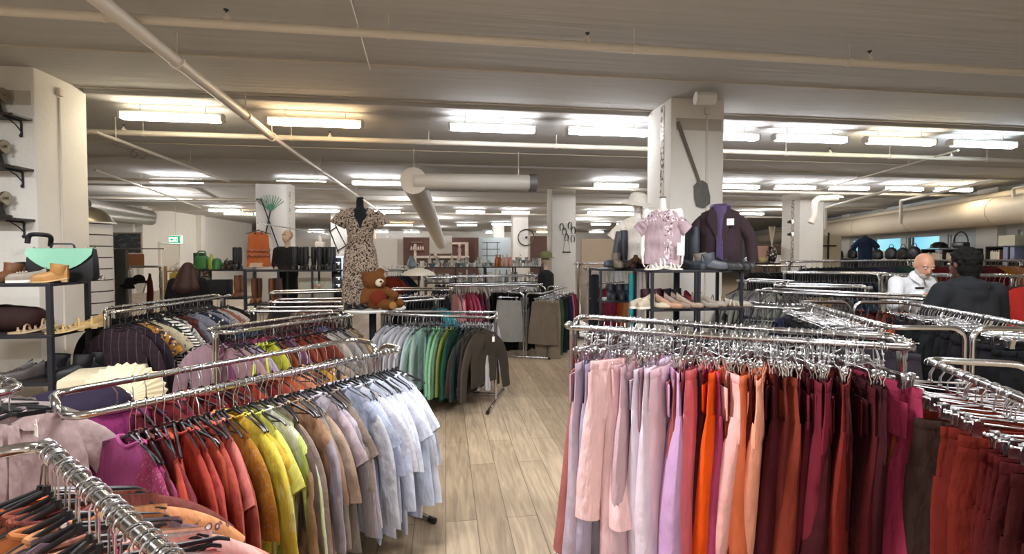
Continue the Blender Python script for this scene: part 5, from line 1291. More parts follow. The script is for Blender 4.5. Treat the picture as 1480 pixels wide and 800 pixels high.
def person(label, base, rz, J, skin, clothes, hair=None, beard=None, headtilt=(0, 0, 0), sc=1.0, vox=.011):
    """J: joint positions; the figure looks along +y"""
    e = empty('person', base, label, 'person', rz)
    R = Euler(headtilt).to_matrix(); SM = mat('skin_' + skin, skin, .5, 0, .08, 12)
    V = {k_: Vector(v) for k_, v in J.items()}
    def limbs(b, g, arms=True, legs=True, torso_=True, hands=True, cut=1.0):
        if torso_:
            ch = V['chest']; pe = V['pelvis']; up = (ch - pe).normalized()
            for q in (-1, 1): b.cap(ch + Vector((q * .09, 0, .06)), .085 + g, pe + Vector((q * .07, 0, .03)), .098 + g, 14)
            b.cap(ch + Vector((0, .02, .02)), .105 + g, pe, .115 + g, 14)
            b.cap(V['shL'] * .85 + ch * .15, .058 + g, V['shR'] * .85 + ch * .15, .058 + g, 12)
            b.cap(V['neck'] - Vector((0, 0, .05)), .06 + g * .8, V['neck'] - Vector((0, 0, .0)), .05 + g * .6, 12)
        if arms:
            for s_ in 'LR':
                sh, el, wr = V['sh' + s_], V['el' + s_], V['wr' + s_]
                wr2 = el.lerp(wr, cut)
                b.cap(sh, .056 + g, el, .042 + g, 12); b.cap(el, .043 + g, wr2, .03 + g * 1.1, 12)
        if legs:
            for s_ in 'LR':
                hp, kn, an = V['hp' + s_], V['kn' + s_], V['an' + s_]
                b.cap(hp, .088 + g, kn, .058 + g, 12); b.cap(kn, .056 + g, an, .038 + g, 12)
    def whole(b):
        limbs(b, 0)
        b.cap(V['neck'] - Vector((0, 0, .06)), .054, V['head'] - R @ Vector((0, .01, .04)), .05, 12)
        head(b, V['head'], R)
        for s_, t in (('L', 1), ('R', -1)): hand(b, V['wr' + s_], V['hd' + s_], V['pn' + s_], 1.0, .7, t)
        for s_ in 'LR':
            a = V['an' + s_]; b.cap(a + Vector((0, -.03, -.05)), .035, a + Vector((0, .14, -.055)), .028, 10)
    blob('body', whole, vox, SM, e, 3)
    face_parts(V['head'], R, 1.0, e, '#8a8278' if beard else '#2a2220')
    clothes(e, V, limbs, R)
    if hair: hair(e, V, R)
    return e
WHITESHIRT = mat('white_shirt_cloth', '#dcdde0', .8, 0, .06, 8, .6, 14)
DARKTROUS = mat('dark_trouser_cloth', '#2a2b30', .85, 0, .12, 10, .4, 20)
def std(z=1.7, stoop=0.0):
    f = z / 1.75
    return dict(pelvis=(0, 0, .92 * f), chest=(0, stoop * .6, 1.24 * f), neck=(0, stoop * 1.0, 1.47 * f), head=(0, stoop * 1.35 + .02, 1.62 * f), shL=(-.18, stoop * .8, 1.4 * f), shR=(.18, stoop * .8, 1.4 * f),
                elL=(-.25, stoop, 1.13 * f), elR=(.25, stoop, 1.13 * f), wrL=(-.25, .1 + stoop, .9 * f), wrR=(.25, .1 + stoop, .9 * f), hdL=(0, .2, -1), hdR=(0, .2, -1), pnL=(1, 0, 0), pnR=(-1, 0, 0),
                hpL=(-.09, 0, .9 * f), hpR=(.09, 0, .9 * f), knL=(-.1, .02, .5 * f), knR=(.1, .02, .5 * f), anL=(-.1, 0, .09), anR=(.1, 0, .09))
# the man in white, bent over a rail and facing the camera
J = std(1.74, .11)
J.update(head=(-.03, .185, 1.53), neck=(-.01, .12, 1.42), shL=(-.185, .09, 1.35), shR=(.185, .09, 1.35), elL=(-.27, .14, 1.13), elR=(.26, .14, 1.13), wrL=(-.1, .32, 1.29), wrR=(.17, .35, 1.25), hdL=(.6, .5, .12), hdR=(-.4, .8, -.1), pnL=(.1, -.2, -1), pnR=(0, 0, -1))
def man_clothes(e, V, limbs, R):
    s = blob('shirt', lambda b: limbs(b, .016, legs=False, hands=False, cut=.93), .013, WHITESHIRT, e, 3)
    b = MB()
    for q in (-1, 1): b.loft([[V['neck'] + Vector(p) for p in pts] for pts in (((q * .01, .075, -.03), (q * .055, .05, .005), (q * .075, .0, .02)), ((q * .035, .092, -.09), (q * .09, .068, -.045), (q * .085, .01, -.015)))], closed=False)
    b.build('collar', WHITESHIRT, s)
    b = MB(); b.box((.1, .253, 1.245), (.11, .02, .11), bev=.004); b.build('chest_pocket', WHITESHIRT, s)
    b = MB(); b.box((.1, .262, 1.305), (.1, .014, .02), bev=.004); b.build('glasses_case', BLACKPL, s)
    t = blob('trousers', lambda b: (limbs(b, .014, arms=False, torso_=False), b.cap((0, 0, .98), .13, (0, 0, .9), .125)), .016, DARKTROUS, e, 3)
    for s_ in 'LR':
        a = V['an' + s_]; b = MB(); b.cap(a + Vector((0, -.04, -.045)), .045, a + Vector((0, .16, -.05)), .038, 12); b.build('shoe', BLACKPL, e)
    bd = blob('beard', lambda b: (b.ell(V['head'] + R @ Vector((0, .055, -.085)), (.052, .042, .04)), b.ell(V['head'] + R @ Vector((.052, .02, -.06)), (.016, .03, .04)), b.ell(V['head'] + R @ Vector((-.052, .02, -.06)), (.016, .03, .04))), .006, mat('grey_beard', '#b0a8a0', .9, 0, .2, 40, .5, 90), e, 2)
    fr = blob('hair_fringe', lambda b: (b.ell(V['head'] + R @ Vector((0, -.03, -.005)), (.081, .082, .03)),), .006, mat('grey_hair', '#aaa298', .9, 0, .2, 40, .5, 90), e, 2)
person('bald man in a white shirt with grey beard, bending over a clothes rail', C(4.13, 5.1) , PI - YAW + .15, J, '#c89478', man_clothes, beard=True, headtilt=(-.5, 0, -.3))
# person in dark grey seen from behind
J = std(1.72, .05)
J.update(elL=(-.29, .06, 1.12), elR=(.28, .08, 1.1), wrL=(-.2, .3, 1.02), wrR=(.22, .32, 1.0), hdL=(.2, 1, 0), hdR=(-.2, 1, 0), pnL=(0, 0, -1), pnR=(0, 0, -1), head=(.0, .1, 1.555), neck=(0, .05, 1.42), shL=(-.2, .03, 1.33), shR=(.2, .03, 1.33))
def dark_clothes(e, V, limbs, R):
    m_ = mat('charcoal_jersey', '#1c1d20', .9, 0, .2, 8, .5, 22)
    s = blob('hooded_jacket', lambda b: (limbs(b, .03, legs=False, cut=.95), b.ell(V['neck'] + Vector((0, -.07, -.045)), (.14, .075, .06)), b.ell(V['neck'] + Vector((0, -.1, -.11)), (.1, .05, .08)), b.cap(V['neck'] + Vector((-.1, .02, -.02)), .04, V['neck'] + Vector((.1, .02, -.02)), .04)), .014, m_, e, 3)
    t = blob('trousers', lambda b: (limbs(b, .016, arms=False, torso_=False), b.cap((0, 0, .98), .13, (0, 0, .9), .125)), .016, DARKTROUS, e, 3)
    for s_ in 'LR':
        a = V['an' + s_]; b = MB(); b.cap(a + Vector((0, -.04, -.045)), .045, a + Vector((0, .16, -.05)), .038, 12); b.build('shoe', BLACKPL, e)
def curls(e, V, R):
    r = random.Random(3)
    def f(b):
        b.ell(V['head'] + R @ Vector((0, -.03, .045)), (.09, .104, .09)); b.ell(V['head'] + R @ Vector((0, -.05, -.03)), (.088, .07, .09)); b.ell(V['head'] + R @ Vector((0, -.055, -.09)), (.07, .045, .05))
        for i in range(90):
            a = r.uniform(0, 2 * PI); t = r.uniform(-.8, 1.4); d = Vector((math.cos(a) * math.cos(t), math.sin(a) * math.cos(t), math.sin(t)))
            if d.y > .55 and d.z < .5: continue
            b.ell(V['head'] + R @ (Vector((0, -.03, .045)) + Vector((d.x * .088, d.y * .1, d.z * .09))), (.02,) * 3, seg=8)
    blob('hair', f, .008, mat('dark_curly_hair', '#0b0807', .85, 0, .4, 30, .6, 70), e, 1)
person('person with short dark curly hair in a charcoal hooded jacket, seen from behind', C(3.85, 4.05), -YAW - .1, J, '#5a3a2c', dark_clothes, curls, headtilt=(-.1, 0, .25))
# woman in black seen from behind, far left
J = std(1.5, .03)
def blk_clothes(e, V, limbs, R):
    m_ = mat('black_coat', '#131214', .9, 0, .2, 8, .3, 30)
    blob('coat', lambda b: (limbs(b, .03, legs=False, cut=.95), b.cap((0, 0, .9), .15, (0, 0, .55), .19)), .016, m_, e, 3)
    blob('trousers', lambda b: (limbs(b, .012, arms=False, torso_=False)), .016, DARKTROUS, e, 3)
    for s_ in 'LR':
        a = V['an' + s_]; b = MB(); b.cap(a + Vector((0, -.04, -.045)), .045, a + Vector((0, .14, -.05)), .036, 12); b.build('shoe', BLACKPL, e)
def longhair(e, V, R):
    blob('hair', lambda b: (b.ell(V['head'] + Vector((0, -.025, .03)), (.088, .1, .1)), b.cap(V['head'] + Vector((0, -.05, 0)), .08, V['neck'] + Vector((0, -.1, -.12)), .12), b.cap(V['head'] + Vector((-.06, -.03, 0)), .06, V['neck'] + Vector((-.12, -.07, -.12)), .075), b.cap(V['head'] + Vector((.06, -.03, 0)), .06, V['neck'] + Vector((.12, -.07, -.12)), .075)), .012, mat('auburn_hair', '#2e130f', .7, 0, .4, 30, .5, 60, stretch=(1, 1, .15)), e, 2)
person('person with long auburn hair in a black coat, seen from behind', onz(270, 0, 7.3), -YAW + .25, J, '#c89a80', blk_clothes, longhair)

# lilac dress on a white child mannequin
def face_cam(p): return math.atan2(p.y, p.x) - PI / 2      # local -y looks at the standing point
P = s1(957, tz, .22); e = empty('mannequin', P, 'headless white child mannequin standing on the shoe shelf', 'mannequin', face_cam(P))
def mq(b):
    b.cap((0, 0, .68), .036, (0, 0, .6), .04); b.cap((-.07, 0, .48), .058, (-.055, 0, .1), .06); b.cap((.07, 0, .48), .058, (.055, 0, .1), .06); b.cap((-.12, 0, .565), .032, (.12, 0, .565), .032); b.cap((0, 0, .45), .06, (0, 0, .1), .06)
    for q in (-1, 1):
        b.cap((q * .155, 0, .57), .04, (q * .185, .0, .34), .03); b.cap((q * .185, 0, .34), .03, (q * .19, -.05, .14), .02); hand(b, (q * .19, -.055, .13), (-q * .1, -.15, -1), (-q, 0, 0), .8, .4, q)
        b.cap((q * .06, 0, .1), .07, (q * .06, 0, .03), .065)
blob('body', mq, .008, SKIN_M, e, 3)
b = MB(); b.lathe([(.03, .713), (.036, .717), (.03, .722)], seg=16); b.build('neck_cap', mat('neck_cap', '#8a8680', .4, .3, .1, 8), e)
def dress(label, P, rz, Ln, zoff, colr, fab, hem, chest, thick, sl=None, name='dress', neck=.02, fold=.008, slfab=None, scale=1.0):
    e = empty(name, P, label, 'dress', rz)
    o = link('dress_body', torso(Ln, 77, hem, chest, thick, neck, fold).mesh('dress_body', fabric(fab)), e, (0, 0, zoff), -PI / 2, lin(colr)); o.scale = (1, scale, 1)
    if sl:
        for q in (-1, 1): 
            o = link('sleeve', sleeve(q, sl, 5, .09, .085, .05, .075).mesh('sleeve', fabric('blossom' if slfab else fab)), e, (0, 0, zoff), -PI / 2, lin(colr)); o.scale = (1, scale, 1)
    return e
e = dress('lilac floral girls dress with frilled sleeves on the white child mannequin', P, face_cam(P), .55, .70, '#ad979d', 'blossom', .265, .22, .092, .08, scale=.76, slfab='print2')
price_tag(P + Vector((.1, -.17, .28)), face_cam(P) + PI / 2, 'striped paper label hanging on the lilac dress', .05, .12)
# white lace dress mannequin with a hat
P = s1(921, 1.487, .2, B0); e = empty('mannequin', P, 'white mannequin in a lace dress behind the lilac one', 'mannequin', face_cam(P) + .2)
def mq2(b):
    head(b, Vector((0, -.02, .72)), Matrix.Rotation(PI, 3, 'Z'), .85); b.cap((0, 0, .66), .04, (0, 0, .56), .045)
    b.cap((-.06, 0, .46), .058, (-.05, 0, .05), .06); b.cap((.06, 0, .46), .058, (.05, 0, .05), .06); b.cap((-.11, 0, .53), .032, (.11, 0, .53), .032); b.cap((0, 0, .46), .06, (0, 0, .05), .06)
blob('body', mq2, .009, SKIN_M, e, 3)
dress('white lace dress on the mannequin with the brimmed hat', P, face_cam(P) + .2, .54, .68, '#ddd6ca', 'lace', .2, .19, .095, .12, scale=.85)
e = empty('brimmed_hat', P + Vector((0, 0, .74)), 'white crocheted brimmed hat on the lace dress mannequin', 'hat', .3); e.rotation_euler = (.15, .1, 0)
HATM = mat('crochet_white', '#d9d4ca', .9, 0, .15, 60, .5, 120)
b = MB(); b.lathe([(.1, .0), (.1, .05), (.085, .09), (.05, .11), (.002, .115)], seg=24, cap0=False); b.build('crown', HATM, e)
b = MB(); b.lathe([(.095, .004), (.14, .0), (.185, -.035), (.18, -.04), (.14, -.005), (.095, -.002)], seg=28, cap0=False, cap1=False); b.build('brim', HATM, e)
# blazer on a bust
P = s1(1040, tz, .25); rz = face_cam(P); e = empty('blazer', P, 'dark plum blazer on a bust at the end of the shoe shelf', 'blazer', rz)
BLZ = mat('blazer_wool', '#33262a', .85, 0, .2, 14, .3, 60, stretch=(6, 6, 1))
link('jacket_body', torso(.6, 90, .25, .225, .11, .05, .006).mesh('jacket_body', BLZ), e, (0, 0, .72), -PI / 2).scale = (1, .88, 1)
for q in (-1, 1): link('sleeve', sleeve(q, .4, 7, .085, .06, .03, .06).mesh('sleeve', BLZ), e, (0, 0, .72), -PI / 2).scale = (1, .86, 1)
for q in (-1, 1):
    b = MB(); b.loft([[Vector((q * .035, -.118, .6)), Vector((q * .1, -.1, .61))], [Vector((q * .03, -.128, .5)), Vector((q * .12, -.12, .5))], [Vector((q * .008, -.125, .28)), Vector((q * .02, -.125, .28))]], closed=False); b.build('lapel', BLZ, e)
b = MB(); b.lathe([(.012, 0), (.012, .006)], M=Matrix.Translation((.01, -.122, .24)) @ Matrix.Rotation(PI / 2, 4, 'X'), seg=10); b.build('button', BLACKPL, e)
b = MB(); b.box((.095, -.128, .47), (.065, .004, .065)); b.build('name_patch', TAG, e, smooth=False)
e = empty('scarf', P, 'purple scarf tucked into the dark plum blazer', 'scarf', rz)
b = MB(); b.loft([[Vector((-w_ , -.118 - .012 * math.sin(z_ * 30), z_)), Vector((0, -.135, z_)), Vector((w_, -.118, z_))] for z_, w_ in ((.64, .06), (.56, .055), (.42, .04), (.25, .03), (.08, .035))], closed=False); b.tube([(.075 * math.cos(a), .07 * math.sin(a) - .03, .63 + .015 * math.sin(a)) for a in [2 * PI * i / 16 for i in range(17)]], .025, 8); b.build('cloth', mat('purple_satin', '#3b2752', .5, 0, .2, 10, .4, 20), e)
o = MB(); o.lathe([(.03, 0), (.035, .03), (.015, .08), (.02, .1), (.002, .12)], seg=12); tag(o.build('small_vase', WHITEMET, loc=s1(1078, tz, .3)), 'small white vase at the right end of the shelf top', 'vase')

# leopard dress on a black stand and the table below
TZ = .975; tp = onz(538, 0, 6.05)
e = empty('round_table', tp, 'round white-topped table under the teddy bear and leopard dress', 'table')
b = MB(); b.lathe([(.4, TZ - .03), (.41, TZ - .015), (.4, TZ)], seg=40); b.build('table_top', WHITEMET, e)
b = MB(); b.tube([(0, 0, .04), (0, 0, TZ - .03)], .045, 14); b.build('pedestal', BLACKMET, e)
b = MB(); b.lathe([(.28, 0), (.27, .03), (.06, .05)], seg=30); b.build('base', BLACKMET, e)
P = onz(521, TZ, 6.05); rz = face_cam(P)
e = empty('dress_form', P, 'black headless dress form wearing the leopard print dress', 'mannequin', rz)
FORM = mat('black_form_cloth', '#1d1e21', .8, 0, .15, 12, .2, 50)
blob('torso', lambda b: (b.cap((0, 0, 1.33), .046, (0, 0, 1.2), .05), b.cap((-.1, 0, 1.17), .06, (.1, 0, 1.17), .06), b.cap((0, -.01, 1.12), .13, (0, 0, .85), .1), b.cap((0, 0, .8), .12, (0, 0, .62), .14)), .014, FORM, e)
b = MB(); b.lathe([(.045, 1.355), (.05, 1.362), (.04, 1.375)], seg=16); b.build('neck_cap', BLACKPL, e)
b = MB(); b.tube([(0, 0, .02), (0, 0, .65)], .02, 10); b.lathe([(.15, 0.002), (.14, .02)], seg=20); b.build('stand', BLACKMET, e)
e = empty('leopard_dress', P, 'long leopard print wrap dress with short sleeves on a black form', 'dress', rz)
rings = []
prof = ((1.24, .10, .07), (1.215, .17, .085), (1.17, .205, .11), (1.08, .19, .13), (.98, .165, .125), (.88, .148, .115), (.84, .15, .115), (.7, .19, .14), (.5, .215, .16), (.3, .22, .17), (.12, .215, .17), (.06, .21, .17))
for i, (z, wx, wy) in enumerate(prof):
    rg = []
    for j in range(40):
        a = 2 * PI * j / 40; f = 1 + (.06 * max(0, (.84 - z)) / .8) * math.sin(9 * a + z * 2) + .01 * math.sin(4 * a + z * 9)
        zz = z
        if i < 3 and abs(math.cos(a)) < .8 and math.sin(a) < 0: zz -= (0.05, .02, 0)[i]
        if i > 9: zz += .05 * math.sin(a * 1 + .6)
        rg.append(Vector((wx * f * math.cos(a), wy * f * math.sin(a), zz)))
    rings.append(rg)
b = MB(); b.loft(rings); b.build('dress_body', fabric('leopard'), e, color=lin('#a99684'))
for q in (-1, 1):
    rr = []
    for v in [i / 6 for i in range(7)]:
        c_ = Vector((q * (.17 + .1 * v), 0, 1.19 - .17 * v)); d_ = Vector((q * .45, 0, -.9)).normalized(); n_ = Vector((-d_.z, 0, d_.x))
        rr.append([c_ + n_ * (.065 + .035 * v) * math.cos(a) * (1 + .07 * math.sin(5 * a)) + Vector((0, 1, 0)) * (.07 + .02 * v) * math.sin(a) for a in [2 * PI * j / 20 for j in range(20)]])
    b = MB(); b.loft(rr); b.build('sleeve', fabric('leopard'), e, color=lin('#a99684'))
b = MB(); b.loft([[Vector((-w_, y_, z_)), Vector((0, y_ - .012, z_)), Vector((w_, y_, z_))] for z_, w_, y_ in ((1.22, .06, -.082), (1.16, .055, -.112), (1.08, .035, -.134), (.98, .006, -.131))], closed=False); b.build('neckline', FORM, e)
b = MB(); b.lathe([(.151, .825), (.156, .84), (.155, .875), (.15, .885)], seg=30, cap0=False, cap1=False); ob = b.build('waist_band', fabric('leopard'), e, color=lin('#a08c78')); ob.scale = (1, .79, 1)
for i, (x, rz2) in enumerate(((-.1, -.4), (.03, .2))):
    shoe('pump', P + Vector((x - .02, -.2, .004)), -1.2 + rz2, '#1c1a1d', ('left', 'right')[i] + ' black pump at the hem of the leopard dress', sc=.95)
# teddy bear
P = onz(546, TZ + .002, 5.85); e = empty('teddy_bear', P, 'brown teddy bear with rust tummy sitting on the round table', 'teddy bear', face_cam(P))
FUR = mat('bear_fur', '#6f4522', .95, 0, .35, 40, .9, 140)
def bear(b):
    b.ell((-.02, 0, .15), (.155, .13, .155)); b.ell((-.045, -.01, .345), (.14, .125, .12)); b.ell((-.145, .02, .415), (.05, .03, .05)); b.ell((.03, .02, .45), (.05, .03, .05))
    b.cap((.08, -.05, .23), .05, (.19, -.12, .17), .052); b.cap((-.14, -.03, .22), .05, (-.16, -.1, .12), .05)
    b.cap((.05, -.08, .07), .065, (.15, -.17, .06), .062); b.cap((.08, .0, .07), .06, (.25, -.07, .07), .058); b.ell((.03, -.12, .32), (.06, .05, .05))
blob('body', bear, .011, FUR, e, 3)
b = MB(); b.ell((.022, -.135, .325), (.054, .035, .048)); b.build('muzzle', mat('cream_plush', '#d8c6a8', .95, 0, .1, 40, .5, 120), e)
b = MB(); b.ell((.034, -.166, .34), (.018, .012, .014), seg=10); b.build('nose', BLACKPL, e)
for x, y, z in ((-.035, -.122, .375), (.055, -.107, .375)): b = MB(); b.ell((x, y, z), (.011, .009, .011), seg=10); b.build('eye', BLACKPL, e)
b = MB(); b.ell((-.005, -.06, .145), (.12, .085, .11)); b.build('tummy_patch', mat('rust_plush', '#6e2c1a', .95, 0, .25, 30, .6, 120), e)
for c_ in ((.168, -.226, .06),): b = MB(); b.ell(c_, (.042, .012, .045)); b.build('foot_pad', mat('tan_plush', '#9a6c3a', .95, 0, .2, 30), e)
# ------------------------------------------------------------------ left background
# bald mannequin in a black dress standing behind the boots
P = onz(416, .38, 8.35)
o = MB(); o.box((0, 0, .19), (.5, .5, .38), bev=.01); o = o.build('plinth', BLACKMET, loc=onz(416, 0, 8.35)); tag(o, 'low black plinth under the bald mannequin', 'plinth')
MQT = mat('mannequin_beige', '#b59c86', .45, 0, .04, 6)
e = empty('mannequin', P, 'bald beige mannequin in a black dress behind the row of boots', 'mannequin', face_cam(P) - .4)
R = Matrix.Rotation(PI - .5, 3, 'Z')
def mq3(b):
    head(b, Vector((0, 0, 1.56)), R, .95); b.cap((0, 0, 1.48), .045, (0, 0, 1.38), .05); b.cap((-.15, 0, 1.33), .05, (.15, 0, 1.33), .05)
    for q in (-1, 1): b.cap((q * .07, 0, 1.28), .085, (q * .06, 0, .9), .1); b.cap((q * .07, 0, .88), .085, (q * .07, 0, .46), .055); b.cap((q * .07, 0, .46), .052, (q * .07, 0, .06), .035); b.cap((q * .07, .02, .025), .03, (q * .07, -.13, .022), .025)
    b.cap((-.19, 0, 1.32), .045, (-.24, .02, 1.08), .038); b.cap((-.24, .02, 1.08), .037, (-.1, -.18, .98), .025); hand(b, (-.1, -.18, .98), (1, -.6, .1), (0, 0, -1), .9, .5, 1)
    b.cap((.19, 0, 1.32), .045, (.22, -.02, 1.1), .038); b.cap((.22, -.02, 1.1), .037, (.36, -.2, 1.16), .024); hand(b, (.36, -.2, 1.16), (1, -.5, .35), (0, 0, 1), .9, .3, 1)
blob('body', mq3, .011, MQT, e, 3)
face_parts(Vector((0, 0, 1.56)), R, .95, e, '#4a3a30')
e2 = empty('black_dress', P, 'short black long-sleeved dress on the bald mannequin', 'dress', face_cam(P) - .4)
BD = mat('black_knit', '#1c1b1d', .85, 0, .2, 30, .4, 90)
blob('dress_body', lambda b: (b.cap((-.15, 0, 1.33), .062, (.15, 0, 1.33), .062), b.cap((-.07, 0, 1.28), .1, (-.06, 0, .9), .112), b.cap((.07, 0, 1.28), .1, (.06, 0, .9), .112), b.cap((0, 0, .95), .15, (0, 0, .58), .165), b.cap((-.19, 0, 1.32), .057, (-.24, .02, 1.08), .05), b.cap((-.24, .02, 1.08), .049, (-.18, -.07, 1.04), .044), b.cap((.19, 0, 1.32), .057, (.22, -.02, 1.1), .05), b.cap((.22, -.02, 1.1), .048, (.27, -.08, 1.12), .042)), .014, BD, e2, 3)
# long black shelf with boots on top
Q = onz(352, 0, 7.6); sw = (onz(497, 0, 7.6) - Q).x
def s3(px, z, Z): return onz(px, z, Z)
SH = 1.385
shelf_unit('long black shelf with a row of black boots on top', (Q.x, Q.y - .02), sw, .45, [.3, .85, SH], .03, mids=(sw * .33, sw * .66), rz=0)
Q2 = onz(286, 0, 8.6); sw2 = (onz(352, 0, 8.6) - Q2).x
shelf_unit('black shelf with green bags and brown boots, left of the boots row', (Q2.x, Q2.y), sw2, .45, [.4, .85, 1.36], .03)
def on3(px, z, f=.2):
    y = Q.y - .02 + f; d = ray(px, 390); t = y / d.y; return Vector((d.x * t, y, z))
def on4(px, z, f=.2):
    y = Q2.y + f; d = ray(px, 390); t = y / d.y; return Vector((d.x * t, y, z))
posn = ['first', 'second', 'third', 'fourth', 'fifth', 'sixth', 'seventh', 'eighth', 'ninth', 'tenth']
for i, px in enumerate((426, 437, 443, 453, 462, 470, 476, 482)):
    shoe('tall', on3(px, SH + .002, .12 + .12 * (i % 2)), -1.5 + .15 * (i % 3), '#1b1c20', posn[i] + ' black tall boot from the bald mannequin on the long shelf', sc=.88)
for i, px in enumerate((366, 373, 392, 398, 404, 446)):
    shoe('tall' if i < 5 else 'ankle', on3(px, .852, .14 + .1 * (i % 2)), -1.5 + .1 * i, ('#6a4428', '#74492c', '#7a4c2e', '#5c3a24', '#6e4630', '#3a2a22')[i], posn[i] + ' brown boot from the left on the lower tier of the long shelf', sc=.95)
# glass tank with an orange picture under the boots
e = empty('fish_tank', on3(457, .852, .1), 'small glass tank with grey and orange contents under the boots', 'fish tank')
b = MB(); b.box((0, .1, .17), (.48, .25, .34), bev=.004); b.build('glass_box', mat('greenish_glass', '#b8c4b8', .05, 0, .05, 3, alpha=.35), e)
b = MB(); b.box((0, .12, .08), (.44, .2, .15), bev=.02); b.build('gravel', mat('grey_gravel', '#8e8478', .9, 0, .5, 30, .5, 40), e)
b = MB(); b.ell((.0, .06, .27), (.1, .02, .03)); b.build('orange_fish', mat('orange_plastic', '#c8642c', .5, 0, .1, 8), e)
# lit sign panel
e = empty('sign_panel', onz(488, 0, 8.1), 'dark sign panel with white marks and a lit edge left of the leopard dress', 'sign', 0)
b = MB(); b.box((0, 0, .9), (.19, .05, 1.4), bev=.006); b.build('panel', mat('sign_dark', '#10131a', .3, 0, .1, 6), e)
b = MB(); b.box((.082, -.028, 1.35), (.022, .006, .5)); b.box((0, -.028, 1.59), (.18, .006, .022)); b.build('lit_edge', mat('sign_light', '#c8d8ff', .4, 0, .02, 3, emit=2.5), e, smooth=False)
for z in (1.5, 1.38, 1.25, 1.13):
    b = MB(); b.box((.01, -.028, z), (.07, .006, .018)); b.box((.02, -.028, z - .025), (.025, .006, .03)); b.build('white_mark', mat('sign_white', '#e8ecf4', .4, 0, .02, 3, emit=.6), e, smooth=False)
o = MB(); o.box((0, 0, .11), (.14, .1, .1), bev=.02); o.cap((0, 0, .15), .03, (-.01, 0, .25), .02); tag(o.build('white_figurine', WHITEMET, loc=on3(463, SH + .3, .3)), 'small white figurine standing above the black boots', 'figurine')
# orange pinafore
P = onz(374, 2.19, 8.9)
e = garment('vest', 0, 'plain', P, -PI / 2 + face_cam(P), lin('#b8673a'), 'orange pinafore dress hanging in front of the rake column', 'dress', 'pinafore_dress')
e.scale = (1, .8, 1.15)
b = MB(); 
for z in (-.42, -.5): b.tube([(.035, y, z + .012 * math.sin(y * 60)) for y in [(-.24 + .48 * i / 24) for i in range(25)]], .022, 7)
b.build('ruffle', fabric('plain'), e, color=lin('#a86a54'))
b = MB(); b.loft([[Vector((.0 + .02 * math.cos(a), .27 * math.sin(a) , z)) for a in [2 * PI * i / 20 for i in range(20)]] for z in (-.62, -.69)]); b.build('hem_trim', fabric('plain'), e, color=lin('#d8b8a0'))
hanger('plastic', P, -PI / 2 + face_cam(P), 'black clothes hanger holding the orange pinafore', 'pinafore hanger')
o = MB(); o.tube([P + Vector((0, 0, .012)), P + Vector((0, .3, .014)), P + Vector((0, 5.4, .014))], .012, 8); tag(o.build('hanging_rail', STEEL), 'thin rail reaching from the rake column to the orange pinafore', 'rail')
# rakes on the far left column
yy = 14.6 - .4 - .04
def oncol(px, py, y):
    d = ray(px, py); t = y / d.y; return Vector((d.x * t, y, EYE + d.z * t))
e = empty('leaf_rake', oncol(391, 305, yy), 'leaf rake with a pale green fan leaning on the far column', 'rake')
O = oncol(391, 305, yy); GR = mat('green_plastic', '#4f9070', .5, 0, .15, 8)
MB().tube([oncol(391, 304, yy) - O, oncol(384, 338, yy) - O], .018, 8).build('handle', WOODD, e)
for i in range(11):
    a = math.radians(-50 + 10 * i); b = MB(); b.tube([(0, 0, 0), (.45 * math.sin(a), -.02, .42 * math.cos(a)), (.47 * math.sin(a), -.06, .44 * math.cos(a))], .009, 5); b.build('tine', GR, e)
b = MB(); b.prism([(-.09, .1), (0, -.03), (.09, .1), (.05, .18), (-.05, .18)], .02); b.build('rake_socket', GR, e)
e = empty('garden_hoe', oncol(404, 360, yy), 'long-handled hoe crossing the green rake on the far column', 'hoe'); O = oncol(404, 360, yy)
MB().tube([(0, -.03, 0), oncol(378, 289, yy - .03) - O], .017, 8).build('handle', WOODD, e)
b = MB(); q = oncol(378, 289, yy - .03) - O; b.box(q + Vector((-.06, 0, .02)), (.16, .02, .05)); b.build('blade', mat('old_iron', '#6a6866'), e)
# frame piece on the third column
yy3 = 23 - .36 - .03; O = oncol(487, 343, yy3)
e = empty('metal_frame_piece', O, 'black metal frame piece fixed askew on the distant white column', 'frame')
pp = [oncol(x, y, yy3) - O for x, y in ((477, 334), (486, 328), (500, 355), (488, 362))]
for i, j in ((0, 1), (1, 2), (2, 3), (3, 0)): MB().tube([pp[i] + (pp[i] - pp[j]) * .12, pp[j] + (pp[j] - pp[i]) * .12], .025, 6).build('bar', BLACKMET, e)
# exit sign
P = atd(254, 346, 20.5); e = empty('exit_sign', P, 'lit green and white exit sign hanging above the door', 'exit sign', -.35)
b = MB(); b.box((0, 0, 0), (.62, .08, .32), bev=.01); b.build('light_box', mat('sign_glow', '#c8f4d8', .4, 0, .02, 3, emit=2.2), e)
GS = mat('exit_green', '#2aa868', .4, 0, .03, 4, emit=.8)
b = MB(); b.box((0, -.042, .125), (.6, .006, .05)); b.box((0, -.042, -.125), (.6, .006, .05)); b.box((.2, -.043, 0), (.12, .006, .2)); b.build('green_field', GS, e, smooth=False)
b = MB(); M_ = Matrix.Translation((-.16, -.044, 0)); b.prism([(-.1, 0), (0, .08), (0, .03), (.1, .03), (.1, -.03), (0, -.03), (0, -.08)], .006, M_); b.build('arrow', GS, e, smooth=False)
b = MB(); b.ell((.06, -.045, .07), (.022, .006, .022), seg=10); b.prism([(.03, .045), (.085, .05), (.1, .0), (.13, -.08), (.105, -.085), (.07, -.02), (.03, -.09), (.0, -.085), (.045, -.005)], .006, Matrix.Translation((0, -.044, 0))); b.build('running_figure', GS, e, smooth=False)
MB().tube([(0, 0, .16), (0, 0, CEIL - P.z + .005)], .012, 6).build('drop_rod', PIPEW, e)
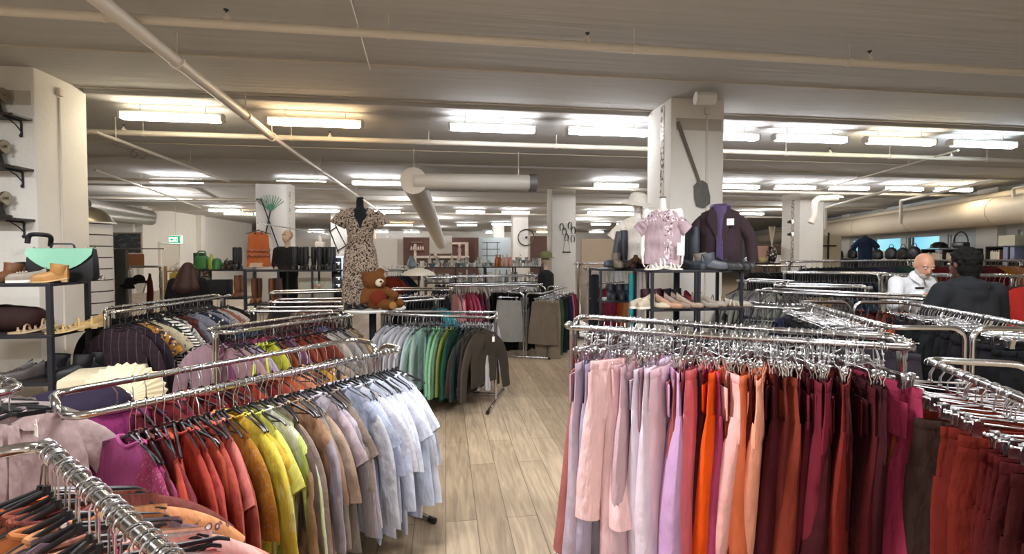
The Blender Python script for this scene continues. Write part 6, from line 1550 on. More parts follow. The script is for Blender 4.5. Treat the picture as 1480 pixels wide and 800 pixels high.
o = MB(); o.box((wx + .07, 24.15, 1.15), (.01, .32, .34)); tag(o.build('door_notice', mat('blue_notice', '#2f5f94', .5, 0, .1, 6), smooth=False), 'small blue notice on the exit door', 'notice')
# pictures and boards left
def flat(label, cat, name, px0, py0, px1, py1, Z, m, fm=None, frame=.03):
    a, c_ = atd(px0, py1, Z), atd(px1, py0, Z); mid = (a + c_) / 2; wdt = (Vector((a.x, a.y)) - Vector((c_.x, c_.y))).length; hh = c_.z - a.z
    e = empty(name, mid, label, cat, -YAW)
    b = MB(); b.box((0, 0, 0), (wdt, .03, hh)); b.build('sheet', m, e, smooth=False)
    if fm:
        b = MB()
        for x in (-wdt / 2, wdt / 2): b.box((x, -.01, 0), (frame, .05, hh + frame))
        for z in (-hh / 2, hh / 2): b.box((0, -.01, z), (wdt + frame, .05, frame))
        b.build('frame', fm, e, smooth=False)
    return e
DARKPAINT, nt_, bs_ = _new('dark_landscape'); tc_ = N(nt_, 'ShaderNodeTexCoord'); mp_ = N(nt_, 'ShaderNodeMapping'); mp_.inputs['Scale'].default_value = (1, 1, 4); L(nt_, tc_.outputs['Object'], mp_.inputs['Vector'])
n_ = N(nt_, 'ShaderNodeTexNoise'); n_.inputs['Scale'].default_value = 3; n_.inputs['Detail'].default_value = 6; L(nt_, mp_.outputs[0], n_.inputs['Vector'])
mr_ = N(nt_, 'ShaderNodeMapRange'); mr_.inputs['From Min'].default_value = .52; mr_.inputs['From Max'].default_value = .75; L(nt_, n_.outputs['Fac'], mr_.inputs['Value'])
L(nt_, mixc(nt_, mr_.outputs[0], lin('#15181a'), lin('#6a7476')), bs_.inputs['Base Color'])
flat('large dark landscape painting behind the slatted half-round display', 'painting', 'painting', 164, 336, 205, 366, 19.5, DARKPAINT, mat('pale_frame', '#b8a890', .5, 0, .1, 8), .05)
flat('brown cork board below the dark painting', 'cork board', 'cork_board', 181, 367, 208, 387, 19, mat('cork', '#7e5236', .9, 0, .5, 40, .4, 80))
flat('framed green and dark poster left of the boots', 'poster', 'poster', 282, 366, 295, 396, 12, mat('green_poster', '#3f7a4a', .5, 0, .6, 5), mat('grey_frame', '#6a6a64', .5, 0, .1, 9), .03)
# grey curtain
rr = [[onz(165 + 19 * i / 24, 0, 9.2) + Vector((0, .05 * math.sin(i * 1.6), z)) for i in range(25)] for z in (.1, .8, 1.72)]
o = MB(); o.loft(rr, closed=False); tag(o.build('curtain', mat('grey_curtain', '#57564f', .9, 0, .15, 6, .3, 30)), 'grey curtain hanging right beside the slatted half-round display', 'curtain')
o = MB(); o.tube([onz(160, 1.74, 9.2), onz(238, 1.74, 9.25)], .012, 8); tag(o.build('curtain_rail', STEEL), 'thin rail above the grey curtain', 'rail')
# rail with coat and hats
e = rack('small chrome stand with bags and a rust coat left of the shoe rack', [(onz(187, 0, 9.0), onz(232, 0, 9.0), 1.40), (onz(187, 0, 9.35), onz(232, 0, 9.35), 1.40)], foot=.3)
garment('tunic', 1, 'plain', onz(216, 1.40, 9.0), .6, lin('#5e2418'), 'rust brown coat hanging left of the shoe rack', 'coat', 'coat')
for i, (px, z) in enumerate(((188, 1.05), (200, 1.1))):
    b = MB(); b.ell((0, 0, .0), (.17, .15, .06)); b.ell((0, 0, .06), (.1, .1, .1)); o = b.build('black_hat', mat('black_felt', '#151416', .9, 0, .2, 9), loc=onz(px, z, 9.0)); tag(o, ('left', 'right')[i] + ' black hat hanging on the small stand', 'hat')
o = MB(); o.prism([(-.1, .1), (.1, .1), (.04, -.08), (-.04, -.08)], .05); tag(o.build('white_pennant', TAG, loc=onz(202, 1.0, 8.9), smooth=False), 'small white cloth hanging below the black hats', 'cloth')
# wooden shoe rack with cream shoes
SR = onz(236, 0, 8.7); sr_w = (onz(288, 0, 8.7) - SR).x
shelf_unit('pale wooden shoe rack behind the person in the black coat', (SR.x, SR.y), sr_w, .32, [.6, .8, 1.0, 1.17, 1.34], .04, 'shoe_rack', WOODL, top=1.42, cat='shoe rack')
cols = ['#d8d0c0', '#c8b8a0', '#e0dcd2', '#b89878', '#d0c8b4', '#a87c50']
for li, z in enumerate((1.0, 1.17, 1.34)):
    for i in range(5):
        p = Vector((SR.x + .06 + sr_w * (i + .35) / 5.2, SR.y + .15, z + .002))
        shoe(('flat', 'sneaker', 'lace')[(i + li) % 3], p, -1.57 + .1 * ((i * 3 + li) % 3 - 1), cols[(i * 2 + li) % 6], '%s shoe from left on the %s tier of the wooden shoe rack' % (posn[i], ('lower', 'middle', 'top')[li]), far=True)
o = MB(); o.box((0, 0, .06), (.3, .2, .12), bev=.01); tag(o.build('yellow_box', mat('yellow_card', '#b8a044', .7, 0, .1, 8), loc=onz(262, 1.19, 8.6) ), 'dull yellow box on the wooden shoe rack', 'box')
# green things and boots on the second black shelf
GRN = mat('bright_green', '#3d7a45', .5, 0, .3, 9)
o = MB(); o.box((0, 0, .12), (.2, .14, .24), bev=.03); o.tube(round_path([(-.07, 0, .23), (-.06, 0, .33), (.06, 0, .33), (.07, 0, .23)], .04), .012, 8); tag(o.build('green_bag', GRN, loc=on4(292, 1.362)), 'bright green shopping bag beside the framed poster', 'bag')
o = MB(); o.lathe([(.05, 0), (.06, .02), (.06, .16), (.03, .22), (.025, .28)], seg=16); tag(o.build('lime_bottle', mat('lime_plastic', '#98a640', .4, 0, .1, 8), loc=on4(306, 1.362)), 'lime yellow bottle on the black shelf', 'bottle')
o = MB(); o.lathe([(.08, 0), (.09, .12), (.07, .18), (.02, .2)], seg=16); o.tube([(.08, 0, .06), (.18, 0, .2)], .012, 6); tag(o.build('green_watering_can', GRN, loc=on4(314, 1.362)), 'small green watering can beside the lime bottle', 'watering can')
o = MB(); o.box((0, 0, .13), (.3, .2, .26), bev=.02); o.tube(round_path([(-.1, 0, .26), (-.08, 0, .38), (.08, 0, .38), (.1, 0, .26)], .05), .012, 8); tag(o.build('dark_green_bag', mat('dark_green', '#1f5a38', .6, 0, .2, 8), loc=on4(297, .852)), 'dark green handbag on the middle tier of the black shelf', 'bag')
o = MB(); o.box((0, 0, .16), (.34, .25, .32), bev=.01); tag(o.build('dark_box', mat('dark_card', '#2a2a2c', .8, 0, .2, 8), loc=on4(318, .852)), 'dark box beside the green handbag', 'box')
for i, px in enumerate((326, 333, 340, 347)): shoe('tall' if i > 1 else 'ankle', on4(px, 1.362, .15 + .1 * (i % 2)), -1.7 + .2 * i, ('#3c332c', '#4a3c32', '#201f22', '#242226')[i], ('grey brown ankle boot on the second black shelf', 'taupe brown ankle boot on the second black shelf', 'black boot leaning on the second black shelf', 'black boot at the end of the second black shelf')[i], sc=.95)
for i, px in enumerate((340, 347)): shoe('tall', on4(px, .852, .12 + .1 * i), -1.6, '#7c5032', ('left', 'right')[i] + ' tan tall boot hanging low below the dark boots', sc=.95)

# box, lampshade and cushion by the left shoe shelf
o = MB(); o.box((0, 0, .33), (.5, .45, .66), bev=.02); tag(o.build('cream_box', mat('cream_card', '#c9bda0', .8, 0, .08, 6), loc=C(-3.42, 4.05), rz=.3), 'cream storage box standing under the printed shirts', 'box')
P = at(186, 640, 0.0); P = C(-2.93, 3.62, .55)
e = empty('lampshade', P, 'cream pleated lampshade lying behind the left rails', 'lampshade', .0); e.rotation_euler = (1.25, 0, .55)
b = MB(); rings = []
for r_, z in ((.06, .12), (.14, .1), (.26, .0)):
    rings.append([Vector(((r_ + .016 * r_ / .26 * (j % 2) * 1.3) * math.cos(2 * PI * j / 64), (r_ + .016 * r_ / .26 * (j % 2) * 1.3) * math.sin(2 * PI * j / 64), z)) for j in range(64)])
b.loft(rings); b.build('pleated_cloth', mat('cream_pleats', '#d8c8a4', .8, 0, .1, 8), e, smooth=False)
b = MB(); b.tube([(.05 * math.cos(a), .05 * math.sin(a), .12) for a in [2 * PI * i / 16 for i in range(17)]], .006, 6); b.build('wire_ring', STEEL, e)
bb = blob('purple_cushion', lambda b: (b.ell((0, 0, .1), (.34, .25, .11)), b.ell((.1, 0, .14), (.2, .2, .08))), .02, mat('purple_velvet', '#231b2e', .8, 0, .2, 8, .3, 40)); bb.location = C(-3.05, 3.35, .5)
tag(bb, 'dark purple cushion behind the left rails', 'cushion')
o = MB(); o.box((0, 0, .25), (.7, .5, .5), bev=.01); tag(o.build('low_table', WOODD, loc=C(-3.05, 3.4, 0)), 'low dark table under the purple cushion', 'table')

# ------------------------------------------------------------------ centre background
BROWN = mat('brown_wall_panel', '#5a3e34', .7, 0, .12, 3, .2, 20)
def wallpanel(name, px0, py0, px1, py1, Z, m):
    a, c_ = atd(px0, py1, Z), atd(px1, py0, Z); mid = (a + c_) / 2
    return struct(MB().box((mid.x, mid.y, c_.z / 2), ((c_ - a).x, .2, c_.z)).build(name, m, smooth=False))
wallpanel('wall_partition_brown', 584, 343, 692, 400, 30, BROWN)
wallpanel('wall_partition_white', 520, 345, 584, 400, 30.2, PAINT)
wallpanel('wall_partition_pale', 692, 343, 738, 400, 31, mat('pale_blue_wall', '#c2cdd0', .8, 0, .05, 3))
wallpanel('wall_partition_dark', 766, 341, 812, 400, 31, BROWN)
wallpanel('wall_partition_grey', 425, 345, 520, 400, 33, PAINT)
wallpanel('wall_partition_far', 838, 345, 930, 400, 26, mat('tan_wall', '#b5a48e', .8, 0, .06, 3))
wallpanel('wall_partition_near_windows', 1085, 352, 1128, 400, 17, mat('brown_panel_b', '#5c4436', .7, 0, .3, 3))
wallpanel('wall_partition_cream', 1176, 340, 1215, 400, 19.5, mat('cream_wall', '#cfc4ae', .8, 0, .06, 3))
# ornate white frame on the brown panel, small wall shelf, figurines
e = empty('ornate_frame', atd(640, 362, 29.6), 'white carved frame hanging on the distant brown wall', 'picture frame', -YAW)
CARV = mat('carved_white', '#cdbfb0', .7, 0, .4, 12, .8, 20)
s_ = 29.6 / 700
for (x0, y0, x1, y1, nm) in ((-40, -11, 38, -7.5, 'lower_rail'), (32, -8, 37, 12, 'side_rail'), (-42, -16, -38, 10, 'side_rail'), (10, 9, 36, 12, 'upper_rail')):
    b = MB(); b.box(((x0 + x1) / 2 * s_, 0, (y0 + y1) / 2 * s_), ((x1 - x0) * s_, .12, (y1 - y0) * s_), bev=.03); b.build(nm, CARV, e)
e = empty('wall_rack', atd(603, 357, 29.5), 'small pink wall shelf with trinkets on the distant brown wall', 'shelf', -YAW)
b = MB(); b.box((0, 0, -.16), (.85, .2, .05)); b.box((0, 0, .3), (.7, .15, .04)); b.build('board', mat('pink_paint', '#b08a80', .7, 0, .1, 8), e, smooth=False)
b = MB()
for i in range(6): b.lathe([(.05, -.13), (.06, -.05), (.03, .05), (.001, .1)], (-.35 + .14 * i, 0, 0), 10)
b.build('trinkets', CARV, e)
for px, py, lab in ((624, 358, 'white figurine left of the duct end on the brown wall'), (629, 366, 'pale figurine lower on the brown wall')):
    o = MB(); o.lathe([(.12, 0), (.08, .1), (.1, .25), (.05, .34), (.06, .42), (.001, .46)], seg=10); tag(o.build('figurine', CARV, loc=atd(px, py + 3, 29.4)), lab, 'figurine')
e = empty('lady_figurine', atd(664, 382, 24), 'tall pale pink lady figurine before the brown wall', 'figurine')
b = MB(); b.lathe([(.2, 0), (.17, .15), (.1, .4), (.06, .55), (.1, .68), (.08, .8), (.035, .86)], seg=16); b.build('gown', mat('pink_porcelain', '#c8a49c', .4, 0, .08, 6), e)
b = MB(); b.ell((0, 0, .95), (.08, .08, .1)); b.build('head', mat('porcelain', '#d8c4b4', .4, 0, .05, 6), e)
e = empty('metal_stand', atd(712, 360, 26), 'black wire stand with pale lamps on the pale blue wall', 'stand', -YAW)
b = MB()
for x in (-.3, .25): b.tube([(x, 0, -.6), (x, 0, .4)], .02, 6)
for z in (-.35, .0, .35): b.tube([(-.55, 0, z), (.4, 0, z)], .018, 6)
b.build('wire_frame', BLACKMET, e)
# bicycle wheel on the distant column
P = oncol(760.5, 343, 23 - .36 - .06); e = empty('bicycle_wheel', P, 'bicycle wheel hung on the distant white column', 'wheel')
W = Matrix.Rotation(PI / 2, 4, 'X'); rr = .385
b = MB(); b.tube([W @ Vector((rr * math.cos(a), rr * math.sin(a), 0)) for a in [2 * PI * i / 48 for i in range(49)]], .022, 8); b.build('tyre', BLACKPL, e)
b = MB(); b.tube([W @ Vector((rr * .94 * math.cos(a), rr * .94 * math.sin(a), 0)) for a in [2 * PI * i / 48 for i in range(49)]], .012, 8); b.build('rim', STEEL, e)
b = MB()
for i in range(28): a = 2 * PI * i / 28; b.tube([W @ Vector((.03 * math.cos(a + .5), .03 * math.sin(a + .5), 0)), W @ Vector((rr * .93 * math.cos(a), rr * .93 * math.sin(a), 0))], .003, 4)
b.build('spokes', STEEL, e)
b = MB(); b.tube([(0, -.06, 0), (0, .05, 0)], .035, 12); b.ell((.0, -.02, 0), (.06, .02, .06)); b.build('hub', BLACKMET, e)
# loops of bicycle parts on the middle column
yc = 14.4 - .36 - .04
for i, (px, py) in enumerate(((812, 328), (816, 335), (824, 326), (829, 333), (819, 343), (828, 345))):
    P = oncol(px, py, yc); e = empty('horseshoe', P, '%s dark horseshoe-like loop hung on the centre column' % posn[i], 'horseshoe')
    b = MB(); b.tube([(.055 * math.cos(a), 0, .11 * math.sin(a)) for a in [math.radians(-60 + 300 * k_ / 20) for k_ in range(21)]], .012, 7); b.build('loop', BLACKMET, e)
    MB().tube([(0, .04, .11), (0, -.02, .12)], .006, 6).build('nail', STEEL, e)
e = empty('wall_hook_bar', oncol(819, 364, yc), 'small dark hook bar below the loops on the centre column', 'hook')
MB().tube([(-.12, 0, 0), (.12, 0, 0)], .016, 6).build('bar', BLACKMET, e)
for x in (-.1, .1): MB().tube([(x * .3, 0, .5), (x, 0, .02)], .005, 5).build('cord', BLACKMET, e)

# glassware shelves
GL = mat('clear_glassware', '#eef2f0', .03, 0, .02, 3, trans=.85); MILK = mat('milk_glass', '#e6e2da', .25, 0, .04, 5)
AMB = mat('amber_glass', '#c87a34', .1, 0, .1, 5, trans=.4); BLU = mat('blue_glass', '#8fa8b4', .08, 0, .05, 5, trans=.6); PNK = mat('pink_ceramic', '#d8a494', .4, 0, .08, 5)
def vessel(kind):
    b = MB()
    P_ = {'tumbler': [(.03, 0), (.038, .1), (.035, .1), (.028, .01)], 'goblet': [(.035, 0), (.008, .01), (.007, .07), (.035, .1), (.04, .15), (.036, .15), (.03, .1)], 'vase': [(.04, 0), (.06, .08), (.035, .16), (.045, .22), (.04, .22), (.03, .16)], 'bottle': [(.04, 0), (.042, .16), (.015, .21), (.015, .28), (.012, .28)], 'bowl': [(.035, 0), (.08, .05), (.1, .08), (.095, .08), (.05, .02)], 'jug': [(.045, 0), (.06, .08), (.045, .15), (.055, .19), (.05, .19), (.04, .14)], 'plate': [(.05, 0), (.11, .015), (.115, .02), (.05, .008)]}[kind]
    b.lathe(P_, seg=14, cap1=True)
    if kind == 'jug': b.tube([(.05, 0, .15), (.1, 0, .13), (.095, 0, .07), (.055, 0, .05)], .007, 6)
    return b.mesh(kind)
VES = {k_: vessel(k_) for k_ in ('tumbler', 'goblet', 'vase', 'bottle', 'bowl', 'jug', 'plate')}
GSH = onz(614, 0, 12.3); gw = (onz(792, 0, 12.3) - GSH).x
shelf_unit('long dark shelf crowded with glassware across the shop', (GSH.x, GSH.y), gw, .5, [.4, .9, 1.3], .04, mids=(gw * .25, gw * .5, gw * .75))
r = random.Random(5); kinds = list(VES)
cnt = 0
for z, lev, n in ((1.302, 'top', 46), (.902, 'second', 34)):
    for i in range(n):
        x = GSH.x + .08 + (gw - .16) * (i + .5) / n; kd = r.choice(['tumbler', 'goblet', 'goblet', 'vase', 'bottle', 'jug', 'bowl'])
        mm = r.choice([GL, GL, GL, MILK, BLU])
        if lev == 'top' and .58 < i / n < .72: mm = r.choice([AMB, PNK, GL]); kd = r.choice(['bottle', 'vase'])
        cw = {'clear_glassware': 'clear', 'milk_glass': 'milk white', 'blue_glass': 'bluish', 'amber_glass': 'amber', 'pink_ceramic': 'pink'}[mm.name]
        o = link({'tumbler': 'drinking_glass', 'goblet': 'wine_glass', 'vase': 'glass_vase', 'bottle': 'glass_bottle', 'jug': 'glass_jug', 'bowl': 'glass_bowl'}[kd], with_mat_v(VES[kd], mm) if False else None) if False else None
        key = (kd, mm.name)
        if key not in FARCACHE:
            c_ = VES[kd].copy(); c_.materials.clear(); c_.materials.append(mm); FARCACHE[key] = c_
        nm = {'tumbler': 'drinking_glass', 'goblet': 'wine_glass', 'vase': 'glass_vase', 'bottle': 'glass_bottle', 'jug': 'glass_jug', 'bowl': 'glass_bowl'}[kd]
        o = link(nm, FARCACHE[key], None, (x, GSH.y + .12 + .25 * r.random(), z), r.random() * 6); o.scale = (1.15,) * 3
        tag(o, '%s %s, %s piece from left on the %s glassware shelf' % (cw, nm.replace('_', ' '), nth(i + 1), lev), {'drinking_glass': 'glass', 'wine_glass': 'glass', 'glass_vase': 'vase', 'glass_bottle': 'bottle', 'glass_jug': 'jug', 'glass_bowl': 'bowl'}[nm], 'glassware on the %s shelf' % lev)
# white crockery table left of it
T0 = onz(552, 0, 12.0); tw = (onz(612, 0, 12.0) - T0).x
e = empty('white_table', (T0.x, T0.y, 0), 'white table with stacked crockery right of the leopard dress', 'table')
b = MB(); b.box((tw / 2, .3, 1.22), (tw, .6, .05), bev=.01); b.build('table_top', WHITEMET, e)
for x in (.05, tw - .05):
    for y in (.05, .55): MB().box((x, y, .6), (.05, .05, 1.2)).build('leg', WHITEMET, e, smooth=False)
for i in range(12):
    x = T0.x + .06 + (tw - .12) * (i % 6) / 5; y = T0.y + (.15 if i < 6 else .4)
    kd = ('plate', 'bowl', 'jug', 'plate', 'bowl', 'tumbler')[(i * 5 + i // 6) % 6]; key = (kd, 'milk_glass')
    if key not in FARCACHE:
        c_ = VES[kd].copy(); c_.materials.clear(); c_.materials.append(MILK); FARCACHE[key] = c_
    o = link({'plate': 'white_plate', 'bowl': 'white_bowl', 'jug': 'white_jug', 'tumbler': 'white_mug'}[kd], FARCACHE[key], None, (x, y, 1.247)); o.scale = (1.1,) * 3
    tag(o, 'white %s, %s in the %s row on the crockery table' % ({'plate': 'plate', 'bowl': 'bowl', 'jug': 'jug', 'tumbler': 'mug'}[kd], posn[i % 6], ('front', 'rear')[i // 6]), 'crockery')
P = onz(605, 1.02, 9.6)
e = empty('white_lampshade', P, 'wide shallow white lampshade on a dark stand right of the teddy bear', 'lamp')
b = MB(); b.lathe([(.34, .2), (.3, .25), (.18, .31), (.05, .34), (.002, .345)], seg=30); b.build('shade', mat('white_shade', '#e2dccc', .7, 0, .05, 5), e)
b = MB(); b.tube([(0, 0, -1.02), (0, 0, .25)], .02, 10); b.lathe([(.16, -1.02), (.15, -.99), (.02, -.97)], seg=20); b.build('stand', BLACKMET, e)
o = MB(); o.lathe([(.05, 0), (.12, .1), (.1, .2), (.05, .3), (.06, .34)], seg=18); tag(o.build('blue_grey_vase', mat('blue_grey_glaze', '#7e8a94', .4, 0, .1, 6), loc=onz(595, 1.25, 11.85)), 'blue-grey vase above the wide white lampshade', 'vase')
# capped figure near the centre column
P = onz(789, 0, 9.5); e = empty('mannequin', P, 'small mannequin with an olive hat and black clothes before the centre column', 'mannequin', face_cam(P) + .9)
blob('body', lambda b: (head(b, Vector((0, 0, 1.5)), Matrix.Rotation(PI, 3, 'Z'), .9), b.cap((0, 0, 1.42), .045, (0, 0, 1.3), .05), b.cap((-.12, 0, 1.24), .05, (.12, 0, 1.24), .05), b.cap((0, 0, 1.2), .12, (0, 0, .8), .13), b.cap((-.08, 0, .8), .08, (-.08, 0, .05), .05), b.cap((.08, 0, .8), .08, (.08, 0, .05), .05)), .014, MQT, e)
blob('black_clothes', lambda b: (b.cap((-.12, 0, 1.24), .065, (.12, 0, 1.24), .065), b.cap((0, 0, 1.2), .14, (0, 0, .75), .16), b.cap((-.17, 0, 1.22), .055, (-.2, 0, .8), .045), b.cap((.17, 0, 1.22), .055, (.2, 0, .8), .045), b.cap((-.08, 0, .8), .1, (-.08, 0, .12), .075), b.cap((.08, 0, .8), .1, (.08, 0, .12), .075)), .016, BD, e)
b = MB(); b.lathe([(.21, 1.56), (.13, 1.575), (.12, 1.65), (.08, 1.69), (.002, 1.7)], seg=20); b.build('hat', mat('olive_felt', '#6a6848', .9, 0, .15, 9), e)

# ------------------------------------------------------------------ right background
# ornaments on a shelf left of the right column
RS = onz(1084, 0, 11.2); rw = (onz(1128, 0, 11.2) - RS).x
shelf_unit('low dark shelf with a patterned vase left of the right column', (RS.x, RS.y), rw, .45, [.5, 1.0, 1.42], .035)
def on5(px, f=.15):
    y = RS.y + f; d = ray(px, 380); t = y / d.y; return Vector((d.x * t, y, 1.422))
o = MB(); o.box((0, 0, .2), (.32, .25, .4), bev=.02); tag(o.build('pink_box', mat('pink_card', '#b08a78', .7, 0, .1, 8), loc=on5(1100, .3)), 'dusty pink box behind the cream bowl', 'box')
o = MB(); o.lathe([(.06, 0), (.12, .05), (.14, .12), (.13, .13), (.05, .03)], seg=18); tag(o.build('cream_bowl', mat('cream_glaze', '#cfc08a', .35, 0, .08, 6), loc=on5(1101, .12)), 'cream bowl in front of the pink box', 'bowl')
PV, nt_, bs_ = _new('patterned_glaze'); tc_ = N(nt_, 'ShaderNodeTexCoord'); v_ = N(nt_, 'ShaderNodeTexVoronoi'); v_.inputs['Scale'].default_value = 16; L(nt_, tc_.outputs['Object'], v_.inputs['Vector'])
m_ = N(nt_, 'ShaderNodeMapRange'); m_.inputs['From Min'].default_value = .3; m_.inputs['From Max'].default_value = .36; L(nt_, v_.outputs['Distance'], m_.inputs['Value']); L(nt_, mixc(nt_, m_.outputs[0], lin('#c8bfae'), lin('#262428')), bs_.inputs['Base Color']); bs_.inputs['Roughness'].default_value = .3
e = empty('patterned_vase', on5(1115, .15), 'dark patterned vase holding pale dried stems', 'vase')
b = MB(); b.lathe([(.06, 0), (.11, .08), (.12, .2), (.09, .33), (.06, .37), (.08, .41), (.07, .41), (.05, .36)], seg=20); b.build('vase_body', PV, e)
for i in range(7): a = i * .9; b = MB(); b.tube([(0, 0, .38), (.03 * math.cos(a), .03 * math.sin(a), .6), (.07 * math.cos(a), .07 * math.sin(a), .86)], .008, 5); b.build('stem', mat('dried_stem', '#c8bca4', .9, 0, .1, 9), e)
for i, (px, f) in enumerate(((1088, .1), (1122, .1), (1125, .25))):
    o = link('ornament', VES['jug'].copy(), None, on5(px, f)); o.data.materials.append(MILK); tag(o, ('white jug at the left end of the vase shelf', 'white jug right of the patterned vase', 'white jug behind the other one by the column')[i], 'jug')
for i, py in enumerate((321, 339)):
    P = atd(1138, py, 14.0); e = empty('spot_lamp', P, ('upper', 'lower')[i] + ' clip spotlight glowing on the right column', 'spotlight')
    b = MB(); b.tube([(0, 0, 0), (.09, -.06, .02)], [.03, .06], 12); b.build('shade', BLACKMET, e)
    b = MB(); b.ell((.1, -.065, .02), (.05, .02, .05)); b.build('bulb', mat('warm_bulb', '#ffd8a0', .4, 0, .02, 3, emit=5), e)
# dark shelves along the window wall
def on6(px, z, off=-.9):
    base = wa + wn * off; d = ray(px, 366); d = Vector((d.x, d.y, 0)); den = d.x * wd.y - d.y * wd.x
    s = (base.x * wd.y - base.y * wd.x) / den; q = d * s; q.z = z; return q
def wshelf(label, px0, px1, levels, off=-.9, dp=.4, m=BLACKMET, back=False):
    a, b_ = on6(px1, 0, off), on6(px0, 0, off); l = (b_ - a).length
    e = empty('bookshelf', a, label, 'shelf', WRZ)
    for x in (.02, l / 2, l - .02): MB().box((x, -dp / 2, max(levels) / 2), (.04, dp, max(levels))).build('side_panel', m, e, smooth=False)
    for z in levels: MB().box((l / 2, -dp / 2, z - .015), (l, dp, .03)).build('shelf_board', m, e, smooth=False)
    if back: MB().box((l / 2, -dp + .01, max(levels) / 2), (l, .02, max(levels))).build('back_panel', m, e, smooth=False)
    return e, a, l
BKM = mat('black_shelf_board', '#1a1a1c', .6, 0, .1, 6)
wshelf('black shelf full of dark bags below the first windows', 1165, 1330, [.4, .9, 1.4], m=BKM, back=True)
wshelf('black bookcase with two rows of books left of the dark-haired person', 1331, 1398, [.5, 1.0, 1.42, 1.8], m=BKM)
wshelf('black shelf with boxes at the right edge', 1424, 1495, [.5, 1.0, 1.45, 1.85], m=BKM)
e = None
P = on6(1150, .95, -1.1); e = empty('suitcase', P, 'brown leather suitcase with metal clasp left of the navy t-shirt', 'suitcase', WRZ - .8)
b = MB(); b.box((0, 0, .45), (.62, .3, .5), bev=.03); b.build('body', mat('brown_leather', '#4a3226', .5, 0, .25, 12), e)
for x in (-.2, .2): b = MB(); b.box((x, 0, .45), (.05, .31, .51), bev=.01); b.build('strap', mat('dark_leather', '#2e2019', .5, 0, .2, 12), e)
b = MB(); b.box((.0, -.155, .5), (.14, .02, .06), bev=.01); b.build('clasp', STEEL, e)
b = MB(); b.box((0, 0, .1), (.7, .4, .2)); b.build('base_stand', BKM, e)
e.location.z = .62
o = MB(); o.box((0, 0, .31), (.75, .5, .62), bev=.01); tag(o.build('dark_crate', BKM, loc=(P.x, P.y, 0), rz=WRZ - .8), 'dark crate under the brown suitcase', 'crate')
r = random.Random(9)
for i, (px, w_, h_) in enumerate(((1192, .75, .5), (1213, .7, .44), (1232, .75, .52), (1268, .8, .45), (1288, .8, .52), (1305, .75, .5), (1321, .75, .54))):
    q = on6(px, 1.402, -.75); bb = blob('black_bag', lambda b: (b.ell((0, 0, h_ * .48), (w_ / 2, .14, h_ * .48)), b.cap((-w_ * .3, 0, h_ * .25), .12, (w_ * .3, 0, h_ * .25), .12)), .025, mat('black_bag_leather', '#18181b', .5, 0, .3, 10), None); bb.location = q; bb.rotation_euler = (0, 0, WRZ)
    tag(bb, '%s black handbag from the suitcase on the dark window shelf' % posn[i], 'bag')
    MB().tube([(w_ * .22 * math.cos(a), 0, h_ * .9 + .14 * math.sin(a)) for a in [PI * k_ / 10 for k_ in range(11)]], .012, 7).build('handle', BLACKPL, bb)
q = on6(1388, 1.82, -.75); e = empty('hoop_bag', q, 'black bag with a large round hoop handle on the bookcase', 'bag', WRZ)
b = MB(); b.box((0, 0, .09), (.6, .2, .18), bev=.05); b.build('body', BLACKPL, e)
MB().tube([(.34 * math.cos(a), 0, .16 + .34 * math.sin(a)) for a in [PI * k_ / 14 for k_ in range(15)]], .02, 8).build('hoop_handle', BLACKPL, e)
q = on6(1357, 1.82, -.75); e = empty('round_hat', q, 'black wide-brimmed hat on top of the bookcase', 'hat', WRZ)
b = MB(); b.lathe([(.3, 0), (.3, .015), (.2, .03)], seg=24); b.build('brim', BLACKPL, e); b = MB(); b.lathe([(.24, .02), (.22, .12), (.12, .2), (.002, .22)], seg=24); b.build('crown', BLACKPL, e)
# navy t-shirt on a half bust
P = C((1250 - 740) / 700 * 12.2, 12.2, 1.38); e = empty('t_shirt_display', P, 'navy t-shirt pulled over a bust beside the suitcase', 'top', face_cam(P))
o = link('shirt_body', torso(.66, 31, .2, .215, .1, .02, .006).mesh('shirt_body', fabric('plain')), e, (0, 0, .78), -PI / 2, lin('#1f2e44')); o.scale = (1, .72, 1)
for q_ in (-1, 1): link('sleeve', sleeve(q_, .16, 3, .09, .085, .06, .07).mesh('sleeve', fabric('plain')), e, (0, 0, .78), -PI / 2, lin('#1f2e44')).scale = (1, .72, 1)
b = MB(); b.tube([(0, 0, -1.38), (0, 0, .2)], .025, 10); b.lathe([(.2, -1.38), (.18, -1.35)], seg=20); b.build('stand', BLACKMET, e)
b = MB(); b.lathe([(.05, .6), (.05, .7), (.03, .72)], seg=14); b.build('bust_neck', mat('bust_cloth', '#3a3c42', .8, 0, .1, 8), e)
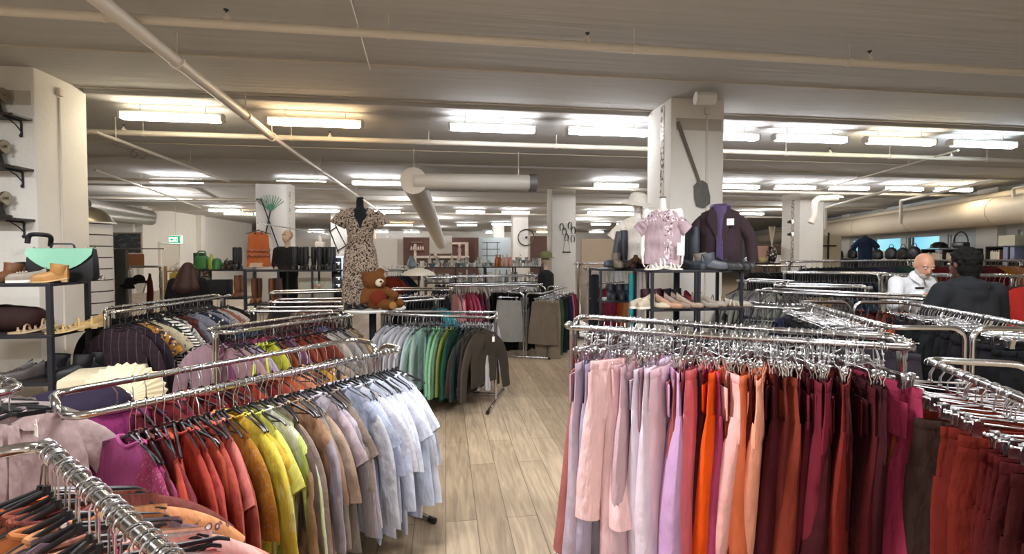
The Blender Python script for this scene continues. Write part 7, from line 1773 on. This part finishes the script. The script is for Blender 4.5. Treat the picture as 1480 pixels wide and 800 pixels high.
# books
pal = ['#d8d0b8', '#c8b890', '#8a9a8c', '#b8b4a8', '#5a7a8a', '#c8a878', '#e0dac8', '#a89078', '#d0c8a8', '#8c6a54']
def books(px0, px1, n, z, grp, lab, off=-.72, hmax=.26):
    a, b_ = on6(px0, z, off), on6(px1, z, off); d = (b_ - a)
    for i in range(n):
        t = (i + .5) / n; hh = hmax * (.78 + .22 * r.random()); w_ = d.length / n * .92
        e = empty('book', a + d * t, '%s book in the %s' % (nth(i + 1), lab), 'book', WRZ, grp)
        b = MB(); b.box((0, 0, hh / 2), (w_, .17, hh), bev=.003); b.build('cover', mat('book_%d' % (r.randrange(10)), pal[r.randrange(10)], .7, 0, .1, 9), e, smooth=False)
        b = MB(); b.box((0, .005, hh / 2 + .002), (w_ * .8, .165, hh - .004)); b.build('pages', mat('book_pages', '#e4dcc8', .9, 0, .05, 30), e, smooth=False)
books(1337, 1366, 16, 1.422, 'books on the left half of the bookcase', 'left upper row of the bookcase')
books(1369, 1396, 14, 1.422, 'books on the right half of the bookcase', 'right upper row of the bookcase')
books(1322, 1335, 5, 1.402, 'small books beside the bags', 'small group between bags and bookcase', hmax=.16)
books(1428, 1450, 14, 1.452, 'books on the right edge shelf', 'row on the right edge shelf', hmax=.3)
for i, (px, z, c_, w_, h_, lab) in enumerate(((1440, 1.01, '#b89468', .5, .3, 'tan box on the lower board of the right edge shelf'), (1466, 1.452, '#8a90b0', .4, .42, 'lavender blue box on the right edge shelf'), (1462, 1.86, '#c8c4b0', .6, .28, 'pale box on top of the right edge shelf'))):
    o = MB(); o.box((0, 0, h_ / 2), (w_, .25, h_), bev=.006); tag(o.build('card_box', mat('card_%d' % i, c_, .7, 0, .12, 6), loc=on6(px, z, -.75), rz=WRZ), lab, 'box')
# wooden cross on the cream wall
P = atd(1197, 355, 19.2); e = empty('wooden_cross', P, 'dark wooden cross on the cream wall right of the column', 'cross', -YAW)
b = MB(); b.box((0, 0, .0), (.07, .03, 1.05)); b.build('upright', WOODD, e, smooth=False); b = MB(); b.box((0, -.02, -.0), (.62, .03, .06)); b.build('crossbar', WOODD, e, smooth=False)

# floor scraps
tgp = g1a.lerp(g1b, .68); tgp.z = .2
price_tag(tgp, .5, 'white paper tag hanging low under the green rack', .04, .06)
price_tag(atd(52, 605, 1.62), .9, 'paper price tag on the mauve shirt at the left edge', .025, .04)
LBL = mat('black_woven_label', '#131215', .8, 0, .1, 30)
o = MB(); o.box((0, 0, 0), (.07, .003, .016)); o = o.build('neck_label', LBL, loc=atd(46, 605, 1.625) + Vector((0, 0, .02)), rz=.6); 
o['label'] = 'black woven neck label in the mauve shirt at the left edge'; o['category'] = 'label'
far_hangers()
